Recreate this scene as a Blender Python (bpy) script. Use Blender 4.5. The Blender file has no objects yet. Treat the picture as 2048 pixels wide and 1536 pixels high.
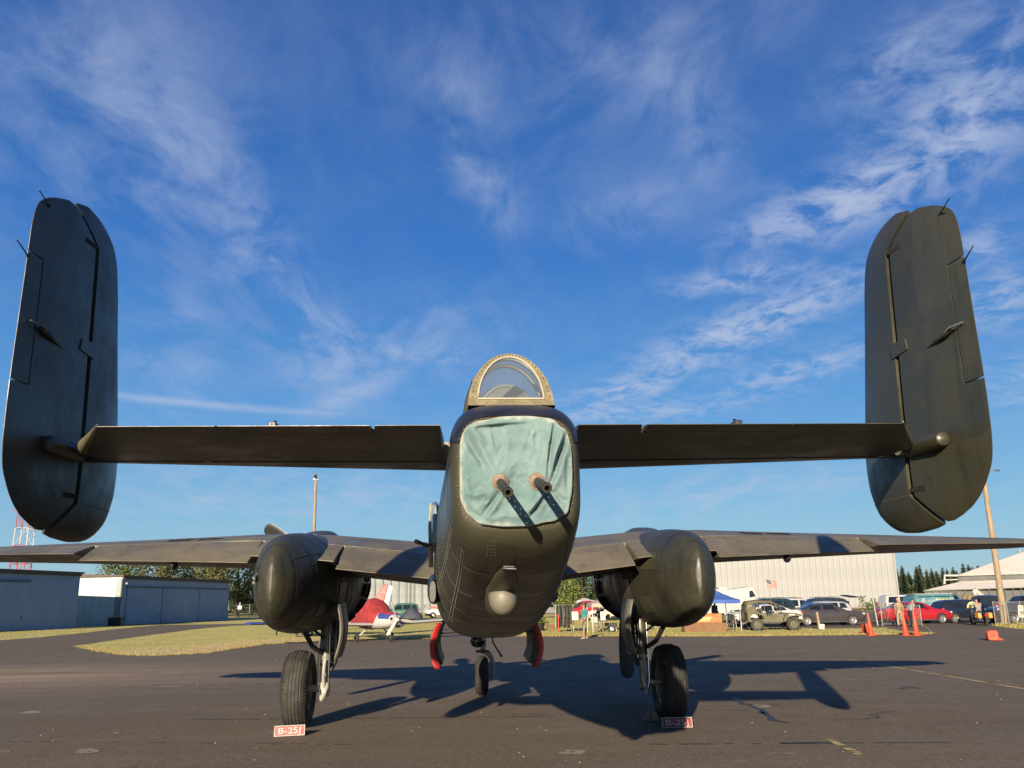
import bpy, bmesh, math, random
from mathutils import Vector, Matrix, Euler
R = math.radians
rnd = random.Random(7)
scene = bpy.context.scene
COL = scene.collection

# ------------------------------------------------------------------ camera
CAM_X, CAM_H, YAW, PITCH, ROLL, FPX = -0.2839, 1.8545, R(3.0217), R(14.0641), R(0.8336), 1738.0
_fw = Vector((math.sin(YAW)*math.cos(PITCH), math.cos(YAW)*math.cos(PITCH), math.sin(PITCH)))
_rt0 = Vector((math.cos(YAW), -math.sin(YAW), 0)); _up0 = _rt0.cross(_fw)
_rt = _rt0*math.cos(ROLL) - _up0*math.sin(ROLL); _up = _up0*math.cos(ROLL) + _rt0*math.sin(ROLL)
_c = Vector((CAM_X, 0, CAM_H))
def ray(px, py): return _fw + _rt*((px-1024)/FPX) - _up*((py-768)/FPX)
def ground(px, py, z=0.0):                 # where the sight line of a photo pixel meets the ground
    d = ray(px, py); t = (z-_c.z)/d.z; return _c + d*t
def on_y(px, py, y):                       # ... meets the upright plane at depth y
    d = ray(px, py); return _c + d*(y/d.y)
def x_at(px, y, py=1205): return on_y(px, py, y).x
cd = bpy.data.cameras.new('camera'); cam = bpy.data.objects.new('camera', cd); COL.objects.link(cam)
cd.sensor_fit = 'HORIZONTAL'; cd.sensor_width = 36.0; cd.lens = 36.0*FPX/2048.0
cd.clip_start = 0.05; cd.clip_end = 6000
m = Matrix((_rt, _up, -_fw)).transposed().to_4x4(); m.translation = _c; cam.matrix_world = m
scene.camera = cam

# ------------------------------------------------------------------ light, sky, exposure
SUN_AZ, SUN_EL = R(17.0), R(14.4)          # the light travels towards +Y and a little to +X
world = bpy.data.worlds.new('World'); scene.world = world; world.use_nodes = True
wn = world.node_tree; wn.nodes.clear()
class NB:
    """small node helper: values may be floats or sockets"""
    def __init__(s, nt): s.nt = nt
    def new(s, t, **kw):
        n = s.nt.nodes.new(t)
        for k, v in kw.items(): setattr(n, k, v)
        return n
    def put(s, sock, v):
        if isinstance(v, bpy.types.NodeSocket): s.nt.links.new(v, sock)
        else: sock.default_value = v
    def m(s, op, a, b=0.0, c=0.0, clamp=False):
        n = s.new('ShaderNodeMath', operation=op, use_clamp=clamp)
        s.put(n.inputs[0], a); s.put(n.inputs[1], b)
        if op in ('MULTIPLY_ADD', 'SMOOTH_MIN'): s.put(n.inputs[2], c)
        return n.outputs[0]
    def noise(s, vec, scale, detail=4, rough=.55, dist=0.0, out=0):
        n = s.new('ShaderNodeTexNoise'); s.nt.links.new(vec, n.inputs['Vector'])
        n.inputs['Scale'].default_value = scale; n.inputs['Detail'].default_value = detail
        n.inputs['Roughness'].default_value = rough; n.inputs['Distortion'].default_value = dist
        return n.outputs[out]
    def ramp(s, fac, a, b, lo=0.0, hi=1.0):
        n = s.new('ShaderNodeMapRange', interpolation_type='SMOOTHSTEP'); s.put(n.inputs[0], fac)
        for i, v in enumerate((a, b, lo, hi)): n.inputs[i+1].default_value = v
        return n.outputs[0]
    def mix(s, fac, a, b, mode='MIX'):
        n = s.new('ShaderNodeMixRGB', blend_type=mode); s.put(n.inputs[0], fac)
        for i, v in ((1, a), (2, b)):
            if isinstance(v, tuple) and len(v) == 3: v = v + (1.0,)
            s.put(n.inputs[i], v)
        return n.outputs[0]
    def comb(s, x, y, z):
        n = s.new('ShaderNodeCombineXYZ')
        for i, v in enumerate((x, y, z)): s.put(n.inputs[i], v)
        return n.outputs[0]
w = NB(wn)
sky = w.new('ShaderNodeTexSky', sky_type='NISHITA', sun_disc=False)
sky.sun_elevation = SUN_EL; sky.sun_rotation = math.pi + SUN_AZ; sky.altitude = 60
sky.air_density = 1.0; sky.dust_density = 0.1; sky.ozone_density = 3.0
tc = w.new('ShaderNodeTexCoord'); sep = w.new('ShaderNodeSeparateXYZ')
wn.links.new(tc.outputs['Generated'], sep.inputs[0])
dx, dy, dz = sep.outputs
az = w.m('ARCTAN2', dx, dy); el = w.m('ARCSINE', dz)
# thin cirrus lying in a high flat layer: streaks run along +Y and fan out in perspective
hgt = w.m('ADD', w.m('MAXIMUM', dz, 0.0), 0.10)
px_, py_ = w.m('DIVIDE', dx, hgt), w.m('DIVIDE', dy, hgt)
plane = w.comb(px_, py_, 0.0)
warp = w.noise(plane, 0.9, 3, .5, out=1)
wadd = w.new('ShaderNodeVectorMath', operation='MULTIPLY_ADD')
wn.links.new(warp, wadd.inputs[0]); wadd.inputs[1].default_value = (.38, .38, 0); wn.links.new(plane, wadd.inputs[2])
wsep = w.new('ShaderNodeSeparateXYZ'); wn.links.new(wadd.outputs[0], wsep.inputs[0])
streak = w.noise(w.comb(w.m('MULTIPLY', wsep.outputs[0], 1.9), w.m('MULTIPLY', wsep.outputs[1], 1.0), 3.1), 2.6, 8, .64, .35)
puff = w.noise(w.comb(w.m('MULTIPLY', wsep.outputs[0], 2.0), w.m('MULTIPLY', wsep.outputs[1], 1.6), 7.7), 5.2, 8, .64, .35)
broad = w.noise(plane, .55, 3, .5)
def blob(px, py, ra, rb, ang, s):
    d = ray(px, py).normalized(); a0, e0 = math.atan2(d.x, d.y), math.asin(d.z)
    ca, sa = math.cos(R(ang)), math.sin(R(ang)); ra, rb = ra/FPX, rb/FPX; ce = math.cos(e0)
    da = w.m('MULTIPLY', w.m('SUBTRACT', az, a0), ce); de = w.m('SUBTRACT', el, e0)
    u = w.m('MULTIPLY_ADD', da, ca/ra, w.m('MULTIPLY', de, sa/ra))
    v = w.m('MULTIPLY_ADD', da, -sa/rb, w.m('MULTIPLY', de, ca/rb))
    q = w.m('MULTIPLY_ADD', u, u, w.m('MULTIPLY', v, v))
    return w.m('MULTIPLY', w.m('EXPONENT', w.m('MULTIPLY', q, -1.0)), s)
def total(lst):
    t = None
    for b in lst:
        b = blob(*b); t = b if t is None else w.m('ADD', t, b)
    return t
thin = total([(170, 180, 300, 220, 0, .36), (300, 300, 190, 110, -60, .28), (470, 410, 170, 70, -55, .48), (620, 680, 110, 60, -40, .66), (350, 690, 90, 130, 10, .42),
              (905, 240, 40, 110, 5, .50), (985, 390, 45, 110, 18, .42), (790, 700, 200, 70, 18, .55), (1080, 170, 260, 150, 0, .26), (1400, 240, 60, 140, 25, .50), (1270, 420, 130, 50, 15, .55),
              (1250, 60, 380, 90, 0, .22), (620, 990, 420, 60, 0, .55), (1480, 985, 260, 45, 8, .7), (560, 560, 120, 60, -40, .35)])
thick = total([(1950, 210, 170, 110, 30, .74), (1790, 110, 120, 50, 20, .42), (1820, 320, 190, 50, 22, .50), (1640, 425, 150, 48, 10, .95), (1470, 560, 120, 24, 3, .85),
               (1610, 610, 160, 36, 18, .85), (1420, 680, 160, 40, 20, .90), (1610, 735, 150, 28, 12, .8), (1240, 785, 150, 24, 12, .85),
               (1260, 828, 220, 20, 2, .7), (1990, 600, 70, 50, 10, .8), (1960, 490, 60, 30, 15, .6), (2050, 760, 120, 50, 10, .5), (870, 710, 90, 18, 0, .5)])
trail = w.m('MULTIPLY', w.m('ADD', blob(400, 808, 210, 7, -2, .62), blob(700, 790, 90, 22, 25, .5)), w.ramp(puff, .25, .6, .45, 1.0))
d1 = w.m('MULTIPLY', w.ramp(streak, .34, .76), w.m('ADD', thin, w.ramp(broad, .45, .78, .03, .22)))
d2 = w.m('ADD', w.m('MULTIPLY', w.ramp(puff, .36, .68), thick), trail)
dens = w.m('MULTIPLY', w.m('MINIMUM', w.m('ADD', d1, d2), 1.3), w.ramp(dz, 0.0, .06))
dens = w.m('MULTIPLY', dens, w.m('MULTIPLY_ADD', dens, -.30, 1.06))
hsv = w.new('ShaderNodeHueSaturation'); wn.links.new(sky.outputs[0], hsv.inputs['Color'])
hsv.inputs['Saturation'].default_value = 1.28; hsv.inputs['Value'].default_value = .76
CLOUD = (3.75, 4.35, 5.75)
cr = w.new('ShaderNodeValToRGB'); wn.links.new(dz, cr.inputs[0])      # clear-air colour by height, the same all round
stops = [(0.0, (3.4, 5.5, 6.9)), (.10, (2.3, 4.9, 7.4)), (.22, (1.15, 3.35, 7.2)), (.38, (.52, 2.0, 6.0)), (.64, (.44, 1.22, 4.1)), (1.0, (.26, .66, 2.4))]
for i, (q, c) in enumerate(stops):
    e = cr.color_ramp.elements[i] if i < 2 else cr.color_ramp.elements.new(q)
    e.position = q; e.color = (*[v/8.1 for v in c], 1)
crs = w.mix(1.0, cr.outputs[0], (6.3, 6.3, 6.3), 'MULTIPLY')
haze_ = w.mix(.80, hsv.outputs[0], crs)
skycol = w.mix(dens, haze_, CLOUD)
bg = w.new('ShaderNodeBackground'); wn.links.new(skycol, bg.inputs[0]); bg.inputs[1].default_value = 0.05
wo = w.new('ShaderNodeOutputWorld'); wn.links.new(bg.outputs[0], wo.inputs[0])

sd = bpy.data.lights.new('sun', 'SUN'); sd.energy = 5.0; sd.angle = R(0.53); sd.color = (1.0, .83, .60)
sun = bpy.data.objects.new('sun', sd); COL.objects.link(sun); sun.location = (-30, -80, 40)
_l = Vector((math.sin(SUN_AZ)*math.cos(SUN_EL), math.cos(SUN_AZ)*math.cos(SUN_EL), -math.sin(SUN_EL)))
sun.rotation_euler = _l.to_track_quat('-Z', 'Y').to_euler()
vs = scene.view_settings
scene.display_settings.display_device = 'sRGB'
vs.view_transform = 'Standard'; vs.look = 'None'; vs.exposure = 1.35; vs.gamma = 1.0; vs.use_curve_mapping = False
scene.cycles.max_bounces = 6; scene.cycles.transparent_max_bounces = 16
scene.cycles.sample_clamp_indirect = 6.0

# ------------------------------------------------------------------ materials
MATS = {}
def mat(name, c1, c2=None, rough=.5, metal=0.0, scale=2.0, bump=0.0, bscale=40.0, coat=0.0, stretch=(1, 1, 1), r2=None, lo=.38, hi=.64, detail=6, emit=0.0, spec=.5):
    """procedural paint: two base colours broken up by noise, uneven gloss, fine relief"""
    if name in MATS: return MATS[name]
    M = bpy.data.materials.new(name); M.use_nodes = True; nt = M.node_tree; n = NB(nt)
    P = nt.nodes['Principled BSDF']; tcn = n.new('ShaderNodeTexCoord')
    mp = n.new('ShaderNodeMapping'); mp.inputs['Scale'].default_value = stretch
    nt.links.new(tcn.outputs['Object'], mp.inputs[0]); vec = mp.outputs[0]
    if c2 is None: c2 = tuple(min(1, v*1.25) for v in c1)
    c1, c2 = tuple(v*.65 for v in c1), tuple(v*.65 for v in c2)
    fac = n.ramp(n.noise(vec, scale, detail, .6), lo, hi)
    n.put(P.inputs['Base Color'], n.mix(fac, c1, c2))
    n.put(P.inputs['Roughness'], n.ramp(n.noise(vec, scale*2.3, 5), .3, .7, rough, rough*1.25 if r2 is None else r2))
    P.inputs['Metallic'].default_value = metal; P.inputs['Specular IOR Level'].default_value = spec
    if coat: P.inputs['Coat Weight'].default_value = coat; P.inputs['Coat Roughness'].default_value = .06
    if bump:
        b = n.new('ShaderNodeBump'); b.inputs['Strength'].default_value = bump; b.inputs['Distance'].default_value = .01
        nt.links.new(n.noise(vec, bscale, 5, .6), b.inputs['Height']); nt.links.new(b.outputs[0], P.inputs['Normal'])
    if emit:
        P.inputs['Emission Color'].default_value = (*c1, 1); P.inputs['Emission Strength'].default_value = emit
    MATS[name] = M; return M
def glass_mat(name, tint, rough=.02, through=.8, haze=0.0):
    if name in MATS: return MATS[name]
    M = bpy.data.materials.new(name); M.use_nodes = True; nt = M.node_tree; nt.nodes.clear(); n = NB(nt)
    tr = n.new('ShaderNodeBsdfTransparent'); tr.inputs[0].default_value = (*[t*through for t in tint], 1)
    gl = n.new('ShaderNodeBsdfGlossy'); gl.inputs['Roughness'].default_value = rough; gl.inputs['Color'].default_value = (.9, .95, 1, 1)
    lw = n.new('ShaderNodeLayerWeight'); fr = n.m('MULTIPLY_ADD', n.m('POWER', lw.outputs['Facing'], 4.0), .6, .045)
    mx = n.new('ShaderNodeMixShader'); nt.links.new(fr, mx.inputs[0])
    nt.links.new(tr.outputs[0], mx.inputs[1]); nt.links.new(gl.outputs[0], mx.inputs[2])
    out = mx.outputs[0]
    if haze:
        df = n.new('ShaderNodeBsdfDiffuse'); df.inputs[0].default_value = (.30, .36, .42, 1); m2 = n.new('ShaderNodeMixShader'); m2.inputs[0].default_value = haze
        nt.links.new(out, m2.inputs[1]); nt.links.new(df.outputs[0], m2.inputs[2]); out = m2.outputs[0]
    o = n.new('ShaderNodeOutputMaterial'); nt.links.new(out, o.inputs[0])
    MATS[name] = M; return M

# ------------------------------------------------------------------ mesh builder
class MB:
    def __init__(s): s.v = []; s.f = []; s.mi = []; s.cur = 0
    def add(s, vs, fs):
        o = len(s.v); s.v += [tuple(p) for p in vs]; s.f += [tuple(i+o for i in f) for f in fs]; s.mi += [s.cur]*len(fs); return s
    def box(s, c, d, rot=None, tx=1.0, ty=1.0):
        hx, hy, hz = d[0]/2, d[1]/2, d[2]/2; q = []
        for z, kx, ky in ((-hz, 1, 1), (hz, tx, ty)):
            for x, y in ((-hx, -hy), (hx, -hy), (hx, hy), (-hx, hy)): q.append(Vector((x*kx, y*ky, z)))
        if rot: e = Euler(rot); q = [e.to_matrix() @ p for p in q]
        return s.add([p+Vector(c) for p in q], [(3, 2, 1, 0), (4, 5, 6, 7), (0, 1, 5, 4), (1, 2, 6, 5), (2, 3, 7, 6), (3, 0, 4, 7)])
    def loft(s, rings, cap0=True, cap1=True, closed=True):
        n = len(rings[0]); vs = [p for r in rings for p in r]; fs = []
        for i in range(len(rings)-1):
            for j in range(n if closed else n-1):
                k = (j+1) % n; fs.append((i*n+j, i*n+k, (i+1)*n+k, (i+1)*n+j))
        if cap0: fs.append(tuple(range(n-1, -1, -1)))
        if cap1: fs.append(tuple((len(rings)-1)*n+j for j in range(n)))
        return s.add(vs, fs)
    def tube(s, pts, rad, n=10, cap=True, flat=1.0):
        pts = [Vector(p) for p in pts]
        if not isinstance(rad, (list, tuple)): rad = [rad]*len(pts)
        rings = []; prev = None
        for i, p in enumerate(pts):
            t = (pts[min(i+1, len(pts)-1)]-pts[max(i-1, 0)]).normalized()
            if prev is None: prev = t.orthogonal().normalized() if abs(t.z) > .9 else t.cross(Vector((0, 0, 1))).normalized()
            prev = (prev - t*prev.dot(t)).normalized(); b = t.cross(prev)
            rings.append([p + prev*(math.cos(2*math.pi*j/n)*rad[i]) + b*(math.sin(2*math.pi*j/n)*rad[i]*flat) for j in range(n)])
        return s.loft(rings, cap, cap)
    def lathe(s, prof, c=(0, 0, 0), axis='Z', n=24, cap=False):
        c = Vector(c); rings = []
        for r, h in prof:
            ring = []
            for j in range(n):
                a = 2*math.pi*j/n; u, v = math.cos(a)*r, math.sin(a)*r
                ring.append(c + Vector({'Z': (u, v, h), 'Y': (u, h, v), 'X': (h, u, v)}[axis]))
            rings.append(ring)
        return s.loft(rings, cap, cap)
    def ell(s, c, r, nu=12, nv=8):
        c = Vector(c); rings = []
        for i in range(nv+1):
            t = math.pi*i/nv; t = min(max(t, .02), math.pi-.02)
            rings.append([c+Vector((r[0]*math.sin(t)*math.cos(2*math.pi*j/nu), r[1]*math.sin(t)*math.sin(2*math.pi*j/nu), r[2]*math.cos(t))) for j in range(nu)])
        return s.loft(rings, True, True)
    def prism(s, poly, a, b, axis='Z'):
        def P(u, v, h): return {'Z': (u, v, h), 'Y': (u, h, v), 'X': (h, u, v)}[axis]
        return s.loft([[P(u, v, a) for u, v in poly], [P(u, v, b) for u, v in poly]])
    def quad(s, *p): return s.add(p, [tuple(range(len(p)))])
    def build(s, name, mats, parent=None, sharp=35, bevel=0.0, seg=2):
        me = bpy.data.meshes.new(name); me.from_pydata(s.v, [], s.f)
        if not isinstance(mats, (list, tuple)): mats = [mats]
        for q in mats: me.materials.append(q)
        if len(mats) > 1:
            me.polygons.foreach_set('material_index', s.mi)
        bm = bmesh.new(); bm.from_mesh(me)
        bmesh.ops.recalc_face_normals(bm, faces=bm.faces[:])
        lim = R(sharp)
        for f in bm.faces: f.smooth = True
        for e in bm.edges:
            if len(e.link_faces) == 2 and e.calc_face_angle(9) > lim: e.smooth = False
        bm.to_mesh(me); bm.free()
        o = bpy.data.objects.new(name, me); COL.objects.link(o)
        if parent is not None:
            o.parent = parent
            if 'org' in ORG.get(parent.name, {}): o.location = [-q for q in ORG[parent.name]['org']]
        if bevel:
            b = o.modifiers.new('bevel', 'BEVEL'); b.width = bevel; b.segments = seg; b.limit_method = 'ANGLE'; b.angle_limit = R(40)
        return o
ORG = {}
def tag(o, label=None, cat=None, group=None, kind=None):
    if label: o['label'] = label
    if cat: o['category'] = cat
    if group: o['group'] = group
    if kind: o['kind'] = kind
    return o
def thing(name, label, cat, loc=(0, 0, 0), rz=0.0, group=None, world_coords=False):
    o = bpy.data.objects.new(name, None); COL.objects.link(o); o.location = loc; o.rotation_euler = (0, 0, rz); o.empty_display_size = .3
    if world_coords: ORG[o.name] = {'org': tuple(loc)}
    return tag(o, label, cat, group)
def copy_tree(o, parent=None):
    c = o.copy(); COL.objects.link(c); c.parent = parent
    for ch in o.children: copy_tree(ch, c)
    return c
def share(o, parent, loc=None, rot=None, scale=None):      # another object on the same mesh
    c = o.copy(); COL.objects.link(c); c.parent = parent
    if loc is not None: c.location = loc
    if rot is not None: c.rotation_euler = rot
    if scale is not None: c.scale = scale
    return c
def lerp(a, b, t): return a+(b-a)*t
def interp(x, tab):
    if x <= tab[0][0]: return tab[0][1]
    for (a, va), (b, vb) in zip(tab, tab[1:]):
        if x <= b: return lerp(va, vb, (x-a)/(b-a))
    return tab[-1][1]

# shared palette (base colours as the things have them)
def skin_mat(name, a, b, scuff, rough, streak=(3.0, 3.0, .35)):
    """old aircraft paint: patchy panels, run-down grime, scuffs to lighter metal, slightly wavy sheet"""
    M = bpy.data.materials.new(name); M.use_nodes = True; nt = M.node_tree; n = NB(nt); P = nt.nodes['Principled BSDF']
    v = n.new('ShaderNodeTexCoord').outputs['Object']
    def mp(s): q = n.new('ShaderNodeMapping'); q.inputs['Scale'].default_value = s; nt.links.new(v, q.inputs[0]); return q.outputs[0]
    vo = n.new('ShaderNodeTexVoronoi', feature='F1', distance='CHEBYCHEV'); nt.links.new(mp((1.0, .8, 1.3)), vo.inputs['Vector']); vo.inputs['Scale'].default_value = 1.5; vo.inputs['Randomness'].default_value = .55
    sv = n.new('ShaderNodeSeparateColor'); nt.links.new(vo.outputs['Color'], sv.inputs[0])
    c = n.mix(n.ramp(n.noise(v, 1.3, 6, .62), .34, .68), a, b); c = n.mix(n.ramp(sv.outputs[0], 0, 1, 0, .35), c, tuple(q*1.45 for q in b))
    c = n.mix(n.ramp(n.noise(mp(streak), 2.2, 6, .7), .52, .74, 0, .55), c, tuple(q*.45 for q in a))
    c = n.mix(n.ramp(n.noise(mp(streak), 5.0, 7, .75), .60, .74, 0, .40), c, tuple(q*1.9 for q in b))
    c = n.mix(n.ramp(n.noise(v, 34, 7, .8), .665, .72, 0, .7), c, scuff)
    n.put(P.inputs['Base Color'], c); n.put(P.inputs['Roughness'], n.ramp(n.noise(v, 2.6, 6, .65), .3, .7, rough, rough*1.7)); P.inputs['Specular IOR Level'].default_value = .40
    bp = n.new('ShaderNodeBump'); bp.inputs['Strength'].default_value = .30; bp.inputs['Distance'].default_value = .05; nt.links.new(n.noise(v, 2.4, 3, .5), bp.inputs['Height'])
    b2 = n.new('ShaderNodeBump'); b2.inputs['Strength'].default_value = .18; b2.inputs['Distance'].default_value = .006; nt.links.new(n.noise(v, 30, 5, .65), b2.inputs['Height']); nt.links.new(bp.outputs[0], b2.inputs['Normal']); nt.links.new(b2.outputs[0], P.inputs['Normal'])
    MATS[name] = M; return M
OD = skin_mat('olive_drab_skin', (.025, .0252, .016), (.038, .0372, .0235), (.10, .095, .073), .30)
ODN = skin_mat('dark_olive_skin', (.017, .0172, .0115), (.028, .0275, .018), (.085, .08, .06), .34)  # darker olive for nacelles and cowlings
ODW = skin_mat('olive_drab_sunfaded', (.074, .065, .043), (.104, .091, .061), (.20, .18, .135), .36, (2.5, .5, 2.5))
OD2 = mat('olive_drab_faded', (.13, .115, .072), (.18, .16, .10), .45, scale=2.5, bump=.1, bscale=12)
ODX = mat('olive_drab_worn_edge', (.30, .26, .15), (.40, .35, .21), .5, scale=12, bump=.1)
BLACK = mat('black_paint', (.012, .013, .016), (.022, .024, .03), .38, scale=3, bump=.05)
GAP = mat('dark_gap', (.006, .006, .007), (.01, .01, .01), .8)
RUBBER = mat('tyre_rubber', (.022, .021, .020), (.045, .042, .037), .72, scale=5, bump=.25, bscale=60)
STEEL = mat('grey_steel', (.28, .28, .27), (.42, .41, .39), .38, metal=.6, scale=6)
GREYP = mat('grey_enamel', (.36, .36, .33), (.46, .45, .41), .42, scale=5)
CHROME = mat('polished_oleo', (.75, .74, .71), (.85, .84, .8), .16, metal=1.0)
RED = mat('red_paint', (.34, .012, .012), (.44, .02, .018), .38, scale=6)
WHITE = mat('white_paint', (.46, .455, .44), (.54, .535, .52), .45, scale=3)
YELLOW = mat('yellow_line_paint', (.42, .31, .10), (.56, .44, .18), .8, scale=9)
WOOD = mat('weathered_wood', (.26, .19, .125), (.40, .31, .21), .8, scale=3, stretch=(6, 6, .6), bump=.4, bscale=20)
ORANGE = mat('safety_orange', (.60, .055, .014), (.68, .08, .02), .42, scale=4)
DGLASS = mat('car_glass', (.010, .013, .016), (.02, .026, .03), .05, scale=1.2, spec=.8)

# ================================================================== GROUND
def sheet(name, poly, z, material, kind='structure', sub=0):
    mb = MB(); mb.quad(*[(x, y, z) for x, y in poly]); o = mb.build(name, material); o['kind'] = kind; return o
def ragged(pts, step=.6, amp=.12, seed=1):
    """closed outline walked in small uneven steps"""
    r = random.Random(seed); out = []
    for (x0, y0), (x1, y1) in zip(pts, pts[1:]+pts[:1]):
        L = math.hypot(x1-x0, y1-y0); n = max(1, int(L/step))
        for i in range(n):
            t = i/n; out.append((lerp(x0, x1, t)+r.uniform(-amp, amp), lerp(y0, y1, t)+r.uniform(-amp, amp)))
    return out
def asphalt_mat():
    M = bpy.data.materials.new('asphalt'); M.use_nodes = True; nt = M.node_tree; n = NB(nt); P = nt.nodes['Principled BSDF']
    v = n.new('ShaderNodeTexCoord').outputs['Object']
    big = n.ramp(n.noise(v, .10, 5, .6), .35, .68); mid = n.ramp(n.noise(v, .9, 6, .65), .3, .72); fine = n.noise(v, 38, 5, .75)
    mp = n.new('ShaderNodeMapping'); mp.inputs['Scale'].default_value = (.05, .9, 1); nt.links.new(v, mp.inputs[0])
    band = n.ramp(n.noise(mp.outputs[0], 1.0, 5, .6), .36, .66)
    c = n.mix(big, (.104, .084, .063), (.137, .111, .083))
    c = n.mix(n.m('MULTIPLY', band, .55), c, (.156, .128, .096)); c = n.mix(n.m('MULTIPLY', mid, .45), c, (.083, .068, .052))
    c = n.mix(n.ramp(n.noise(v, .33, 5, .7), .60, .74, 0, .45), c, (.060, .052, .046))          # oil and rubber stains
    c = n.mix(n.ramp(fine, .50, .72, 0, .6), c, (.26, .225, .185)); c = n.mix(n.ramp(fine, .5, .30, 0, .7), c, (.045, .039, .034))
    st_ = n.new('ShaderNodeTexVoronoi', feature='F1'); nt.links.new(v, st_.inputs['Vector']); st_.inputs['Scale'].default_value = 42; sc_ = n.new('ShaderNodeSeparateColor'); nt.links.new(st_.outputs['Color'], sc_.inputs[0])
    c = n.mix(n.ramp(sc_.outputs[0], .55, 1.0, 0, .55), c, (.20, .17, .13)); c = n.mix(n.ramp(sc_.outputs[1], .6, 1.0, 0, .5), c, (.05, .043, .036))
    wv = n.new('ShaderNodeVectorMath', operation='MULTIPLY_ADD'); nt.links.new(n.noise(v, .8, 4, .6, out=1), wv.inputs[0]); wv.inputs[1].default_value = (1.6, 1.6, 0); nt.links.new(v, wv.inputs[2])
    vo = n.new('ShaderNodeTexVoronoi', feature='DISTANCE_TO_EDGE'); nt.links.new(wv.outputs[0], vo.inputs['Vector']); vo.inputs['Scale'].default_value = .16
    c = n.mix(n.m('MULTIPLY', n.ramp(vo.outputs['Distance'], .004, .0015), n.ramp(n.noise(v, .22, 3, .5), .56, .68, 0, .8)), c, (.028, .025, .023))
    # pale dust drifted over the apron on the hangar side
    sx = n.new('ShaderNodeSeparateXYZ'); nt.links.new(v, sx.inputs[0])
    a = n.m('DIVIDE', n.m('ADD', sx.outputs[0], 15.5), 9.0); b = n.m('DIVIDE', n.m('SUBTRACT', sx.outputs[1], 26.5), 4.2)
    q = n.m('EXPONENT', n.m('MULTIPLY', n.m('ADD', n.m('MULTIPLY', a, a), n.m('MULTIPLY', b, b)), -1.0))
    c = n.mix(n.m('MULTIPLY', n.m('MULTIPLY', q, n.ramp(n.noise(mp.outputs[0], 2.2, 6, .65), .3, .62)), .8), c, (.34, .255, .165))
    n.put(P.inputs['Base Color'], c); n.put(P.inputs['Roughness'], n.ramp(mid, 0, 1, .72, .9)); P.inputs['Specular IOR Level'].default_value = .12
    bp = n.new('ShaderNodeBump'); bp.inputs['Strength'].default_value = .55; bp.inputs['Distance'].default_value = .006
    nt.links.new(fine, bp.inputs['Height']); nt.links.new(bp.outputs[0], P.inputs['Normal'])
    return M
ASPH = asphalt_mat()
GRASSG = mat('lawn_soil', (.46, .44, .10), (.66, .56, .17), .9, scale=.35, bump=.6, bscale=14, lo=.35, hi=.65)
DRY = mat('dry_grass_soil', (.60, .45, .21), (.72, .56, .29), .9, scale=.6, bump=.6, bscale=14)
sheet('ground', [(-2500, -400), (2500, -400), (2500, 3000), (-2500, 3000)], -.02, mat('far_field', (.10, .12, .04), (.16, .16, .06), .95, scale=.02))
sheet('apron', [(-140, -60), (140, -60), (140, 96), (-140, 96)], 0.0, ASPH)

def gp(lst): return [tuple(ground(*p))[:2] for p in lst]
# grass island between apron and taxiway, running on behind the bomber to the vendor row
isl = gp([(150, 1293), (195, 1303), (240, 1310), (300, 1313), (400, 1308), (430, 1303), (470, 1297), (520, 1290), (640, 1282), (740, 1279.5), (860, 1278)])
back = [(-2.5, 95), (-16, 95)] + gp([(460, 1252.5), (390, 1259), (300, 1271), (240, 1279)])
ISL = isl + back
sheet('grass_island', ragged(ISL, .8, .10, 3), .012, GRASSG)
# vendor-row verge, in front of the parked cars
VER = gp([(1040, 1273), (1200, 1273), (1400, 1273.5), (1600, 1271.5), (1760, 1270), (1860, 1268.5), (1872, 1266), (1800, 1262), (1770, 1256), (1650, 1258), (1480, 1254), (1380, 1246), (1240, 1238), (1060, 1236)])
sheet('grass_verge', ragged(VER, .8, .12, 5), .012, GRASSG)
BK = [(-3.0, 96), (40, 96), (36, 78), (14, 76), (1.5, 72), (-3, 74)]
sheet('grass_field', [(-400, 96), (26, 96), (40, 150), (60, 320), (-400, 320)], .008, GRASSG)
LFT = gp([(-160, 1291), (0, 1281), (80, 1275), (165, 1266.5), (225, 1259), (330, 1249.5), (450, 1241)]) + [(-37, 120), (-60, 110), (-60, 60)]
sheet('grass_strip', ragged(LFT, 1.0, .1, 6), .012, GRASSG)
RGT = gp([(1985, 1252), (2035, 1258), (2100, 1262), (2300, 1262), (2300, 1247), (2040, 1247)])
sheet('grass_corner', ragged(RGT, .6, .08, 8), .012, GRASSG)

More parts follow.
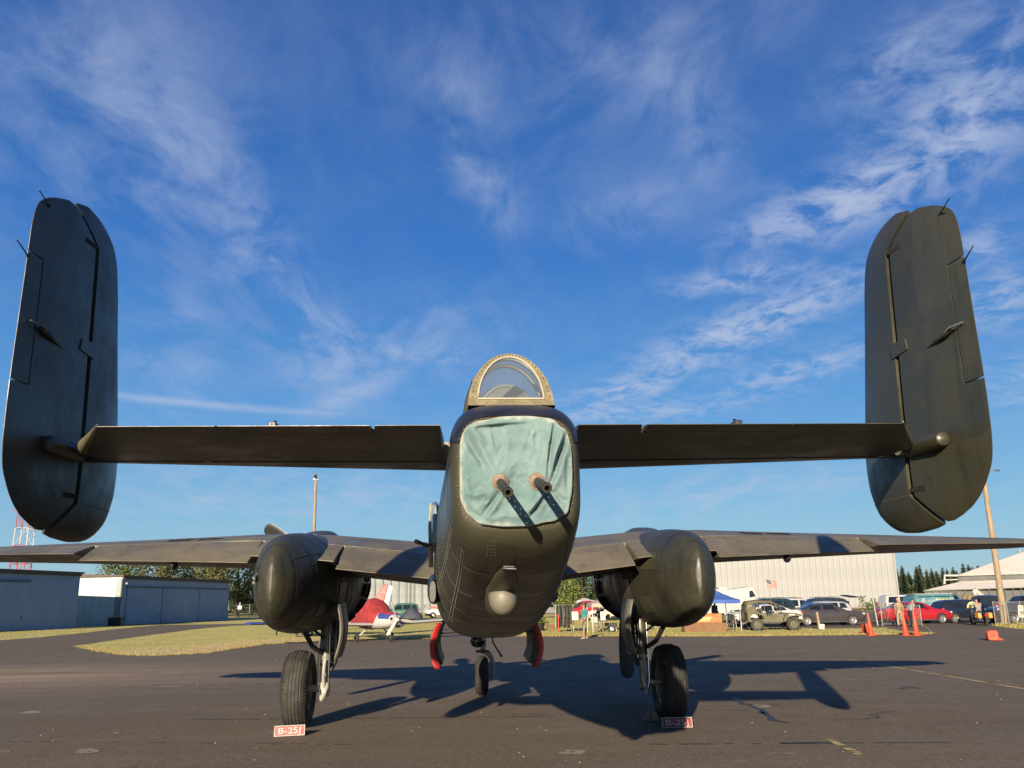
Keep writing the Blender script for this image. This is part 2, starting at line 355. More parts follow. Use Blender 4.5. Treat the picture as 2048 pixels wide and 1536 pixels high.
def grass(name, poly, n, h, cols, seed, edge=None, label='', dens_edge=0):
    """one mesh of bent blades standing on a lawn"""
    r = random.Random(seed); xs = [p[0] for p in poly]; ys = [p[1] for p in poly]; mb = MB()
    def inside(x, y):
        c = False; j = len(poly)-1
        for i in range(len(poly)):
            (xi, yi), (xj, yj) = poly[i], poly[j]
            if (yi > y) != (yj > y) and x < (xj-xi)*(y-yi)/(yj-yi)+xi: c = not c
            j = i
        return c
    pts = []; tries = 0
    while len(pts) < n and tries < n*8:
        tries += 1; x, y = r.uniform(min(xs), max(xs)), r.uniform(min(ys), max(ys))
        if inside(x, y): pts.append((x, y, 0))
    if edge:
        for (x0, y0), (x1, y1) in zip(edge, edge[1:]):
            for k in range(int(dens_edge*math.hypot(x1-x0, y1-y0))):
                t = r.random(); pts.append((lerp(x0, x1, t)+r.gauss(0, .12), lerp(y0, y1, t)+abs(r.gauss(0, .45)), 1))
    for x, y, e in pts:
        a = r.uniform(0, math.pi); hh = h*r.uniform(.5, 1.3)*(1.15 if e else 1); wd = hh*r.uniform(.12, .3); lx, ly = r.gauss(0, .3)*hh, r.gauss(0, .3)*hh
        ca, sa = math.cos(a)*wd, math.sin(a)*wd
        mb.cur = (2 if r.random() < (.75 if e else .3) else (1 if r.random() < .5 else 0))
        mb.add([(x-ca, y-sa, .0), (x+ca, y+sa, .0), (x+lx+ca*.3, y+ly+sa*.3, hh), (x+lx-ca*.5, y+ly-sa*.5, hh*.9)], [(0, 1, 2, 3)])
    o = mb.build(name, cols); tag(o, label, 'grass', kind='stuff'); return o
GC = [mat('blade_green', (.15, .175, .032), (.20, .215, .045), .8), mat('blade_pale', (.26, .25, .062), (.33, .29, .085), .8), mat('blade_straw', (.30, .225, .09), (.38, .29, .125), .85)]
grass('lawn_grass', ISL, 42000, .045, GC, 11, isl, 'short mown grass of the island beside the taxiway', 130)
ve = gp([(1040, 1273), (1200, 1273), (1400, 1273.5), (1600, 1271.5), (1760, 1270), (1860, 1268.5)])
grass('verge_grass', VER, 22000, .065, GC, 12, ve, 'dry rough grass of the verge under the vendor tents', 260)
grass('hangar_grass', LFT, 9000, .08, GC, 13, None, 'narrow green grass strip along the blue hangars')
grass('corner_grass', RGT, 2500, .14, GC, 14, None, 'tuft of dry grass around the foot of the utility pole')
# sandy margin where the island meets the apron
sand = gp([(240, 1309), (300, 1312), (400, 1307), (470, 1296), (560, 1284), (640, 1281), (640, 1276), (540, 1278), (440, 1287), (330, 1298), (250, 1303)])
sheet('sandy_margin', ragged(sand, .5, .16, 9), .018, DRY)
grass('straw_grass', sand, 5000, .045, [GC[2], GC[1], GC[2]], 15, None, 'straw coloured grass fringe on the edge of the island')

# painted lines, seams, worn patches
def strip(name, a, b, wd, z, m, seed=0, jit=.0, broken=0.0, seglen=.35):
    r = random.Random(seed); a, b = Vector(a), Vector(b); L = (b-a).length; d = (b-a)/L; nrm = Vector((-d.y, d.x)); n = max(1, int(L/seglen)); mb = MB()
    for i in range(n):
        if r.random() < broken: continue
        for k in (0,):
            p, q = a+d*(L*i/n), a+d*(L*(i+1)/n); j0, j1 = r.uniform(-jit, jit), r.uniform(-jit, jit); w0, w1 = wd*r.uniform(.7, 1.1), wd*r.uniform(.7, 1.1)
            mb.quad((*(p+nrm*(j0-w0/2)), z), (*(q+nrm*(j1-w1/2)), z), (*(q+nrm*(j1+w1/2)), z), (*(p+nrm*(j0+w0/2)), z))
    o = mb.build(name, m); o['kind'] = 'structure'; return o
def g2(px, py): p = ground(px, py); return (p.x, p.y)
strip('yellow_line', g2(560, 1319), g2(2300, 1316), .09, .006, YELLOW, 1, .004, .08, .25)
strip('yellow_line', g2(1700, 1320), g2(2150, 1395), .13, .006, YELLOW, 2, .004, .06, .2)
strip('yellow_line', g2(1655, 1478), g2(1720, 1510), .11, .006, YELLOW, 3, .02, .35, .06)
strip('yellow_line', g2(1985, 1360), g2(2040, 1372), .07, .006, YELLOW, 4, .01, .3, .1)
strip('yellow_line', g2(2002, 1280), g2(2200, 1281), .10, .006, YELLOW, 5, .004, .05, .2)
TAR = mat('tar_seam', (.016, .015, .015), (.03, .028, .026), .5)
for i, (a, b, wd, br) in enumerate([((380, 1440), (1110, 1433), .045, .18), ((1395, 1421), (1500, 1420), .05, .1), ((1020, 1429), (1270, 1429), .035, .2), ((1300, 1489), (1900, 1485), .05, .3),
                                    ((1560, 1487), (1660, 1486), .12, .1), ((0, 1483), (700, 1489), .03, .55), ((300, 1369), (560, 1369), .04, .5), ((1690, 1382), (1760, 1381), .05, .2)]):
    strip('pavement_seam', g2(*a), g2(*b), wd, .005, TAR, 20+i, .012, br, .12)
for i, pts in enumerate([[(1470, 1396), (1485, 1408), (1520, 1412), (1555, 1410)], [(1520, 1423), (1535, 1431), (1545, 1441), (1575, 1446)], [(1800, 1378), (1815, 1374), (1832, 1376), (1845, 1377)], [(1530, 1428), (1525, 1420), (1500, 1412)]]):
    for k in range(len(pts)-1): strip('tar_snake', g2(*pts[k]), g2(*pts[k+1]), .11, .007, TAR, 40+i*5+k, .02, 0, .1)
PATCH = mat('worn_concrete_patch', (.22, .19, .155), (.34, .30, .24), .9, scale=7, bump=.4, lo=.3, hi=.7)
for i, (x, y, wd, hh) in enumerate([(62, 1425, 46, 5), (172, 1503, 56, 9), (1145, 1505, 60, 9), (1522, 1413, 44, 6), (1698, 1360, 36, 2.6), (512, 1497, 14, 3), (1480, 1524, 26, 3), (233, 1467, 12, 4), (12, 1503, 30, 3), (795, 1416, 16, 3),
                                   (1730, 1381, 90, 1.6), (1960, 1484, 40, 2), (1560, 1508, 80, 3), (1080, 1455, 10, 3), (560, 1338, 60, 1.2), (340, 1373, 60, 1.8), (900, 1505, 10, 2), (1300, 1295, 70, 1.0), (1580, 1284, 150, 1.0), (1450, 1288, 40, 1.2), (640, 1300, 40, 1.0)]):
    pts = gp([(x-wd/2, y+hh*.3), (x-wd*.2, y+hh/2), (x+wd*.25, y+hh*.5), (x+wd/2, y+hh*.2), (x+wd*.45, y-hh*.4), (x+wd*.1, y-hh/2), (x-wd*.3, y-hh*.5)])
    cx_, cy_ = sum(p[0] for p in pts)/7, sum(p[1] for p in pts)/7
    r = random.Random(i); mb = MB()
    for k in range(7):                       # a flaked patch: islands of pale mix, not one slab
        a = 2*math.pi*k/7
        ctr = (lerp(cx_, pts[k][0], .55), lerp(cy_, pts[k][1], .55)); n = 7; sx = abs(pts[3][0]-pts[0][0])*.2*r.uniform(.6, 1.3); sy = abs(pts[5][1]-pts[1][1])*.27*r.uniform(.6, 1.3)
        mb.quad(*[(ctr[0]+math.cos(2*math.pi*j/n)*sx*r.uniform(.6, 1.2), ctr[1]+math.sin(2*math.pi*j/n)*sy*r.uniform(.6, 1.2), .0055+.0004*k) for j in range(n)])
    o = mb.build('worn_patch', PATCH); o['kind'] = 'structure'
# scattered gravel
mb = MB(); r = random.Random(5)
for i in range(260):
    y = 6+r.random()**1.6*38; x = r.uniform(-.75, .8)*y+1; s = r.uniform(.004, .011)*(1+y/40)
    mb.ell((x, y, s*.3), (s*r.uniform(.7, 1.6), s, s*.6), 5, 3)
tag(mb.build('loose_gravel', PATCH, sharp=80), 'pale loose grit scattered over the asphalt apron', 'gravel', kind='stuff')

# ================================================================== BOMBER (tail towards the camera, nose towards +Y)
BO = thing('bomber', 'olive drab twin engined bomber with twin tail fins and canvas covered tail guns', 'airplane', (0, 14.6, 0), world_coords=True)
def part(mb, name, m, parent=BO, **kw): return mb.build(name, m, parent, **kw)
def superring(y, hw, zb, zt, n=3.2, m=56, x0=0.0, tilt=0.0, nt=None):
    zc, hh = (zb+zt)/2, (zt-zb)/2; ring = []
    for j in range(m):
        a = 2*math.pi*j/m; ca, sa = math.cos(a), math.sin(a); e = 2/(n if sa < 0 or nt is None else nt)
        px = hw*math.copysign(abs(ca)**e, ca); pz = hh*math.copysign(abs(sa)**e, sa)
        ring.append(Vector((x0+px, y+tilt*pz, zc+pz)))
    return ring
FUS = [(5.02, .330, 2.262, 2.908, 4.2), (5.035, .350, 2.238, 2.93, 4.2), (5.09, .376, 2.19, 2.968, 4.0), (5.16, .388, 2.155, 3.0, 3.9), (5.30, .398, 2.10, 3.045, 3.8), (5.6, .415, 2.03, 3.07, 3.7), (6.2, .45, 1.92, 3.085, 3.5), (7.2, .515, 1.775, 3.09, 3.3),
       (8.3, .58, 1.655, 3.10, 3.1), (9.5, .64, 1.535, 3.12, 3.0), (11, .70, 1.43, 3.14, 3.0), (13, .715, 1.36, 3.16, 3.0), (15, .715, 1.33, 3.2, 3.0), (16.8, .71, 1.33, 3.25, 3.0), (18.3, .66, 1.36, 3.15, 2.8), (19.6, .56, 1.5, 2.85, 2.5), (20.6, .40, 1.68, 2.6, 2.2), (21.1, .12, 1.95, 2.3, 2)]
def fus_at(y):
    return [interp(y, [(s[0], s[k]) for s in FUS]) for k in (1, 2, 3, 4)]
mb = MB(); rings = [superring(s[0], s[1], s[2], s[3], s[4], 64) for s in FUS]
# subdivide lengthwise for a smooth surface
fine_r = []
for i in range(len(FUS)-1):
    k = 4 if FUS[i+1][0]-FUS[i][0] > .5 else 1
    for t in range(k):
        y = lerp(FUS[i][0], FUS[i+1][0], t/k); a = fus_at(y); fine_r.append(superring(y, *a[:3], a[3], 64))
fine_r.append(rings[-1])
mb.loft(fine_r); fuselage = part(mb, 'fuselage', OD, sharp=50)
def fus_pt(y, a, off=.003):
    hw, zb, zt, n = fus_at(y); ca, sa = math.cos(a), math.sin(a); e = 2/n; zc, hh = (zb+zt)/2, (zt-zb)/2
    p = Vector((hw*math.copysign(abs(ca)**e, ca), y, zc+hh*math.copysign(abs(sa)**e, sa)))
    nr = Vector((p.x/hw**2, 0, (p.z-zc)/hh**2)).normalized(); return p+nr*off
SEAM = mat('panel_seam', (.030, .028, .020), (.045, .042, .03), .6)
SEAML = mat('worn_panel_edge', (.07, .068, .052), (.11, .105, .085), .5)
def seam(fn, pts, wd, m, name='panel_seam', parent=None):
    """a lapped skin joint: a narrow strip riding a hair above the skin"""
    mb = MB(); P = [fn(*p) for p in pts]
    for i in range(len(P)-1):
        d = (P[i+1]-P[i]); 
        if d.length < 1e-6: continue
        mid = (P[i]+P[i+1])/2; out = Vector((mid.x, 0, mid.z-2.4)).normalized(); s = d.cross(out).normalized()*wd/2
        mb.quad(P[i]-s, P[i+1]-s, P[i+1]+s, P[i]+s)
    return part(mb, name, m, parent or fuselage)
for y in (5.62, 6.55, 7.6, 8.7, 9.9):
    seam(fus_pt, [(y, math.pi*1.0+math.pi*k/40) for k in range(41)], .006, SEAM)
for y in (5.62, 6.55, 7.6, 8.7, 9.9):
    seam(fus_pt, [(y+.05*math.sin(k*.2), math.pi*1.17+.008*k) for k in range(26)], .008, SEAML)
for a in (1.12, 1.28, 1.5, 1.72, 1.88, .98):
    seam(fus_pt, [(5.25+.1*k, math.pi*a) for k in range(60)], .006, SEAM)
# rivet pair rows under the tail lip and around the cover
riv = MB(); riv.lathe([(.0001, .006), (.006, .005), (.010, 0)], n=8, cap=True); rivet0 = riv.build('rivet', SEAML, fuselage)
def put_rivet(p, nrm, parent=fuselage, s=1.0, first=[True], src=rivet0):
    q = Vector(nrm).to_track_quat('Z', 'Y').to_euler()
    if first[0]: o = src; first[0] = False; o.location = p; o.rotation_euler = q; o.scale = (s,)*3
    else: o = share(src, parent, p, q, (s,)*3)
    return o
for k in range(5):
    for sx in (-.014, .006, .020):
        y = 5.09+.04*k; a = math.pi*1.5+(-.062+sx)/.39*1.0; p = fus_pt(y, a, .0); put_rivet(p, (0, -.75, -.66), s=.38)
for k in range(6):
    put_rivet(fus_pt(5.35+.07*k, math.pi*1.24, 0), (-.7, 0, -.7), s=.6); put_rivet(fus_pt(5.35+.07*k, math.pi*1.27, 0), (-.6, 0, -.8), s=.6)

def row(pts, name='rivet_row'):
    r = MB()
    for y, a in pts: p = fus_pt(y, a, .0005); r.ell(p, (.0042, .0042, .0042), 5, 3)
    tag(part(r, name, SEAML, fuselage, sharp=90), kind='stuff')
for y in (5.65, 6.52, 6.58, 7.57, 7.63, 8.67, 8.73): row([(y, math.pi*1.0+math.pi*k/70) for k in range(71)])
for a in (1.11, 1.13, 1.27, 1.29, 1.73): row([(5.3+.045*k, math.pi*a) for k in range(90)])

# ---- tail gunner position
def arch(y, hw, zb, h, tilt, n=32, x0=-.01, sh=.07):
    pts = []
    for j in range(n+1):
        a = math.pi*j/n; ca, sa = math.cos(a), math.sin(a); z = h*sa**.92
        pts.append(Vector((x0+hw*ca*(1-sh*(z/h)), y+tilt*z, zb+z)))
    return pts
turret = MB()
outer = arch(5.30, .272, 3.048, .392, .50); inner = arch(5.296+.03, .208, 3.095, .318, .50)
n = len(outer)
# sand coloured frame round the rear pane
fr = MB()
o2 = arch(5.345, .278, 3.045, .405, .50)
fr.loft([inner, outer, o2], False, False, closed=False)
fr.quad(outer[0], inner[0], inner[-1], outer[-1])
frame = part(fr, 'canopy_frame', mat('sunbleached_frame', (.165, .145, .085), (.25, .215, .13), .5, scale=18, bump=.3), sharp=30)
fs0 = None
for k in range(1, len(outer)-1):
    pm = lerp(inner[k], outer[k], .62)+Vector((0, -.003, .0))
    if fs0 is None: q_ = MB(); q_.ell((0, 0, 0), (.0045, .003, .0045), 6, 4); fs0 = q_.build('screw', SEAM, frame); fs0.location = pm
    else: share(fs0, frame, pm)
edge = MB(); edge.tube([p+Vector((0, -.006, 0)) for p in inner]+[inner[0]+Vector((0, -.006, 0))], .006, 6); part(edge, 'pane_seal', mat('pale_sealant', (.42, .39, .30), (.52, .48, .38), .6), frame)
gl = MB(); gl.quad(*[p+Vector((0, .004, 0)) for p in inner]); part(gl, 'rear_pane', glass_mat('tinted_perspex', (.80, .84, .86), .03, .78, .16))
shell = MB(); s_r = [o2, arch(5.72, .290, 3.05, .445, .25), arch(6.12, .305, 3.055, .48, .08), arch(6.75, .31, 3.06, .45, 0)]
shell.loft(s_r, False, False, closed=False); part(shell, 'canopy_glazing', glass_mat('clear_perspex', (.94, .96, .97), .03, .95), sharp=60)
back_s = MB(); back_s.loft([arch(6.75, .31, 3.06, .45, 0), arch(7.2, .34, 3.05, .31, 0), arch(7.7, .40, 3.06, .16, 0), arch(8.4, .40, 3.07, .05, 0)], False, False, closed=False)
part(back_s, 'canopy_fairing', OD, sharp=60)
for k, rr in enumerate(s_r[1:]):
    t = MB(); t.tube([p+Vector((0, 0, .002)) for p in rr], .016, 6); part(t, 'canopy_rib', OD)
for j in (5, 27):
    t = MB(); t.tube([rr[j] for rr in s_r], .012, 6); part(t, 'canopy_rib', OD)
arm = MB(); a1 = arch(5.95, .235, 3.0, .335, .0); arm.loft([a1, arch(5.98, .235, 3.0, .335, 0)], False, False, closed=False); arm.quad(*[p+Vector((0, -.001, 0)) for p in a1])
part(arm, 'armour_plate', mat('armour_plate', (.085, .09, .07), (.13, .13, .10), .5))
t = MB(); t.tube(a1, .012, 8); part(t, 'armour_rim', mat('armour_rim', (.20, .21, .20), (.28, .28, .27), .5))
st = MB(); st.quad((-.27, 5.34, 3.055), (.27, 5.34, 3.055), (.36, 6.7, 3.095), (-.36, 6.7, 3.095)); part(st, 'turret_deck', GAP)
# blue-black fairing between cover and canopy
fa = MB(); rows = []
for y in (5.024, 5.03, 5.045, 5.07, 5.11, 5.17, 5.24, 5.32, 5.38):
    hw_, zb_, zt_, n_ = fus_at(y); row = []
    for j in range(49):
        a = R(lerp(14, 166, j/48)); ca, sa = math.cos(a), math.sin(a); e = 2/n_; zc_, hh_ = (zb_+zt_)/2, (zt_-zb_)/2
        row.append(Vector(((hw_+.006)*math.copysign(abs(ca)**e, ca), y-.006, zc_+(hh_+.007)*abs(sa)**e)))
    rows.append(row)
fa.loft(rows, False, False, closed=False)
part(fa, 'turret_fairing', mat('blue_black_deicer', (.010, .012, .022), (.022, .024, .036), .34, scale=5, bump=.15), sharp=60)

# teal canvas boot over the gun mount: gathered and creased
CY = 4.962
def cpt(px, py): p = on_y(px, py, CY); return (p.x, p.z)
folds = []
def fold(pts, wd, h):
    q = [cpt(*p) for p in pts]; folds.append((q, wd*1.25, h*2.1))
fold([(1109, 849), (1101, 896), (1095, 958)], .010, -.020); fold([(1104, 849), (1096, 896), (1089, 958)], .012, .016)
fold([(1137, 864), (1119, 909), (1101, 972)], .012, -.030); fold([(1128, 862), (1112, 905), (1096, 960)], .016, .020); fold([(1146, 880), (1128, 920), (1106, 975)], .018, .018)
fold([(930, 868), (950, 901), (978, 950)], .020, -.020); fold([(948, 855), (962, 900), (984, 945)], .022, .012); fold([(936, 900), (956, 930), (980, 955)], .02, .010)
fold([(996, 990), (984, 1006), (966, 1030)], .012, -.016); fold([(1004, 992), (990, 1014), (975, 1034)], .013, .010)
fold([(1092, 990), (1076, 1012), (1058, 1036)], .009, -.024); fold([(1086, 988), (1070, 1010), (1050, 1034)], .013, .014)
fold([(928, 1010), (945, 1025), (960, 1038)], .012, -.014); fold([(926, 985), (950, 990), (980, 985)], .018, .010); fold([(1110, 985), (1125, 1000), (1142, 1004)], .012, -.012)
fold([(950, 850), (1000, 846), (1050, 842)], .009, .012); fold([(955, 856), (1000, 851), (1045, 847)], .007, -.014); fold([(1005, 952), (1038, 962), (1070, 950)], .022, -.012); fold([(930, 930), (932, 960), (938, 1000)], .02, .008)
fold([(1130, 900), (1138, 940), (1136, 980)], .014, -.012); fold([(985, 1040), (1010, 1030), (1040, 1038)], .014, .008)
rn = random.Random(3)
gq = [cpt(1000, 966), cpt(1074, 964)]
for k in range(70):
    x, z = rn.uniform(-.30, .30), rn.uniform(2.30, 2.88); g_x, g_z = min(gq, key=lambda q: math.hypot(q[0]-x, q[1]-z)); d = math.hypot(g_x-x, g_z-z)
    if d < .07: continue
    L = min(.16, d*rn.uniform(.25, .6)); a = math.atan2(g_z-z, g_x-x)+rn.gauss(0, .28)
    folds.append(([(x, z), (x+math.cos(a)*L*.5+rn.gauss(0, .006), z+math.sin(a)*L*.5), (x+math.cos(a)*L, z+math.sin(a)*L)], rn.uniform(.007, .016), rn.choice((-1, 1, 1))*rn.uniform(.004, .010)))
for k in range(46):
    a = rn.uniform(0, 2*math.pi); x, z = .26*math.cos(a), 2.58+.26*math.sin(a); L = rn.uniform(.03, .09)
    folds.append(([(x, z), (x*(1-L*2.2), 2.58+(z-2.58)*(1-L*2.2))], rn.uniform(.006, .013), rn.choice((-1, 1))*rn.uniform(.003, .008)))
guns = [(on_y(1000, 966, CY).x, on_y(1000, 966, CY).z), (on_y(1074, 964, CY).x, on_y(1074, 964, CY).z)]
def cdisp(x, z, r):
    h = .018*(1-r**4)
    for q, wd, a in folds:
        best = 9; tt = 0; nseg = len(q)-1
        for i in range(nseg):
            (x0, z0), (x1, z1) = q[i], q[i+1]; dx_, dz_ = x1-x0, z1-z0; L2 = dx_*dx_+dz_*dz_
            t = max(0, min(1, ((x-x0)*dx_+(z-z0)*dz_)/L2)); d = math.hypot(x-x0-t*dx_, z-z0-t*dz_)
            if d < best: best = d; tt = (i+t)/nseg
        if best < wd*3: h += a*math.exp(-(best/wd)**2)*(.35+.65*math.sin(math.pi*min(1, max(.12, tt))))
    for gx, gz in guns:
        d = math.hypot(x-gx, z-gz); h += .030*math.exp(-(d/.07)**2)
    h += .004*math.sin(23*x+9*z)*math.cos(17*z-5*x)
    return h*min(1, (1-r)*9+.12)
cv = MB(); NR, NT = 84, 200; rr_ = []
for i in range(NR+1):
    r_ = max(.004, (i/NR)); ring = []
    for j in range(NT):
        a = 2*math.pi*j/NT; ca, sa = math.cos(a), math.sin(a); e = 2/4.0
        x = -.006+r_*.326*math.copysign(abs(ca)**e, ca); z = 2.590+r_*.313*math.copysign(abs(sa)**e, sa)
        x *= 1-.03*max(0, -(z-2.585)/.33)+.008*math.sin(11*a+2)*r_**6; z += (.008*math.sin(5*a+1)+.004*math.sin(13*a))*r_**6
        ring.append((x, CY+.014-cdisp(x, z, r_)+(.05 if i == NR else 0), z))
    rr_.append(ring)
cv.loft(rr_, True, False)
def canvas_mat():
    M = bpy.data.materials.new('teal_canvas'); M.use_nodes = True; nt = M.node_tree; n = NB(nt); P = nt.nodes['Principled BSDF']
    v = n.new('ShaderNodeTexCoord').outputs['Object']
    c = n.mix(n.ramp(n.noise(v, 5, 6, .65), .35, .68), (.080, .136, .146), (.122, .186, .192)); c = n.mix(n.ramp(n.noise(v, 19, 5, .7), .55, .72, 0, .55), c, (.17, .23, .225))
    sx = n.new('ShaderNodeSeparateXYZ'); nt.links.new(v, sx.inputs[0])      # fading along the laced hem
    a = n.m('POWER', n.m('ABSOLUTE', n.m('DIVIDE', sx.outputs[0], .338)), 4.0); b = n.m('POWER', n.m('ABSOLUTE', n.m('DIVIDE', n.m('SUBTRACT', sx.outputs[2], 2.585), .326)), 4.0)
    hem = n.ramp(n.m('ADD', n.m('ADD', a, b), n.m('MULTIPLY', n.m('SUBTRACT', n.noise(v, 14, 5, .6), .5), 1.1)), .62, 1.02, 0, .75)
    c = n.mix(hem, c, (.27, .29, .255))
    wv = n.noise(v, 260, 2, .5)
    n.put(P.inputs['Base Color'], c); P.inputs['Roughness'].default_value = .9; P.inputs['Sheen Weight'].default_value = .15; P.inputs['Specular IOR Level'].default_value = .15
    bp = n.new('ShaderNodeBump'); bp.inputs['Strength'].default_value = .35; bp.inputs['Distance'].default_value = .003
    nt.links.new(wv, bp.inputs['Height']); nt.links.new(bp.outputs[0], P.inputs['Normal']); return M
cover = part(cv, 'canvas_cover', canvas_mat(), sharp=180)
hem = MB(); hem.tube([Vector(p)+Vector((0, .004, 0)) for p in rr_[-2]]+[rr_[-2][0]], .0032, 6); part(hem, 'hem_cord', mat('faded_hem', (.26, .29, .24), (.42, .43, .34), .9, scale=9), cover)
scr = MB(); scr.lathe([(.0001, -.003), (.0035, -.002), (.004, .004)], axis='Y', n=8, cap=True); screw0 = scr.build('screw', SEAML, cover)
for k in range(44):
    a = 2*math.pi*(k+.5)/44; ca, sa = math.cos(a), math.sin(a); p = Vector((-.006+.336*math.copysign(abs(ca)**.5, ca), 5.012, 2.590+.322*math.copysign(abs(sa)**.5, sa)))
    if k == 0: screw0.location = p
    else: share(screw0, cover, p)
LEATHER = mat('worn_leather_collar', (.20, .145, .105), (.33, .25, .19), .8, scale=30, bump=.3)
GUNM = mat('gunmetal', (.022, .021, .020), (.045, .042, .037), .42, metal=.5, scale=20)
SUNDIR = _l
muz = [on_y(1016, 985, 4.40), on_y(1094, 976, 4.40)]
for (gx, gz), mz in zip(guns, muz):
    base = Vector((gx, CY-.028, gz)); ax = (mz-base).normalized(); L = (mz-base).length
    col = MB(); q = ax.to_track_quat('Z', 'Y').to_matrix()
    def ringp(r, h, n=20, base=base, q=q): return [base+q @ Vector((math.cos(2*math.pi*j/n)*r, math.sin(2*math.pi*j/n)*r, h)) for j in range(n)]
    col.loft([ringp(.050, -.02), ringp(.049, .006), ringp(.038, .014), ringp(.031, .03), ringp(.025, .036)], True, False)
    c_o = part(col, 'gun_collar', LEATHER, sharp=30)
    st = MB()
    for k in range(12):
        a = 2*math.pi*k/12; st.ell(base+q @ Vector((.043*math.cos(a), .043*math.sin(a), .010)), (.0035,)*3, 6, 4)
    part(st, 'collar_rivets', STEEL, c_o)
    jk = MB(); nr, nl = 24, 54; vs_ = [ringp(.0245, .02+(L-.05)*i/nl, nr) for i in range(nl+1)]; flat = [p for rg in vs_ for p in rg]; fs_ = []
    for i in range(nl):
        for j in range(nr):
            if 4 < i < nl-3 and i % 5 in (1, 2, 3) and (j+(3 if (i//5) % 2 else 0)) % 6 in (0, 1, 2): continue
            fs_.append((i*nr+j, i*nr+(j+1) % nr, (i+1)*nr+(j+1) % nr, (i+1)*nr+j))
    jk.add(flat, fs_); b_o = part(jk, 'gun_barrel', GUNM, sharp=60)
    md = b_o.modifiers.new('wall', 'SOLIDIFY'); md.thickness = .003
    br = MB(); br.loft([ringp(.006, L*.6, 10), ringp(.006, L, 10)], False, False); part(br, 'bore_tube', GUNM, b_o)
    mzl = MB(); mzl.loft([ringp(.026, L-.05), ringp(.028, L-.04), ringp(.028, L-.005), ringp(.025, L), ringp(.014, L), ringp(.013, L-.05)], False, True); part(mzl, 'muzzle', GUNM, b_o)
t = MB(); pt = on_y(1069, 1003, CY); t.ell((pt.x, CY-.012, pt.z), (.012, .003, .012), 10, 6); part(t, 'grommet', LEATHER, cover)

# ---- aerofoil surfaces
def yt(c, t): c = min(max(c, 0), 1); return 5*t*(.2969*math.sqrt(c)-.126*c-.3516*c*c+.2843*c**3-.1036*c**4)
def foil(sts, nrm, n=14, camber=.0, rot=None):
    """sts: (leading point, trailing point, thickness ratio, c0, c1): the slice c0..c1 of the chord"""
    mb = MB(); rings = []; nrm = Vector(nrm)
    for le, te, th, c0, c1 in sts:
        le, te = Vector(le), Vector(te); ch = (te-le).length; cs = [c0+(c1-c0)*(1-math.cos(math.pi*i/n))/2 for i in range(n+1)]
        def P(c, s): return lerp(le, te, c) + nrm*ch*(s*(yt(c, th)+.0012) + camber*4*c*(1-c))
        up = [P(c, 1) for c in cs]; lo = [P(c, -1) for c in cs]
        rings.append(up[::-1]+lo)
    if rot:
        o, axis, ang = rot; M_ = Matrix.Rotation(ang, 3, axis); rings = [[Vector(o)+M_ @ (p-Vector(o)) for p in rg] for rg in rings]
    mb.loft(rings); return mb
LE_T = [(2.345, 6.92), (2.36, 7.12), (2.40, 7.28), (2.47, 7.42), (2.56, 7.53), (2.68, 7.60), (2.80, 7.645), (3.0, 7.66), (3.35, 7.59), (4.03, 7.43), (4.55, 7.31), (4.71, 7.26), (4.82, 7.20), (4.90, 7.10), (4.96, 6.97), (4.99, 6.84), (5.005, 6.68)]
TE_T = [(2.345, 6.86), (2.36, 6.62), (2.38, 6.48), (2.42, 6.30), (2.47, 6.15), (2.56, 6.0), (2.66, 5.90), (2.78, 5.82), (2.95, 5.785), (3.3, 5.775), (4.0, 5.79), (4.45, 5.80), (4.58, 5.82), (4.66, 5.855), (4.73, 5.93), (4.80, 6.05), (4.87, 6.22), (4.93, 6.40), (4.97, 6.52), (5.005, 6.64)]
HG = [(2.345, 6.42), (2.38, 6.49), (2.63, 6.81), (4.69, 6.73), (4.93, 6.40), (5.005, 6.30)]
def sinterp(x, tab):
    n_ = len(tab)
    if x <= tab[0][0]: return tab[0][1]
    if x >= tab[-1][0]: return tab[-1][1]
    for i in range(n_-1):
        if x <= tab[i+1][0]: break
    def slope(k):
        if k <= 0 or k >= n_-1: a, b = (0, 1) if k <= 0 else (n_-2, n_-1); return (tab[b][1]-tab[a][1])/(tab[b][0]-tab[a][0])
        s0 = (tab[k][1]-tab[k-1][1])/(tab[k][0]-tab[k-1][0]); s1 = (tab[k+1][1]-tab[k][1])/(tab[k+1][0]-tab[k][0])
        return 0 if s0*s1 <= 0 else 2*s0*s1/(s0+s1)
    h = tab[i+1][0]-tab[i][0]; t = (x-tab[i][0])/h; m0, m1 = slope(i)*h, slope(i+1)*h; y0, y1 = tab[i][1], tab[i+1][1]
    return y0*(2*t**3-3*t*t+1)+m0*(t**3-2*t*t+t)+y1*(3*t*t-2*t**3)+m1*(t**3-t*t)
zs = sorted(set([2.49, 2.54, 2.60, 2.65, 2.72, 2.76, 2.85, 3.2, 4.5, 4.6, 4.66, 4.72, 4.77, 4.82, 4.875, 4.92, 4.955, 4.975, 4.99, 2.346, 2.352, 2.36, 2.38, 2.40, 2.43, 2.47, 2.52, 2.56, 2.63, 2.68, 2.8, 2.95, 3.1, 3.32, 3.345, 3.35, 3.36, 3.6, 3.9, 4.1, 4.27, 4.28, 4.285, 4.31, 4.45, 4.56, 4.64, 4.69, 4.74, 4.8, 4.85, 4.90, 4.94, 4.965, 4.985, 4.997, 5.003]))
FT = .105
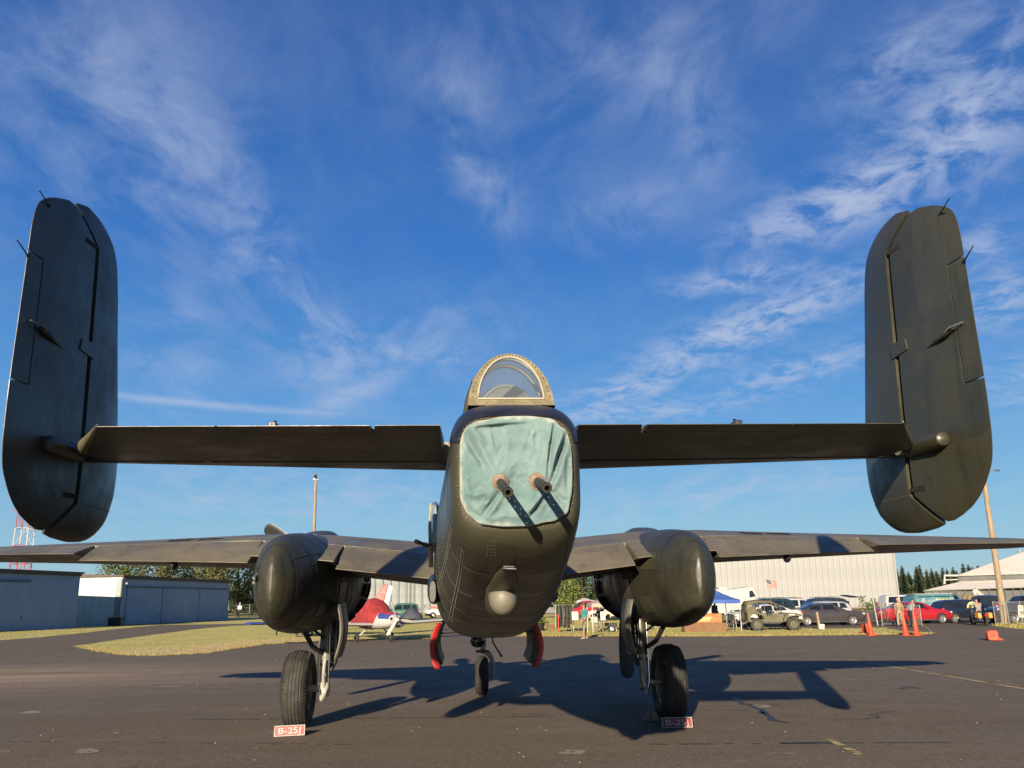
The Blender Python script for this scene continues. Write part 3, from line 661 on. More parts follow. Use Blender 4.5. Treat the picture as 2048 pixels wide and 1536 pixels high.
for sgn in (-1, 1):
    X = 3.35*sgn; inn = -sgn                                  # the face towards the fuselage looks along inn*X
    def chord(z): return sinterp(z, LE_T), sinterp(z, TE_T)
    def frac(z, y): le, te = chord(z); return min(1, max(0, (le-y)/(le-te)))
    def full(z): le, te = chord(z); return (X, le, z), (X, te, z), FT*min(1.0, 1.85/max(.4, le-te))**.15
    st_f = [(*full(z), 0.0, frac(z, interp(z, HG)+.02)) for z in zs]
    fin = part(foil(st_f, (1, 0, 0), 16), 'tail_fin', OD, sharp=55)
    st_r = []
    for z in zs:
        le, te = chord(z); h = interp(z, HG)-.045
        if te >= h-.02: continue
        end = 1.0 if not (3.347 < z < 4.283) else frac(z, 5.985)
        st_r.append((*full(z), frac(z, h), end))
    HR = ((X, 6.78, 3.6), 'Z', R(.8))
    rud = part(foil(st_r, (1, 0, 0), 14, rot=HR), 'rudder', OD, sharp=50)
    st_t = [(*full(z), frac(z, 5.972), 1.0) for z in (3.358, 3.5, 3.8, 4.1, 4.272)]
    part(foil(st_t, (1, 0, 0), 8, rot=HR), 'trim_tab', OD, rud, sharp=50)
    def rp(y, z, off): # point on the inboard rudder / fin skin
        c = frac(z, y); le, te = chord(z); p = Vector((X+inn*((le-te)*yt(c, FT)+off), y, z))
        if y < 6.76: p = Vector(HR[0])+Matrix.Rotation(R(.8), 3, 'Z') @ (p-Vector(HR[0]))
        return p
    hp = MB(); c4 = [(6.82, 3.77), (6.82, 3.90), (6.60, 3.88), (6.58, 3.79)]
    hp.loft([[rp(y, z, -.03) for y, z in c4], [rp(y, z, .012) for y, z in c4]]); part(hp, 'hinge_plate', OD, fin)
    for z, y0, y1 in ((4.66, 6.72, 6.52), (2.66, 6.80, 6.60)):
        hb = MB(); hb.loft([[rp(y, zz, -.02) for y, zz in ((y0, z), (y1, z-.01), (y1, z+.03), (y0, z+.035))], [rp(y, zz, .006) for y, zz in ((y0, z), (y1, z-.01), (y1, z+.03), (y0, z+.035))]]); part(hb, 'hinge_slot', GAP, fin)
    # tab actuator fairing and push rod
    ac = MB(); ac.tube([rp(6.35, 3.725, 0), rp(6.2, 3.745, .012), rp(6.08, 3.76, .028), rp(6.0, 3.775, .02)], [.004, .018, .026, .014], 8); part(ac, 'tab_actuator', OD, rud)
    ac = MB(); ac.tube([rp(6.10, 3.76, .03), rp(5.98, 3.78, .055), rp(5.88, 3.79, .02)], .007, 6); part(ac, 'push_rod', STEEL, rud)
    # static rods on the trailing edge
    def on_x(px, py, x): d = ray(px, py); return _c+d*((x-_c.x)/d.x)
    for tip, base in (((78, 379), (110, 412)), ((33, 478), (70, 512))):
        bq, tq = on_x(*base, -3.285), on_x(*tip, -3.30); a = rp(bq.y, bq.z, .004); b = Vector((X+inn*.05, tq.y, tq.z))
        t = MB(); t.tube([a, lerp(a, b, .08), b], [.014, .006, .004], 6); part(t, 'static_rod', BLACK, rud)
    # skin laps and rivet rows
    for pts, m_ in (([(6.95+.0*k, 2.75+.05*k) for k in range(40)], SEAM), ([(6.86+.04*k, 2.625+.0*k) for k in range(18)], SEAM), ([(6.78+.03*k, 4.60-.009*k) for k in range(17)], SEAM), ([(7.25, 2.7+.06*k) for k in range(30)], SEAM)):
        s = MB(); P = [rp(y, z, .002) for y, z in pts]
        for i in range(len(P)-1):
            d = (P[i+1]-P[i]).normalized(); u = d.cross(Vector((1, 0, 0))).normalized()*.003; s.quad(P[i]-u, P[i+1]-u, P[i+1]+u, P[i]+u)
        part(s, 'skin_lap', m_, fin)
    rv = MB()
    for k in range(26): p = rp(6.84+.03*k, 2.64-.0*k, .001); rv.ell(p, (.004, .006, .006), 5, 3)
    for k in range(30): p = rp(6.84, 2.68+.012*k, .001); rv.ell(p, (.003, .005, .005), 5, 3)
    for yy, z0_, z1_ in ((6.98, 2.7, 4.75), (7.22, 2.75, 4.7), (7.42, 2.8, 4.0)):
        for k in range(int((z1_-z0_)/.035)): p = rp(yy, z0_+.035*k, .0005); rv.ell(p, (.002, .004, .004), 5, 3)
    for zz in (3.3, 3.72, 4.15, 4.55):
        for k in range(16): p = rp(6.86+.035*k, zz-.004*k, .0005); rv.ell(p, (.002, .004, .004), 5, 3)
    tag(part(rv, 'rivet_row', SEAML, fin, sharp=90), kind='stuff')
    # ---- tailplane
    Z = 3.02
    def sle(x): return 7.70-.175*x
    XS = [.40, .8, 1.3, 1.8, 2.3, 2.7, 2.9, 3.1, 3.28]
    st_s = [((sgn*x, sle(x), Z), (sgn*x, 5.74, Z), .088, 0, (sle(x)-6.87)/(sle(x)-5.74)) for x in XS]
    if sgn < 0: st_s = st_s[::-1]
    stab = part(foil(st_s, (0, 0, 1), 14), 'stabilizer', OD, sharp=50)
    EX = [.47, .9, .93, 1.3, 1.9, 1.96, 2.3, 2.70, 2.72, 2.85, 2.98, 3.10]
    def ete(x): return 5.74 if x <= 2.72 else lerp(5.74, 6.50, (x-2.72)/.38)
    st_e = []
    for x in EX:
        c_ = lambda y: (sle(x)-y)/(sle(x)-5.74)
        st_e.append(((sgn*x, sle(x), Z), (sgn*x, 5.74, Z), .088, c_(6.80), c_(ete(x)) if not (.91 < x < 1.95) else c_(5.93)))
    if sgn < 0: st_e = st_e[::-1]
    ER = ((0, 6.83, Z), 'X', R(.5))
    ele = part(foil(st_e, (0, 0, 1), 12, rot=ER), 'elevator', OD, sharp=45)
    c_ = lambda x, y: (sle(x)-y)/(sle(x)-5.74)
    st_t = [((sgn*x, sle(x), Z), (sgn*x, 5.74, Z), .088, c_(x, 5.92), 1.0) for x in ((.94, 1.4, 1.94) if sgn > 0 else (1.94, 1.4, .94))]
    part(foil(st_t, (0, 0, 1), 6, rot=ER), 'trim_tab', OD, ele, sharp=45)
    tipc = MB(); a_, b_ = Vector((sgn*2.72, 5.742, Z+.003)), Vector((sgn*3.115, 6.50, Z-.01)); d_ = (b_-a_).normalized()
    tipc.tube([a_, lerp(a_, b_, .45), b_, b_+d_*.06], [.004, .026, .058, .05], 12); part(tipc, 'elevator_tip', OD2, ele)
    bul = MB(); bul.lathe([(.0001, 6.20), (.035, 6.203), (.052, 6.215), (.06, 6.25), (.063, 6.5), (.062, 6.72)], (sgn*3.255, 0, 2.99), 'Y', 20, True)
    part(bul, 'tip_fairing', OD, stab, sharp=40)
    for x, y in ((1.62, 5.95), (2.3, 6.8)):
        hb = MB(); hb.box((sgn*x, y+.02, Z+.035 if x < 2 else Z-.055), (.05, .14, .035)); hb.tube([(sgn*x, y-.05, Z+.03), (sgn*x, y+.06, Z+.075 if x < 2 else Z-.06)], .012, 6); part(hb, 'elevator_hinge', BLACK, ele, bevel=.005)

# ---- wings: gull inner panels, flat outer panels
def wing_st(x):
    le = interp(x, [(.4, 17.45), (2.93, 17.15), (3.8, 16.95), (7, 16.35), (9.5, 15.9), (9.95, 15.68), (10.12, 15.3)])
    te = interp(x, [(.4, 13.05), (2.93, 13.2), (3.8, 13.28), (7, 13.98), (9.5, 14.5), (9.95, 14.72), (10.12, 15.1)])
    zt = interp(x, [(.4, 2.27), (2.93, 2.56), (3.8, 2.60), (7, 2.66), (10.3, 2.70)])
    zl = zt+interp(x, [(.4, .20), (3, .18), (10.3, .04)]); th = interp(x, [(.4, .175), (3, .165), (10, .12)])
    return (x, le, zl), (x, te, zt), th
for sgn in (-1, 1):
    def S(x, c0, c1): (a, b, c), (d, e, f), th = wing_st(x); return ((sgn*a, b, c), (sgn*d, e, f), th, c0, c1)
    def order(l): return l if sgn > 0 else l[::-1]
    def cf(x): (_, le, _), (_, te, _), _ = wing_st(x); return 1-min(.27, .98/(le-te))
    XW = [.35, 1.0, 1.6, 2.2, 2.93, 3.3, 3.8, 4.6, 5.6, 6.3, 6.32, 7, 8, 9, 9.5, 9.75, 9.92, 10.04, 10.1]
    wing = part(foil(order([S(x, 0, cf(x)-.001 if x < 9.6 else 1.0) for x in XW]), (0, 0, 1), 22, .018), 'wing', ODW, sharp=50)
    def flapm(xs, ang, name, m=ODW):
        def piv(x):
            a, b, th, _, _ = S(x, 0, 0); a, b = Vector(a), Vector(b); c = cf(x); return lerp(a, b, c)+Vector((0, 0, (b-a).length*(yt(c, th)+.018*4*c*(1-c))+.004))
        (hx, hy, hz), (kx, ky, kz) = piv(xs[0]), piv(xs[-1])
        ax = Vector((kx-hx, ky-hy, kz-hz)).normalized()*sgn
        return part(foil(order([S(x, cf(x)+.0025, 1.0) for x in xs]), (0, 0, 1), 10, .018, rot=((hx, hy, hz), ax, R(ang))), name, m, sharp=40)
    f1 = flapm([.74, 1.2, 1.7, 2.22], 7, 'flap'); f2 = flapm([3.55, 4.4, 5.3, 6.22], 7, 'flap')
    al = flapm([6.30, 7.2, 8.4, 9.45], -1, 'aileron')
    # nacelle-side stub of the trailing edge between the flaps
    stub = flapm([2.26, 2.6, 3.0, 3.50], 1.0, 'trailing_edge_stub')
    for x in (4.75,):
        t = MB(); p = Vector((sgn*x, 13.75, 2.46)); t.ell(p, (.05, .12, .07), 10, 8); part(t, 'flap_bracket', BLACK, f2)
    def wtop(x, c, off):
        a, b, th, _, _ = S(x, 0, 0); a, b = Vector(a), Vector(b); ch = (b-a).length; return lerp(a, b, c)+Vector((0, 0, ch*(yt(c, th)+.018*4*c*(1-c))+off))
    for (xa, xb) in ((4.35, 4.70), (4.82, 5.2)):                      # oil cooler exits on the outer panel
        t = MB(); q = [wtop(xa, .625, .004), wtop(xb, .625, .004), wtop(xb, .66, .008), wtop(xa, .66, .008)]; t.quad(*q); part(t, 'air_exit_slot', GAP, wing)
        t = MB(); t.quad(wtop(xa-.03, .58, .004), wtop(xb+.03, .58, .004), wtop(xb+.03, .625, .018), wtop(xa-.03, .625, .018)); part(t, 'slot_lip', ODW, wing)
    for cc in (.50, .66):
        s = MB(); P = [wtop(.8+.2*k, cc, .003) for k in range(45)]
        for i in range(len(P)-1): u = Vector((0, .006, 0)); s.quad(P[i]-u, P[i+1]-u, P[i+1]+u, P[i]+u)
        part(s, 'skin_lap', SEAM, wing)
    for xx in (1.15, 4.0, 5.7, 7.3, 8.5):
        s = MB(); P = [wtop(xx, .35+.02*k, .003) for k in range(18)]
        for i in range(len(P)-1): u = Vector((.006, 0, 0)); s.quad(P[i]-u, P[i+1]-u, P[i+1]+u, P[i]+u)
        part(s, 'skin_lap', SEAM, wing)

    # ---- nacelle, cowling, propeller
    NX = 2.93*sgn
    NS = [(12.12, .012, 2.02, 2.26, 2.0), (12.14, .065, 1.90, 2.40, 2.0), (12.20, .13, 1.80, 2.52, 2.0), (12.33, .215, 1.705, 2.63, 2.02), (12.55, .31, 1.61, 2.73, 2.05), (12.9, .42, 1.53, 2.83, 2.08), (13.4, .535, 1.46, 2.90, 2.1), (14.0, .635, 1.425, 2.95, 2.12), (14.8, .70, 1.42, 2.99, 2.12), (15.6, .725, 1.44, 3.0, 2.1), (16.3, .735, 1.48, 3.0, 2.05), (16.95, .735, 1.505, 2.98, 2.0)]
    NSF = []
    for i in range(len(NS)-1):
        for t in range(3): NSF.append(tuple(lerp(NS[i][k], NS[i+1][k], t/3) for k in range(5)))
    NSF.append(NS[-1])
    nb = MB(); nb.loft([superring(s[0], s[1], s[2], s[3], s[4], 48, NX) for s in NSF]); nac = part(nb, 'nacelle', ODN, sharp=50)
    def nac_pt(y, a, off=.003):
        q = [interp(y, [(s[0], s[k]) for s in NS]) for k in (1, 2, 3, 4)]; e = 2/q[3]; ca, sa = math.cos(a), math.sin(a); zc, hh = (q[1]+q[2])/2, (q[2]-q[1])/2
        p = Vector((NX+q[0]*math.copysign(abs(ca)**e, ca), y, zc+hh*math.copysign(abs(sa)**e, sa))); return p+Vector((ca, 0, sa))*off
    for pts in ([(12.42, 2*math.pi*k/60) for k in range(61)], [(14.9, 2*math.pi*k/60) for k in range(61)], [(12.2+.07*k, .02) for k in range(44)], [(12.2+.07*k, math.pi-.02) for k in range(44)], [(12.9, 2*math.pi*k/60) for k in range(61)], [(13.9, 2*math.pi*k/60) for k in range(61)], [(12.3+.06*k, .62) for k in range(40)], [(12.3+.06*k, math.pi-.62) for k in range(40)], [(12.3+.06*k, -1.2) for k in range(40)], [(12.3+.06*k, math.pi+1.2) for k in range(40)]):
        s = MB(); P = [nac_pt(*p) for p in pts]
        for i in range(len(P)-1):
            d = (P[i+1]-P[i]); o_ = Vector((P[i].x-NX, 0, P[i].z-2.2)); u = d.cross(o_).normalized()*.006; s.quad(P[i]-u, P[i+1]-u, P[i+1]+u, P[i]+u)
        part(s, 'skin_lap', SEAM, nac)
    for (ya, yb, aa, ab) in ((13.05, 13.55, .15, .55), (14.1, 14.7, -.45, .0), (13.3, 13.75, -.75, -.35), (15.1, 15.8, .2, .6)):
        for side_ in (0, 1):
            f_ = (lambda a: a) if side_ == 0 else (lambda a: math.pi-a)
            d_ = MB(); rows_ = [[nac_pt(lerp(ya, yb, u/3), f_(lerp(aa, ab, v_/4)), .004) for v_ in range(5)] for u in range(4)]; d_.loft(rows_, False, False, closed=False); pd = part(d_, 'access_panel', OD, nac, sharp=60)
            q = [nac_pt(ya, f_(lerp(aa, ab, v_/6)), .006) for v_ in range(7)]+[nac_pt(lerp(ya, yb, v_/6), f_(ab), .006) for v_ in range(7)]+[nac_pt(yb, f_(lerp(ab, aa, v_/6)), .006) for v_ in range(7)]+[nac_pt(lerp(yb, ya, v_/6), f_(aa), .006) for v_ in range(7)]
            e_ = MB(); e_.tube(q, .004, 4, False); part(e_, 'panel_gap', GAP, nac)
    if sgn < 0:
        for dz_ in (.0, -.06):
            t = MB(); p = nac_pt(12.35, math.pi*.97); t.tube([p+Vector((-.02, .2, dz_+.1)), p+Vector((-.03, -.03, dz_+.02)), p+Vector((-.035, -.09, dz_))], .022, 8); part(t, 'drain_pipe', STEEL, nac)
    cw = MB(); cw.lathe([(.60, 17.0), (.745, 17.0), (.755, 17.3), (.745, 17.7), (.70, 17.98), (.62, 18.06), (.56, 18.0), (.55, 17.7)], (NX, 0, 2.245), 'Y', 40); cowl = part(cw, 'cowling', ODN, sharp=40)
    for k in range(16):                                            # cowl flaps with the exhaust stubs between them
        a0, a1 = 2*math.pi*(k+.06)/16, 2*math.pi*(k+.94)/16; fl = MB(); rA = [Vector((NX+.757*math.cos(lerp(a0, a1, t/4)), 17.06, 2.245+.757*math.sin(lerp(a0, a1, t/4)))) for t in range(5)]; ro, yo = (.85, 16.66) if k % 2 else (.82, 16.78); rB = [Vector((NX+ro*math.cos(lerp(a0, a1, t/4)), yo, 2.245+ro*math.sin(lerp(a0, a1, t/4)))) for t in range(5)]
        fl.loft([rA, rB], False, False, closed=False); f_o = part(fl, 'cowl_flap', BLACK, cowl); mdf = f_o.modifiers.new('wall', 'SOLIDIFY'); mdf.thickness = .008
    eg = MB(); eg.lathe([(.0001, 17.5), (.54, 17.5), (.54, 17.6), (.28, 17.62), (.22, 17.95), (.0001, 18.0)], (NX, 0, 2.245), 'Y', 24); part(eg, 'engine_face', BLACK, cowl)
    sc = MB(); sc.loft([superring(15.2, .10, 2.95, 3.02, 2.4, 20, NX), superring(15.7, .24, 2.93, 3.11, 2.6, 20, NX), superring(16.1, .26, 2.93, 3.155, 2.8, 20, NX), superring(17.0, .24, 2.92, 3.15, 2.8, 20, NX), superring(17.5, .21, 2.92, 3.12, 2.6, 20, NX)]); part(sc, 'carburettor_scoop', OD, nac, sharp=40)
    hub = MB(); hub.lathe([(.0001, 18.75), (.07, 18.72), (.10, 18.6), (.11, 18.45), (.16, 18.35), (.16, 18.15), (.10, 18.05)], (NX, 0, 2.245), 'Y', 20, True); hub_o = part(hub, 'propeller', GREYP, sharp=40)
    a0 = R(142) if sgn < 0 else R(-90)
    for k in range(3):
        a = a0+k*2*math.pi/3; d = Vector((math.cos(a), 0, math.sin(a))); sd_ = Vector((-math.sin(a), 0, math.cos(a))); rings = []
        for rr, wd, th, tw in ((.12, .07, .07, 50), (.35, .075, .06, 46), (.6, .13, .045, 40), (.9, .172, .034, 33), (1.25, .185, .024, 27), (1.6, .175, .017, 22), (1.8, .15, .012, 20), (1.89, .10, .009, 19), (1.92, .04, .006, 19)):
            ctr = Vector((NX, 18.3, 2.245))+d*rr; ch = sd_*math.cos(R(tw))+Vector((0, 1, 0))*math.sin(R(tw)); nr = d.cross(ch)
            rings.append([ctr+ch*(wd*math.cos(2*math.pi*j/14))+nr*(th*math.sin(2*math.pi*j/14)) for j in range(14)])
        bl = MB(); bl.loft(rings); part(bl, 'blade', BLACK, hub_o, sharp=60)

    # ---- main gear
    WX, WY, WR = 2.945*sgn, 14.58, .585
    ty = MB(); prof = []
    for k in range(33):
        t = -1+2*k/32; ww = .215*t; rr = WR-.17*abs(t)**3.2
        if abs(t) < .62 and (k % 4 == 0): rr -= .011
        prof.append((rr, ww))
    prof = [(.30, -.17), (.36, -.20)]+prof+[(.36, .20), (.30, .17)]
    ty.lathe(prof, (WX, WY, WR-.012), 'X', 56); tyre = part(ty, 'wheel', RUBBER, sharp=28)
    lug = MB()
    for k in range(64):                                            # lattice tread on both shoulders
        a = 2*math.pi*k/64
        for sd_ in (-1, 1):
            for dd in (-.05, .05):
                p0 = Vector((WX+sd_*.150, WY+math.cos(a)*(WR-.035), WR-.012+math.sin(a)*(WR-.035))); p1 = Vector((WX+sd_*.198, WY+math.cos(a+dd)*(WR-.11), WR-.012+math.sin(a+dd)*(WR-.11)))
                lug.tube([p0, lerp(p0, p1, .5)+(lerp(p0, p1, .5)-Vector((WX, WY, WR))).normalized()*.014, p1], .0065, 4)
    tag(part(lug, 'tread_lattice', RUBBER, tyre, sharp=60), kind='stuff')
    rm = MB(); rm.lathe([(.0001, -.05), (.08, -.07), (.10, -.03), (.24, -.08), (.28, -.15), (.31, -.165)], (WX, WY, WR-.012), 'X', 28); rm.lathe([(.0001, .05), (.08, .07), (.10, .03), (.24, .08), (.28, .15), (.31, .165)], (WX, WY, WR-.012), 'X', 28)
    part(rm, 'rim', STEEL, tyre, sharp=30)
    SX = 2.545*sgn
    sk = MB(); sk.tube([(SX, 14.75, 1.9), (SX, 14.63, 1.02)], [.092, .085], 18); sk.tube([(SX, 14.635, 1.06), (SX, 14.63, .99)], .10, 18); up = part(sk, 'oleo_leg', OD if sgn > 0 else mat('leg_grey_green', (.10, .105, .09), (.15, .15, .13), .45), sharp=40)
    pi = MB(); pi.tube([(SX, 14.632, 1.0), (SX, 14.60, .56)], .062, 18); part(pi, 'oleo_piston', GREYP, up)
    fo = MB(); fo.tube([(SX, 14.60, .66), (SX, 14.595, .50), (SX, 14.58, .47)], [.085, .088, .07], 14); fo.tube([(SX-.04*sgn, 14.58, WR-.012), (WX, 14.58, WR-.012)], .055, 14); fo.tube([(SX, 14.59, .52), (SX+.02*sgn, 14.5, .44), (SX+.03*sgn, 14.46, .40)], [.05, .045, .02], 8); part(fo, 'axle_fork', GREYP if sgn < 0 else STEEL, up)
    for (za, zb_, dy) in ((1.0, .78, -.17), (.78, .56, -.17)):
        lk = MB(); pa = (SX, 14.60-.07 if za == 1.0 else 14.60+dy, za); pb = (SX, 14.60+dy if za == 1.0 else 14.60-.06, zb_); lk.tube([pa, pb], [.028, .022], 8); part(lk, 'torque_link', GREYP, up)
    for hx in (-.07, .065):
        hl = MB(); hl.tube([(SX+hx, 14.54, 1.7), (SX+hx*1.1, 14.52, 1.0), (SX+hx*1.05, 14.50, .6), (SX+hx*.4, 14.49, .46)], .009, 6); part(hl, 'brake_line', CHROME if hx > 0 else BLACK, up)
    for z in (1.32, 1.15, .93):
        cl = MB(); cl.lathe([(.088, -.018), (.104, -.018), (.104, .018), (.088, .018)], (SX, 14.66 if z > 1.1 else 14.63, z), 'Z', 16); part(cl, 'collar', BLACK, up)
    db = MB(); db.tube([(SX+.30*sgn, 14.1, 1.52), (SX+.17*sgn, 14.32, 1.22), (SX+.03*sgn, 14.62, 1.08)], [.042, .038, .034], 10); db.tube([(SX+.26*sgn, 14.2, 1.56), (SX+.04*sgn, 14.6, 1.34)], .022, 8); part(db, 'drag_brace', BLACK, up)
    ac = MB(); ac.tube([(SX-.13*sgn, 14.8, 1.6), (SX-.12*sgn, 14.72, .95), (SX-.07*sgn, 14.66, .82)], [.05, .05, .03], 10); part(ac, 'retract_jack', BLACK, up)
    # curved bay door hanging on the inboard side
    dr = MB(); ra, rb = [], []
    for k in range(15):
        t = k/14; z = lerp(1.86, 1.05, t); bulge = .30*math.sin(math.pi*(t*.86+.07))
        x = sgn*(2.30-bulge*.30+.015*t)
        ra.append(Vector((x, 13.75, z))); rb.append(Vector((x-.015*sgn, 14.45, z+.02)))
    dr.loft([ra, rb], False, False, closed=False); d_o = part(dr, 'gear_door', mat('door_grey', (.115, .115, .105), (.17, .17, .15), .42) , sharp=60); md = d_o.modifiers.new('wall', 'SOLIDIFY'); md.thickness = .02
    rod = MB(); rod.tube([(SX-.05*sgn, 14.6, 1.12), (sgn*2.27, 14.2, 1.10)], .012, 6); part(rod, 'door_rod', BLACK, d_o)

# ---- nose gear
NY = 18.89
ty = MB(); prof = [(.20, -.10), (.26, -.125)]
for k in range(25):
    t = -1+2*k/24; rr = .395-.09*abs(t)**3
    if k in (5, 8, 11, 13, 16, 19): rr -= .010
    prof.append((rr, .135*t))
prof += [(.26, .125), (.20, .10)]
ty.lathe(prof, (0, NY, .387), 'X', 44); nw = part(ty, 'nose_wheel', RUBBER, sharp=28)
rm = MB(); rm.lathe([(.0001, -.12), (.06, -.13), (.16, -.09), (.215, -.12)], (0, NY, .387), 'X', 22); rm.lathe([(.0001, .12), (.06, .13), (.16, .09), (.215, .12)], (0, NY, .387), 'X', 22); part(rm, 'rim', WHITE, nw)
ng = MB(); ng.tube([(.04, NY-.05, 1.45), (.02, NY-.02, .95)], [.075, .07], 14); ng.tube([(.02, NY-.02, 1.0), (.03, NY, .86), (.14, NY, .82), (.215, NY, .70), (.235, NY, .5), (.225, NY, .34)], [.055, .06, .06, .05, .045, .05], 12); ng.tube([(.24, NY, .387), (0, NY, .387)], .04, 10); leg = part(ng, 'nose_leg', GREYP)
t = MB(); t.box((.02, NY-.1, .87), (.26, .12, .05)); t.tube([(-.12, NY-.12, .87), (.02, NY-.12, .87)], .03, 8); part(t, 'steering_collar', BLACK, leg, bevel=.008)
t = MB(); t.ell((-.09, NY-.30, 1.10), (.155, .16, .15), 22, 14); part(t, 'landing_lamp', mat('black_gloss', (.008, .01, .016), (.014, .016, .022), .08, spec=.8), leg)
t = MB(); t.tube([(.22, NY-.1, 1.25), (.23, NY-.12, 1.05), (.36, NY-.2, .84), (.41, NY-.22, .76)], [.016, .016, .018, .026], 8); part(t, 'tow_lever', BLACK, leg)
t = MB(); t.box((.16, NY-.1, 1.20), (.13, .10, .12)); part(t, 'red_lock', RED, leg, bevel=.02)
# ---- bomb bay doors, open, red on the outside edge
for sgn in (-1, 1):
    def arc(y, off=0.0):
        out = []
        for k in range(15):
            t = k/14; z = lerp(1.56, .90, t); x = .70+.125*math.sin(math.pi*(t*.80+.05))-.02*t; out.append(Vector((sgn*(x+off), y, z)))
        return out
    dr = MB(); dr.loft([arc(13.6), arc(16.1)], False, False, closed=False); d_o = part(dr, 'bomb_bay_door', mat('bay_interior', (.045, .048, .035), (.07, .07, .05), .5), sharp=60)
    md = d_o.modifiers.new('wall', 'SOLIDIFY'); md.thickness = .05
    ed = MB(); A = arc(13.58, .04); B = arc(13.58, -.04); A2 = arc(13.64, .045); ed.loft([B, A, A2], False, False, closed=False); e_o = part(ed, 'door_edge', RED, d_o); md = e_o.modifiers.new('wall', 'SOLIDIFY'); md.thickness = .012
    for k in range(3):
        t = MB(); y = 13.9+.7*k; q = arc(y, -.035); t.tube(q, .022, 6); part(t, 'door_rib', OD, d_o)
    t = MB(); t.tube([(sgn*.45, 13.8, 1.42), (sgn*.70, 13.8, 1.40)], .015, 6); part(t, 'door_rod', BLACK, d_o)
# ---- tail bumper, belly fitting, waist window and gun, dorsal turret, cockpit
bx_ = on_y(1006, 1190, 6.0).x
t = MB(); t.loft([superring(5.42, .02, 2.045, 2.10, 2, 28, bx_), superring(5.60, .065, 1.985, 2.08, 2.1, 28, bx_), superring(5.85, .098, 1.945, 2.04, 2.1, 28, bx_), superring(6.06, .112, 1.86, 2.02, 2.1, 28, bx_), superring(6.12, .113, 1.79, 2.02, 2.1, 28, bx_), superring(6.4, .115, 1.735, 2.0, 2.1, 28, bx_), superring(6.9, .09, 1.735, 1.95, 2, 28, bx_), superring(7.4, .03, 1.72, 1.85, 2, 28, bx_)], True, True); part(t, 'bumper_fairing', OD, sharp=60)
t = MB(); ax = Vector((0, -.93, -.36)); q = ax.to_track_quat('Z', 'Y').to_matrix(); rg = []
for r_, h in ((.096, -.30), (.099, -.02), (.097, .03), (.088, .075), (.070, .108), (.042, .130), (.004, .138)): rg.append([Vector((bx_, 6.03, 1.885))+q @ Vector((math.cos(2*math.pi*j/32)*r_, math.sin(2*math.pi*j/32)*r_*1.12, h)) for j in range(32)])
t.loft(rg); part(t, 'tail_bumper', mat('bumper_grey', (.135, .13, .10), (.18, .17, .135), .5, scale=8), sharp=60)
fp = on_y(1017, 1133, 5.45); fz = fus_at(5.45)[1]; t = MB(); t.box((fp.x, 5.46, fz-.004), (.075, .07, .028)); t.tube([(fp.x-.04, 5.43, fz-.012), (fp.x+.05, 5.41, fz-.018)], .010, 8); part(t, 'belly_fitting', BLACK, bevel=.006)
for sgn in (-1, 1):
    wy = 9.3 if sgn < 0 else 10.3; hw = fus_at(wy)[0]
    t = MB(); t.loft([superring(wy-.55, .02, 2.42, 2.8, 2.6, 20, sgn*(hw-.02)), superring(wy-.35, .055, 2.36, 2.86, 3, 20, sgn*(hw-.01)), superring(wy+.35, .055, 2.36, 2.86, 3, 20, sgn*(hw-.01)), superring(wy+.6, .02, 2.42, 2.8, 2.6, 20, sgn*(hw-.02))]); wf = part(t, 'waist_window', mat('waist_perspex', (.20, .24, .27), (.25, .29, .33), .12), sharp=50)
    for yy in (wy-.36, wy+.0, wy+.36):
        t = MB(); t.tube([(sgn*(hw+.036), yy, 2.38), (sgn*(hw+.044), yy, 2.6), (sgn*(hw+.03), yy, 2.84)], .012, 6); part(t, 'window_bar', ODX, wf)
    t = MB(); t.tube([(sgn*(hw+.02), wy-.35, 2.40), (sgn*(hw+.16), wy-.66, 2.44)], [.022, .015], 10); t.tube([(sgn*(hw+.13), wy-.60, 2.43), (sgn*(hw+.16), wy-.66, 2.44)], .022, 10); wg = part(t, 'waist_gun', mat('brass_brown', (.20, .15, .085), (.28, .21, .12), .5))
    t = MB(); t.tube([(sgn*(hw+.02), wy-.4, 2.20), (sgn*(hw+.03), wy-.42, 2.41)], .024, 8); part(t, 'gun_post', mat('tan_post', (.42, .31, .17), (.5, .38, .22), .6), wg)
    t = MB(); t.loft([superring(wy-.6, .03, 1.86, 2.06, 2.4, 16, sgn*(hw-.005)), superring(wy-.2, .07, 1.84, 2.14, 2.4, 16, sgn*(hw-.005)), superring(wy+.5, .03, 1.86, 2.1, 2.4, 16, sgn*(hw-.005))]); part(t, 'side_blister', BLACK, wf, sharp=50)
t = MB(); t.lathe([(.52, 3.10), (.54, 3.25), (.50, 3.42), (.36, 3.58), (.16, 3.66), (.0001, 3.67)], (0, 16.9, 0), 'Z', 24); part(t, 'dorsal_turret', glass_mat('clear_perspex', (.94, .96, .97), .03, .95), sharp=60)
t = MB(); t.loft([superring(17.7, .45, 2.9, 3.28, 2.4, 28), superring(18.1, .52, 2.9, 3.62, 2.6, 28), superring(18.8, .52, 2.8, 3.6, 2.6, 28), superring(19.5, .46, 2.6, 3.1, 2.4, 28)]); part(t, 'cockpit_canopy', mat('cockpit_glass', (.03, .035, .04), (.05, .05, .06), .08), sharp=40)
t = MB(); t.lathe([(.0001, 0), (.10, .02), (.13, .07), (.10, .12), (.0001, .14)], (-.52, 14.2, 2.98), 'Z', 14); part(t, 'loop_antenna', BLACK)

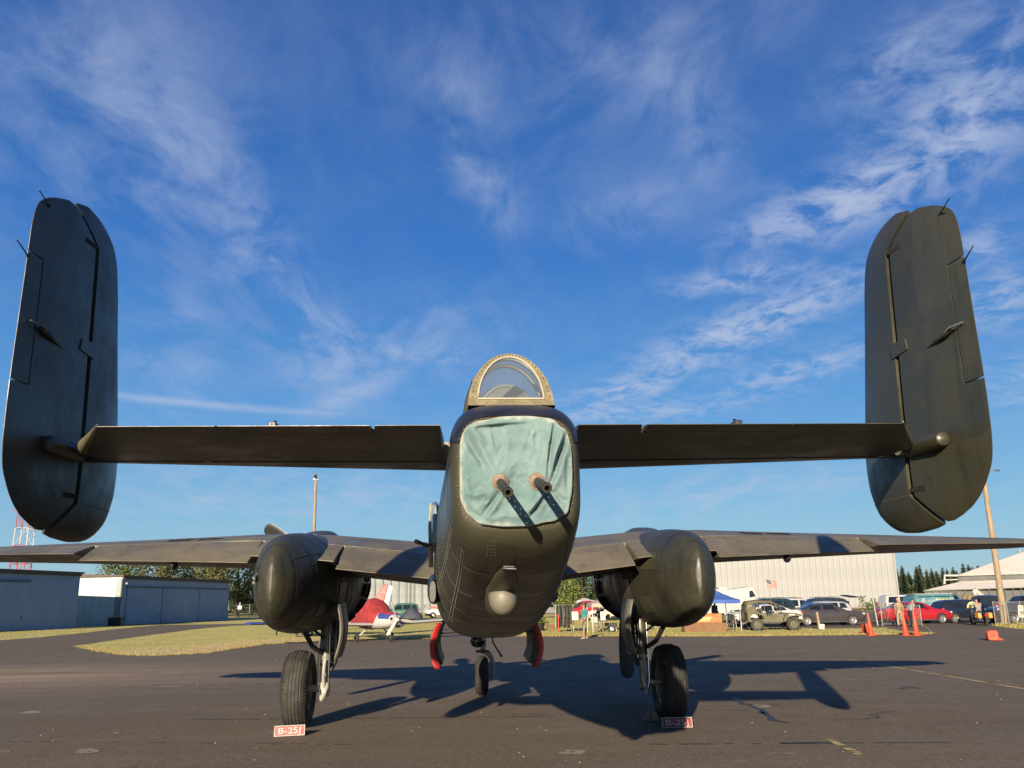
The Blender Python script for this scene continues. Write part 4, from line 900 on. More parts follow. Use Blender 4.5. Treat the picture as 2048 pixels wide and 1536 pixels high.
# ================================================================== BUILDINGS
PALE = mat('pale_hangar_paint', (.24, .36, .50), (.28, .40, .55), .55, scale=.6, bump=.05)  # blue shade painted into the colour of the hangar fronts and doors
PALE2 = mat('hangar_paint_sunlit', (.62, .68, .66), (.68, .74, .71), .55, scale=.6)  # same hangar paint, sunlight put into the colour of the end walls
BROWNTRIM = mat('brown_fascia', (.075, .055, .045), (.11, .08, .065), .6)
GREYB = mat('blue_grey_steel_siding', (.125, .155, .172), (.155, .185, .20), .45, scale=.3)
CREAM = mat('cream_steel_siding', (.315, .325, .335), (.35, .36, .37), .5, scale=.25)
CREAMR = mat('cream_roof', (.86, .80, .69), (.94, .88, .77), .6, scale=.3)
def frame2(o, A, B):
    d = (Vector(B)-Vector(A)); o.location = (A[0], A[1], 0); o.rotation_euler = (0, 0, math.atan2(d.y, d.x)); return d.length
def gable_hangar(label, A, B, depth, H, doors, back_extra=0.0, end_mat=None):
    """A nearer corner, B far corner of the long door front; local X along the front, local +Y into the building"""
    t = thing('hangar', label, 'hangar', group=None); L = frame2(t, A, B)
    m = MB(); m.box((L/2, depth/2, H/2), (L, depth, H)); wl = m.build('wall', PALE, t)
    m = MB(); m.quad((-.02, .05, 0.05), (-.02, depth-.05, .05), (-.02, depth-.05, H-.02), (-.02, .05, H-.02)); m.build('end_wall', end_mat or PALE2, t)
    for k in range(int(depth/.9)):
        m = MB(); m.box((-.035, .5+.9*k, H/2), (.03, .05, H-.1)); m.build('rib', end_mat or PALE2, t)
    m = MB(); rg = [[(x, -.25, H), (x, -.25, H+.16), (x, depth/2, H+.38), (x, depth+.25, H+.16), (x, depth+.25, H)] for x in (-.25, L+.25)]; m.loft(rg); m.build('roof', BROWNTRIM, t, sharp=20)
    m = MB(); m.box((L/2, -.10, H-.10), (L, .16, .22)); m.build('fascia', BROWNTRIM, t)
    for (x0, x1, z1) in doors:
        m = MB(); m.box(((x0+x1)/2, -.05, z1/2+.03), (x1-x0-.06, .07, z1-.06)); d = m.build('door_panel', PALE, t, bevel=.01)
        m = MB(); m.box((x1-.5, -.10, 1.1), (.06, .04, .22)); m.build('handle', BLACK, d)
    if doors:
        a, b = min(d[0] for d in doors), max(d[1] for d in doors); z1 = doors[0][2]
        m = MB(); m.box(((a+b)/2, -.10, z1+.10), (b-a+.4, .14, .14)); m.build('door_track', mat('track_blue', (.08, .11, .15), (.11, .14, .18), .5), t)
    return t, L, H
A1, B1 = g2(150, 1257), (0, 0)
dirh = (Vector(g2(237, 1248))-Vector(g2(455, 1238))).normalized()
a1 = Vector(g2(150, 1257)); n1 = a1+Vector((-.262, -.965))*34
h1, L1, _ = gable_hangar('blue grey metal hangar whose shade falls on the neighbour hangar', tuple(n1), tuple(a1), 14, 5.0, [(20.5, 27.5, 4.1), (13.3, 20.4, 4.1)])
a2, b2 = Vector((x_at(237, 96, 1248), 96)), Vector((x_at(455, 121, 1238), 121))
h2, L2, _ = gable_hangar('long blue hangar with three sliding doors and a sunlit pale end wall', tuple(a2), tuple(b2), 12, 5.0, [(1.0, 8.2, 3.9), (8.3, 17.0, 3.9), (17.1, 24.5, 3.9)])
m = MB(); m.tube([(-.10, -.02, .1), (-.10, -.02, 4.75)], .06, 8); m.build('downpipe', mat('brown_pipe', (.16, .12, .08), (.2, .15, .1), .5), h2)
m = MB(); m.box((-.06, .32, 2.38), (.10, .55, 4.7)); m.build('corner_trim', mat('mint_trim', (.27, .34, .32), (.3, .37, .35), .5), h2)
m = MB(); m.ell((.5, -.22, 4.3), (.16, .16, .12), 10, 6); m.build('wall_lamp', WHITE, h2)
t = thing('utility_box', 'dark low utility box at the corner of the long blue hangar', 'box', (x_at(234, 95, 1250), 94.6, 0)); m = MB(); m.box((0, 0, .4), (1.3, .8, .8)); m.build('cabinet', BLACK, t, bevel=.03); m = MB(); m.box((0, 0, .84), (1.4, .9, .06)); m.build('lid', BROWNTRIM, t, bevel=.01)

def rib_building(name, label, x0, x1, y, depth, H, pitch, m_, rib_d, roofz, post=None):
    t = thing(name, label, 'hangar', (x0, y, 0)); L = x1-x0
    m = MB(); m.box((L/2, depth/2+.02, H/2), (L, depth, H)); m.build('wall', m_, t)
    src = None; n = int(L/pitch)
    for k in range(n):
        px = (k+.5)*pitch
        if src is None:
            m = MB(); w_ = pitch*.5; m.loft([[(-w_+.04, 0, z), (-w_*.80, -rib_d*.15, z), (w_*.55, -rib_d*.15, z), (w_*.68, -rib_d, z), (w_*.86, -rib_d, z), (w_-.03, 0, z), (w_-.03, .03, z), (-w_+.04, .03, z)] for z in (.06, H-.05)]); src = m.build('wall_panel', m_, t, sharp=15); src.location = (px, -.01, 0)
        else: share(src, t, (px, -.01, 0))
    m = MB(); m.loft([[(-.4, -.4, H), (-.4, -.4, H+.2), (-.4, depth/2, H+roofz), (-.4, depth+.4, H+.2), (-.4, depth+.4, H)], [(L+.4, -.4, H), (L+.4, -.4, H+.2), (L+.4, depth/2, H+roofz), (L+.4, depth+.4, H+.2), (L+.4, depth+.4, H)]]); m.build('roof', CREAMR, t, sharp=20)
    for sx in (0, L):
        m = MB(); m.box((sx, -.05, H/2), (.25, .22, H)); m.build('corner_trim', m_, t)
    if post is not None:
        m = MB(); m.box((post-x0, -.12, H/2), (.35, .2, H)); m.build('downpipe', mat('dark_pipe', (.06, .08, .09), (.09, .11, .12), .5), t)
    return t
rib_building('steel_hangar', 'blue grey ribbed steel hangar behind the red covered light aircraft', x_at(560, 172, 1215), x_at(1094, 172, 1215), 172, 22, 8.2, 1.5, GREYB, .18, 1.6, x_at(820, 172, 1200))
rib_building('steel_hangar', 'tall cream ribbed steel hangar behind the jeep and parked cars', x_at(1290, 147, 1210), x_at(1799, 147, 1210), 147, 30, 10.6, 1.02, CREAM, .12, 1.2)
# pale roofed sheds beyond the utility pole
t = thing('barn', 'low barn with two tiers of pale cream roofs and grey walls', 'barn', (80, 165, 0), world_coords=True)
def Q(px, py, y): return tuple(on_y(px, py, y))
WALLG = mat('shed_grey_wall', (.105, .11, .112), (.13, .135, .137), .6, scale=.4)
e0, e1 = on_y(1847, 1181, 165), on_y(2230, 1168, 165); r0, r1 = on_y(1921, 1163, 174), on_y(2230, 1152, 174)
m = MB(); m.loft([[e0, r0, r0+Vector((0, .3, -.15)), e0+Vector((0, .3, -.15))], [e1, r1, r1+Vector((0, .3, -.15)), e1+Vector((0, .3, -.15))]]); m.build('lower_roof', CREAMR, t)
m = MB(); m.box(((e0.x+e1.x)/2+.3, 165.5, e0.z/2-.15), (e1.x-e0.x-.6, .4, e0.z-.1)); m.build('wall', WALLG, t)
u0, u1 = on_y(1916, 1150, 173.5), on_y(2230, 1140, 173.5); v0, v1 = on_y(2046, 1104, 195), on_y(2230, 1098, 195)
m = MB(); m.loft([[u0, v0, v0+Vector((0, .3, -.2)), u0+Vector((0, .3, -.2))], [u1, v1, v1+Vector((0, .3, -.2)), u1+Vector((0, .3, -.2))]]); m.build('upper_roof', CREAMR, t)
m = MB(); m.box(((u0.x+u1.x)/2+.2, 174.6, u0.z/2), (u1.x-u0.x-.5, .6, u0.z-.1)); m.build('upper_wall', WALLG, t)
m = MB(); m.tube([Q(1889, 1168, 172), Q(1889, 1151, 172), Q(1915, 1151, 172)], .22, 6); m.tube([Q(1889, 1160, 172), Q(1915, 1159, 172)], .12, 6); m.build('side_frame', WHITE, t)
for px in range(1850, 2230, 16):
    a = on_y(px, 1181-(px-1847)*.034, 165.0); m = MB(); m.box((a.x, 165.1, a.z/2-.1), (.18, .14, a.z-.2)); m.build('post', WALLG, t)
m = MB(); p = on_y(2040, 1106, 194); m.tube([p, p+Vector((.1, 0, 1.0))], .10, 6); m.tube([p+Vector((-.9, 0, .3)), p+Vector((.2, 0, .1)), p+Vector((.8, 0, .5))], .07, 6); m.build('roof_aerial', STEEL, t)

# ------------------------------------------------------------------ masts and poles
t = thing('lattice_mast', 'red and white lattice radio mast rising behind the blue grey hangar', 'mast', (x_at(33, 190, 1200), 190, 0)); RW = [mat('mast_red', (.40, .06, .04), (.46, .08, .05), .6), mat('mast_white', (.48, .47, .45), (.52, .51, .49), .6)]
HM, w0, w1 = 22.0, 3.4, 2.5; nb_ = 6
for k in range(nb_):
    z0, z1 = HM*k/nb_, HM*(k+1)/nb_; a, b = lerp(w0, w1, k/nb_)/2, lerp(w0, w1, (k+1)/nb_)/2; mm = RW[1] if k in (0, 1, 4) else RW[0]
    cs0 = [(-a, -a), (a, -a), (a, a), (-a, a)]; cs1 = [(-b, -b), (b, -b), (b, b), (-b, b)]
    for i in range(4):
        j = (i+1) % 4
        for nm, p, q, rr in (('leg', (*cs0[i], z0), (*cs1[i], z1), .13), ('brace', (*cs0[i], z0), (*cs1[j], z1), .05), ('girt', (*cs1[i], z1), (*cs1[j], z1), .06)):
            m = MB(); m.tube([p, q], rr, 5); m.build(nm, mm, t)
m = MB(); m.tube([(-2.6, -1.2, HM), (1.6, -1.2, HM)], .09, 6); m.build('top_rail', RW[0], t)
def wood_pole(name, label, cat, x, y, h, r, extra):
    t = thing(name, label, cat, (x, y, 0)); m = MB(); m.tube([(0, 0, 0), (.02, 0, h*.5), (0, 0, h)], [r, r*.85, r*.66], 14); m.build('shaft', WOOD, t); extra(t, h); return t
def flood(t, h):
    m = MB(); m.box((0, 0, h-.12), (.34, .10, .08)); m.build('crossarm', STEEL, t, bevel=.01)
    for sx in (.0,):
        m = MB(); m.box((sx, -.16, h+.12), (.22, .2, .24), (R(-25), 0, 0), .8, .8); f = m.build('floodlight', STEEL, t, bevel=.02); m = MB(); m.box((sx, -.32, h+.05), (.16, .02, .18), (R(-25), 0, 0)); m.build('lens', DGLASS, f)
yp = 62; pt_ = on_y(632, 955, yp); wood_pole('light_pole', 'wooden pole carrying one small floodlight behind the covered light aircraft', 'light pole', pt_.x, yp, pt_.z, .14, flood)
def armlamp(t, h):
    m = MB(); m.tube([(0, 0, h-.15), (.35, -.1, h), (.72, -.2, h)], .025, 8); a = m.build('lamp_arm', STEEL, t); m = MB(); m.ell((.85, -.22, h-.01), (.22, .10, .07), 12, 6); m.build('lamp_head', STEEL, a)
    for z in (2.1, 2.4): m = MB(); m.lathe([(.18, -.02), (.2, -.02), (.2, .02), (.18, .02)], (0, 0, z), 'Z', 14); m.build('strap', STEEL, t)
pb_ = ground(2010, 1250); wood_pole('utility_pole', 'weathered wooden utility pole with a small arm lamp beside the chain link fence', 'utility pole', pb_.x, pb_.y, 9.75, .20, armlamp)

# ------------------------------------------------------------------ trees
BARK = mat('bark', (.045, .034, .025), (.075, .055, .04), .9, scale=3, stretch=(5, 5, 1), bump=.6)
def leafmat(n, a, b): 
    return mat(n, a, b, .62, scale=.9, lo=.35, hi=.65, spec=.3)
LV = {'mid': [leafmat('leaf_mid_a', (.075, .115, .028), (.115, .155, .040)), leafmat('leaf_mid_b', (.13, .17, .045), (.175, .205, .06))],
      'dark': [leafmat('leaf_dark_a', (.034, .058, .020), (.052, .078, .028)), leafmat('leaf_dark_b', (.055, .082, .028), (.08, .105, .038))],
      'brown': [leafmat('leaf_brown_a', (.080, .088, .034), (.115, .115, .048)), leafmat('leaf_brown_b', (.12, .12, .052), (.15, .14, .065))],
      'lime': [leafmat('leaf_lime_a', (.11, .155, .03), (.16, .205, .044)), leafmat('leaf_lime_b', (.18, .22, .05), (.23, .26, .068))],
      'fir': [leafmat('needle_a', (.022, .042, .024), (.036, .056, .030)), leafmat('needle_b', (.04, .06, .032), (.06, .08, .042))]}
def broadleaf(name, label, x, y, h, w_, kind, seed, group=None, leaf=.30, n=3200, base=.22):
    r = random.Random(seed); t = thing(name, label, 'tree', (x, y, 0), 0, group); m = MB(); m.tube([(0, 0, 0), (.1, 0, h*.3), (-.05, .1, h*.62)], [h*.028, h*.02, h*.008], 8)
    cl = []
    for k in range(34):
        a, u = r.uniform(0, 2*math.pi), r.random(); zz = h*(base+(1-base)*(k+.5)/34*.96); prof = math.sin(math.pi*min(1, max(0, ((zz/h-base)/(1-base))*.86+.12)))**.7
        rad = w_/2*prof*math.sqrt(r.uniform(.15, .95)); cl.append(Vector((math.cos(a)*rad, math.sin(a)*rad, zz)))
    for k in range(9): c = cl[k*3+2]; m.tube([(0, 0, min(h*.55, c.z*.7)), c*.6+Vector((0, 0, c.z*.3)), c], [h*.010, h*.006, h*.002], 5)
    m.build('trunk', BARK, t)
    m = MB()
    for c in cl:
        cr = w_*r.uniform(.13, .22)
        for i in range(n//34):
            d = Vector((r.gauss(0, 1), r.gauss(0, 1), r.gauss(0, .8))).normalized()*cr*r.uniform(.45, 1.08); p = c+d; s = leaf*r.uniform(.6, 1.35)
            q = Euler((r.uniform(-1, 1), r.uniform(-1, 1), r.uniform(0, 6.3))).to_matrix(); m.cur = 0 if r.random() < .62 else 1
            m.add([p+q @ Vector(v) for v in ((-s*.5, -s*.3, 0), (s*.5, -s*.35, s*.1), (s*.45, s*.35, 0), (-s*.35, s*.4, -s*.1))], [(0, 1, 2, 3)])
    m.build('crown', LV[kind], t); return t
g_ = 'trees behind the blue hangars'
for i, (px, y, h, w_, k, lb) in enumerate([(236, 158, 11.4, 7, 'mid', 'olive green tree at the outer end of the tree belt behind the hangars'), (275, 172, 13.4, 9, 'dark', 'dark rounded tree rising over the pale end wall hangar roof'), (300, 150, 10.8, 7, 'brown', 'short olive brown tree just behind the long blue hangar roof'),
                                          (345, 165, 13.2, 9, 'mid', 'tall bright green tree in the middle of the hangar tree belt'), (384, 160, 12.8, 7, 'brown', 'reddish brown leaved tree between two green trees'), (408, 172, 13.6, 8, 'dark', 'tall dark tree beside the brown leaved tree'),
                                          (440, 152, 12.4, 7, 'mid', 'fresh green tree overlapping a brown one near the hangar end'), (438, 146, 11.0, 4, 'brown', 'narrow dry brown tree near the far end of the long hangar'), (474, 160, 13.0, 8, 'dark', 'broad dark tree beyond the far end of the long hangar'), (505, 185, 7.5, 9, 'dark', 'low dark tree mass beyond the boundary fence')]):
    broadleaf('broadleaf_tree', lb, x_at(px, y), y, h, w_, k, 100+i, g_)
broadleaf('young_tree', 'lime green young tree behind the clothing rack', x_at(1131, 100), 100, 4.9, 4.4, 'lime', 131, None, .16, 3000, .18)
for i, (px, y, h, w_, k, lb) in enumerate([(1075, 150, 8.5, 9, 'brown', 'dull brown green tree beside the end of the steel hangar'), (1118, 165, 10.5, 10, 'dark', 'dark tree directly behind the lime green young tree'), (1165, 160, 10.2, 10, 'dark', 'dark dense tree above the red pickup truck'), (1210, 170, 10.5, 10, 'dark', 'dark dense tree above the cream tent'), (1255, 175, 9.5, 9, 'dark', 'dark tree next to the cream hangar end')]):
    broadleaf('dense_tree', lb, x_at(px, y), y, h, w_, k, 140+i, 'dense trees behind the vendor row', .34, 3600, .04)
def conifer_mesh(seed, h, w_):
    r = random.Random(seed); m = MB(); z = h*.08
    while z < h*.985:
        f = (1-z/h); rad = w_/2*(f**.72)*r.uniform(.75, 1.2)+.16; nb = 7 if f > .3 else 5; a0 = r.uniform(0, 6)
        for k in range(nb):
            a = a0+2*math.pi*k/nb+r.uniform(-.25, .25); rr = rad*r.uniform(.65, 1.15); ca, sa = math.cos(a), math.sin(a); n_ = 4
            for i in range(n_):
                t0, t1 = i/n_, (i+1)/n_; wd = rr*.34*(1-t0*.65); zz0, zz1 = z+.12*rr*t0-.38*rr*t0*t0, z+.12*rr*t1-.38*rr*t1*t1; j = r.uniform(-.15, .15)*rr
                m.cur = 0 if r.random() < .6 else 1; vw = max(.10, wd*.8)
                m.add([(ca*rr*t0, sa*rr*t0, zz0+vw*.5), (ca*rr*t0, sa*rr*t0, zz0-vw), (ca*rr*t1, sa*rr*t1, zz1-vw*.7), (ca*rr*t1, sa*rr*t1, zz1+vw*.2)], [(0, 1, 2, 3)])
                m.add([(ca*rr*t0-sa*wd, sa*rr*t0+ca*wd, zz0-wd*.35), (ca*rr*t0+sa*wd, sa*rr*t0-ca*wd, zz0-wd*.3), (ca*rr*t1+sa*wd*.5, sa*rr*t1-ca*wd*.5, zz1+j*.2), (ca*rr*t1-sa*wd*.5, sa*rr*t1+ca*wd*.5, zz1)], [(0, 1, 2, 3)])
        z += h*.020*r.uniform(.8, 1.25)
    return m
cm = [conifer_mesh(300+i, 10.0, 4.6+.5*i) for i in range(4)]; csrc = []
rc = random.Random(77)
tops = [(1792, 1136), (1803, 1130), (1816, 1142), (1832, 1131), (1838, 1128), (1852, 1138), (1862, 1136), (1872, 1140), (1884, 1134), (1893, 1137), (1905, 1133), (1912, 1140), (1925, 1126), (1936, 1128), (1944, 1133), (1955, 1129), (1965, 1136), (1976, 1134), (1990, 1138), (2004, 1133), (2020, 1137), (2036, 1132)]
for i, (px, py) in enumerate(tops):
    y = 405+rc.uniform(-25, 30); p = on_y(px, py, y); s = p.z/10.0; v = i % 4
    t = thing('conifer', 'dark pointed conifer in the tree line beyond the cream hangar', 'tree', (p.x, y, 0), rc.uniform(0, 6), 'conifers along the skyline')
    if len(csrc) <= v:
        m = MB(); m.tube([(0, 0, 0), (0, 0, 9.8)], [.26, .02], 7); tr = m.build('trunk', BARK, t); cr = cm[v].build('crown', LV['fir'], t); csrc.append((tr, cr))
    else: tr, cr = share(csrc[v][0], t), share(csrc[v][1], t)
    tr.scale = cr.scale = (s*rc.uniform(.85, 1.1), s*rc.uniform(.85, 1.1), s)
# low undergrowth that closes the foot of the skyline wood
r = random.Random(9); m = MB()
for i in range(9000):
    px = r.uniform(1785, 2080); y = r.uniform(398, 450); x = x_at(px, y); z = r.uniform(0, 8)*r.random()**.5; s = r.uniform(.5, 1.3); q = Euler((r.uniform(-1, 1), r.uniform(-1, 1), r.uniform(0, 6))).to_matrix(); m.cur = r.random() < .4
    m.add([Vector((x, y, z))+q @ Vector(v) for v in ((-s, -s*.6, 0), (s, -s*.6, 0), (s*.8, s*.6, .1), (-s*.8, s*.6, .1))], [(0, 1, 2, 3)])
tag(m.build('far_undergrowth', LV['fir']), 'dark thicket filling the foot of the distant conifer wood', 'woods', kind='stuff')
r = random.Random(19); m = MB()
for i in range(12000):
    x = r.uniform(-130, 60); y = r.uniform(215, 260); z = r.uniform(0, 5.5)*r.random()**.4; s = r.uniform(.3, .8); q = Euler((r.uniform(-1, 1), r.uniform(-1, 1), r.uniform(0, 6))).to_matrix(); m.cur = r.random() < .4
    m.add([Vector((x, y, z))+q @ Vector(v) for v in ((-s, -s*.6, 0), (s, -s*.6, 0), (s*.8, s*.6, .1), (-s*.8, s*.6, .1))], [(0, 1, 2, 3)])
tag(m.build('far_hedgerow', LV['dark']), 'low dark hedgerow along the far airfield boundary', 'hedge', kind='stuff')

# ------------------------------------------------------------------ chain link fences
def chain_fence(label, A, B, h, bays, sign=None, group=None, m_=STEEL, step=.16, rails=True):
    t = thing('chain_link_fence', label, 'fence', group=group); L = frame2(t, A, B)
    for k in range(bays+1): m = MB(); m.tube([(L*k/bays, 0, 0), (L*k/bays, 0, h+.06)], .032, 8); m.build('post', m_, t)
    for z in ((h, .12) if rails else (h,)): m = MB(); m.tube([(0, 0, z), (L, 0, z)], .026, 6); m.build('rail', m_, t)
    m = MB(); n = int((L+h)/step); th = .0035
    for k in range(n):
        s = k*step-h
        for sg in (0, 1):
            x0, z0 = s, .1; x1, z1 = s+h, h
            if x0 < 0: z0 += -x0; x0 = 0
            if x1 > L: z1 -= x1-L; x1 = L
            if z1 <= z0: continue
            a, b = ((x0, z0), (x1, z1)) if sg == 0 else ((L-x0, z0), (L-x1, z1)); m.quad((a[0]-th, 0, a[1]+th), (a[0]+th, 0, a[1]-th), (b[0]+th, 0, b[1]-th), (b[0]-th, 0, b[1]+th))
    tag(m.build('wire_mesh', m_, t), kind='stuff'); return t, L
chain_fence('chain link fence with a white notice at the far end of the blue hangars', (x_at(456, 138, 1230), 138), (x_at(560, 142, 1230), 142), 2.0, 5)
t = thing('notice_board', 'small white notice on the fence beyond the long blue hangar', 'sign', (x_at(477, 137, 1220), 137.6, 1.2)); m = MB(); m.box((0, 0, .3), (.6, .03, .7)); m.build('panel', WHITE, t); m = MB(); m.box((0, .04, .0), (.06, .04, 2.3)); m.build('stake', STEEL, t)
GX = g2(1765, 1252)
fA, LA = chain_fence('waist high chain link gate panel in front of the red sedan', (GX[0], GX[1]), (x_at(1843, GX[1]-1.2, 1245), GX[1]-1.2), 1.25, 1)
m = MB(); m.tube([(-.28, .0, 0), (-.42, .1, 1.75)], .05, 8); m.build('gate_post', STEEL, fA)
m = MB(); m.tube([(LA*.42, -.03, .1), (LA*.40, -.03, 1.25)], .02, 6); m.build('stay', STEEL, fA)
fB, LB = chain_fence('chain link fence with a speed sign beside the utility pole', g2(1992, 1251), (x_at(2130, 52.5, 1250), 52.5), 1.4, 5)
t = thing('speed_sign', 'white speed sign with black figures hung on the fence by the utility pole', 'sign', (x_at(2041, 52.3, 1225), 52.25, .55), 0); m = MB(); m.box((0, 0, .32), (.34, .02, .72), (0, R(7), 0)); pn = m.build('panel', WHITE, t, bevel=.01)
def text_mesh(txt, size, parent, loc, rot, m_, name='lettering', depth=.004, bold=0.0, xs=1.0, shear=0.0):
    cu = bpy.data.curves.new('txt', 'FONT'); cu.body = txt; cu.size = size; cu.align_x = 'CENTER'; cu.align_y = 'CENTER'; cu.extrude = depth; cu.offset = bold; cu.shear = shear
    o = bpy.data.objects.new('txt', cu); COL.objects.link(o); dg = bpy.context.evaluated_depsgraph_get(); me = bpy.data.meshes.new_from_object(o.evaluated_get(dg)); bpy.data.objects.remove(o); me.materials.clear(); me.materials.append(m_)
    q = bpy.data.objects.new(name, me); COL.objects.link(q); q.parent = parent; q.location = loc; q.rotation_euler = rot; q.scale = (xs, 1, 1); return q
text_mesh('10', .26, t, (0, -.02, .24), (R(90), R(7), 0), BLACK, 'figures', bold=.006)
for z, w_ in ((.60, .22), (.48, .2), (.06, .18)): m = MB(); m.box((.12*(z-.32), -.014, z), (w_, .006, .05), (0, R(7), 0)); m.build('print_line', mat('print_grey', (.25, .25, .25), (.3, .3, .3), .6), t)

# ================================================================== VEHICLES (local: X forward, Y left, Z up)
def paint(n, a, rough=.22): return mat('car_paint_'+n, a, tuple(v*1.12 for v in a), rough, scale=1.0, coat=.7)
PLASTIC = mat('grey_plastic_trim', (.03, .03, .032), (.045, .045, .048), .6)
LAMPR = mat('red_lamp', (.55, .02, .015), (.6, .03, .02), .15); LAMPW = mat('clear_lamp', (.65, .66, .66), (.75, .75, .75), .12)
ALLOY = mat('alloy_wheel', (.55, .55, .54), (.66, .66, .65), .3, metal=.7)
wsrc = {}
def wheel(parent, x, y, r, side, style='alloy', w_=.21, m_rim=None):
    key = (style, r, m_rim.name if m_rim else '')
    if key not in wsrc:
        m = MB(); m.lathe([(r*.60, -w_/2+.01), (r*.72, -w_/2), (r*.93, -w_/2), (r, -w_/2+.035), (r, w_/2-.035), (r*.93, w_/2), (r*.72, w_/2), (r*.60, w_/2-.01)], axis='Y', n=26); ty = m.build('wheel', RUBBER, parent, sharp=35)
        m = MB()
        if style == 'alloy':
            m.lathe([(r*.60, -w_/2+.012), (r*.64, -w_/2-.002), (r*.56, -w_/2+.01), (r*.53, -w_/2+.08)], axis='Y', n=26); m.lathe([(.0001, -w_/2+.005), (r*.15, -w_/2+.008), (r*.15, -w_/2+.06)], axis='Y', n=14)
            for k in range(9):
                a = 2*math.pi*k/9; c, s = math.cos(a), math.sin(a); m.box((c*r*.36, -w_/2+.022, s*r*.36), (r*.46, .025, r*.11), (0, -a, 0))
        else: m.lathe([(.0001, -w_/2+.03), (r*.16, -w_/2+.02), (r*.2, -w_/2+.05), (r*.46, -w_/2+.06), (r*.52, -w_/2+.02), (r*.62, -w_/2+.006)], axis='Y', n=22)
        rm = m.build('rim', m_rim or ALLOY, ty, sharp=30)
        m = MB(); m.lathe([(.0001, -w_/2+.085), (r*.56, -w_/2+.085)], axis='Y', n=18); m.build('brake_shadow', GAP, ty)
        wsrc[key] = ty; o = ty
    else: o = copy_tree(wsrc[key], parent)
    o.location = (x, y, r); o.rotation_euler = (0, 0, 0 if side < 0 else math.pi); return o
BODY = {
 'sedan': dict(L=4.9, W=1.82, st=[(0, .46, .84, None, .80), (.012, .32, .98, None, .90), (.05, .25, 1.04, None, .96), (.155, .22, 1.06, None, 1), (.30, .20, 1.02, 1.40, 1), (.38, .20, 1.01, 1.455, 1), (.47, .20, 1.0, 1.46, 1), (.56, .20, .99, 1.42, 1), (.735, .21, .97, None, 1), (.86, .22, .90, None, .98), (.95, .26, .80, None, .94), (.988, .30, .70, None, .86), (1, .40, .60, None, .76)], wh=(.175, .80), win=[(.21, .395), (.41, .60)], ws=((.56, .735), (.30, .155)), r=.335),
 'wagon': dict(L=4.6, W=1.80, st=[(0, .45, .95, None, .84), (.012, .32, 1.03, 1.06, .93), (.05, .26, 1.05, 1.40, .97), (.12, .23, 1.05, 1.52, 1), (.30, .21, 1.03, 1.56, 1), (.48, .21, 1.01, 1.55, 1), (.58, .21, 1.0, 1.49, 1), (.75, .22, .98, None, 1), (.87, .24, .92, None, .98), (.95, .27, .82, None, .94), (.988, .32, .70, None, .86), (1, .42, .60, None, .78)], wh=(.17, .81), win=[(.07, .20), (.22, .41), (.43, .63)], ws=((.58, .75), (.12, .012)), r=.33),
 'suv': dict(L=4.75, W=1.86, st=[(0, .52, 1.05, None, .86), (.012, .42, 1.12, 1.18, .94), (.04, .38, 1.14, 1.66, .98), (.10, .36, 1.14, 1.76, 1), (.30, .34, 1.12, 1.80, 1), (.48, .34, 1.11, 1.79, 1), (.58, .34, 1.10, 1.72, 1), (.71, .35, 1.09, None, 1), (.86, .36, 1.05, None, .99), (.96, .40, .98, None, .95), (.99, .45, .85, None, .88), (1, .52, .75, None, .82)], wh=(.18, .80), win=[(.05, .19), (.21, .40), (.42, .61)], ws=((.58, .71), (.10, .012)), r=.37),
 'van': dict(L=5.2, W=1.98, st=[(0, .5, 1.0, None, .88), (.01, .34, 1.08, 1.2, .95), (.03, .30, 1.10, 1.84, .98), (.08, .28, 1.10, 1.95, 1), (.35, .27, 1.10, 1.97, 1), (.60, .27, 1.10, 1.95, 1), (.68, .27, 1.10, 1.86, 1), (.84, .28, 1.07, None, 1), (.93, .30, .98, None, .97), (.985, .34, .82, None, .9), (1, .44, .66, None, .8)], wh=(.17, .82), win=[(.05, .30), (.32, .58), (.605, .74)], ws=((.68, .84), (.08, .01)), r=.35),
 'pickup': dict(L=5.5, W=1.95, st=[(0, .55, 1.05, None, .94), (.01, .48, 1.12, None, .98), (.20, .45, 1.13, None, 1), (.37, .44, 1.14, None, 1), (.375, .44, 1.14, 1.74, 1), (.45, .44, 1.13, 1.82, 1), (.58, .44, 1.12, 1.80, 1), (.62, .44, 1.11, 1.74, 1), (.73, .45, 1.10, None, 1), (.90, .46, 1.08, None, .99), (.985, .5, 1.0, None, .95), (1, .55, .85, None, .90)], wh=(.19, .81), win=[(.39, .49), (.505, .655)], ws=((.62, .73), (.38, .372)), r=.39)}
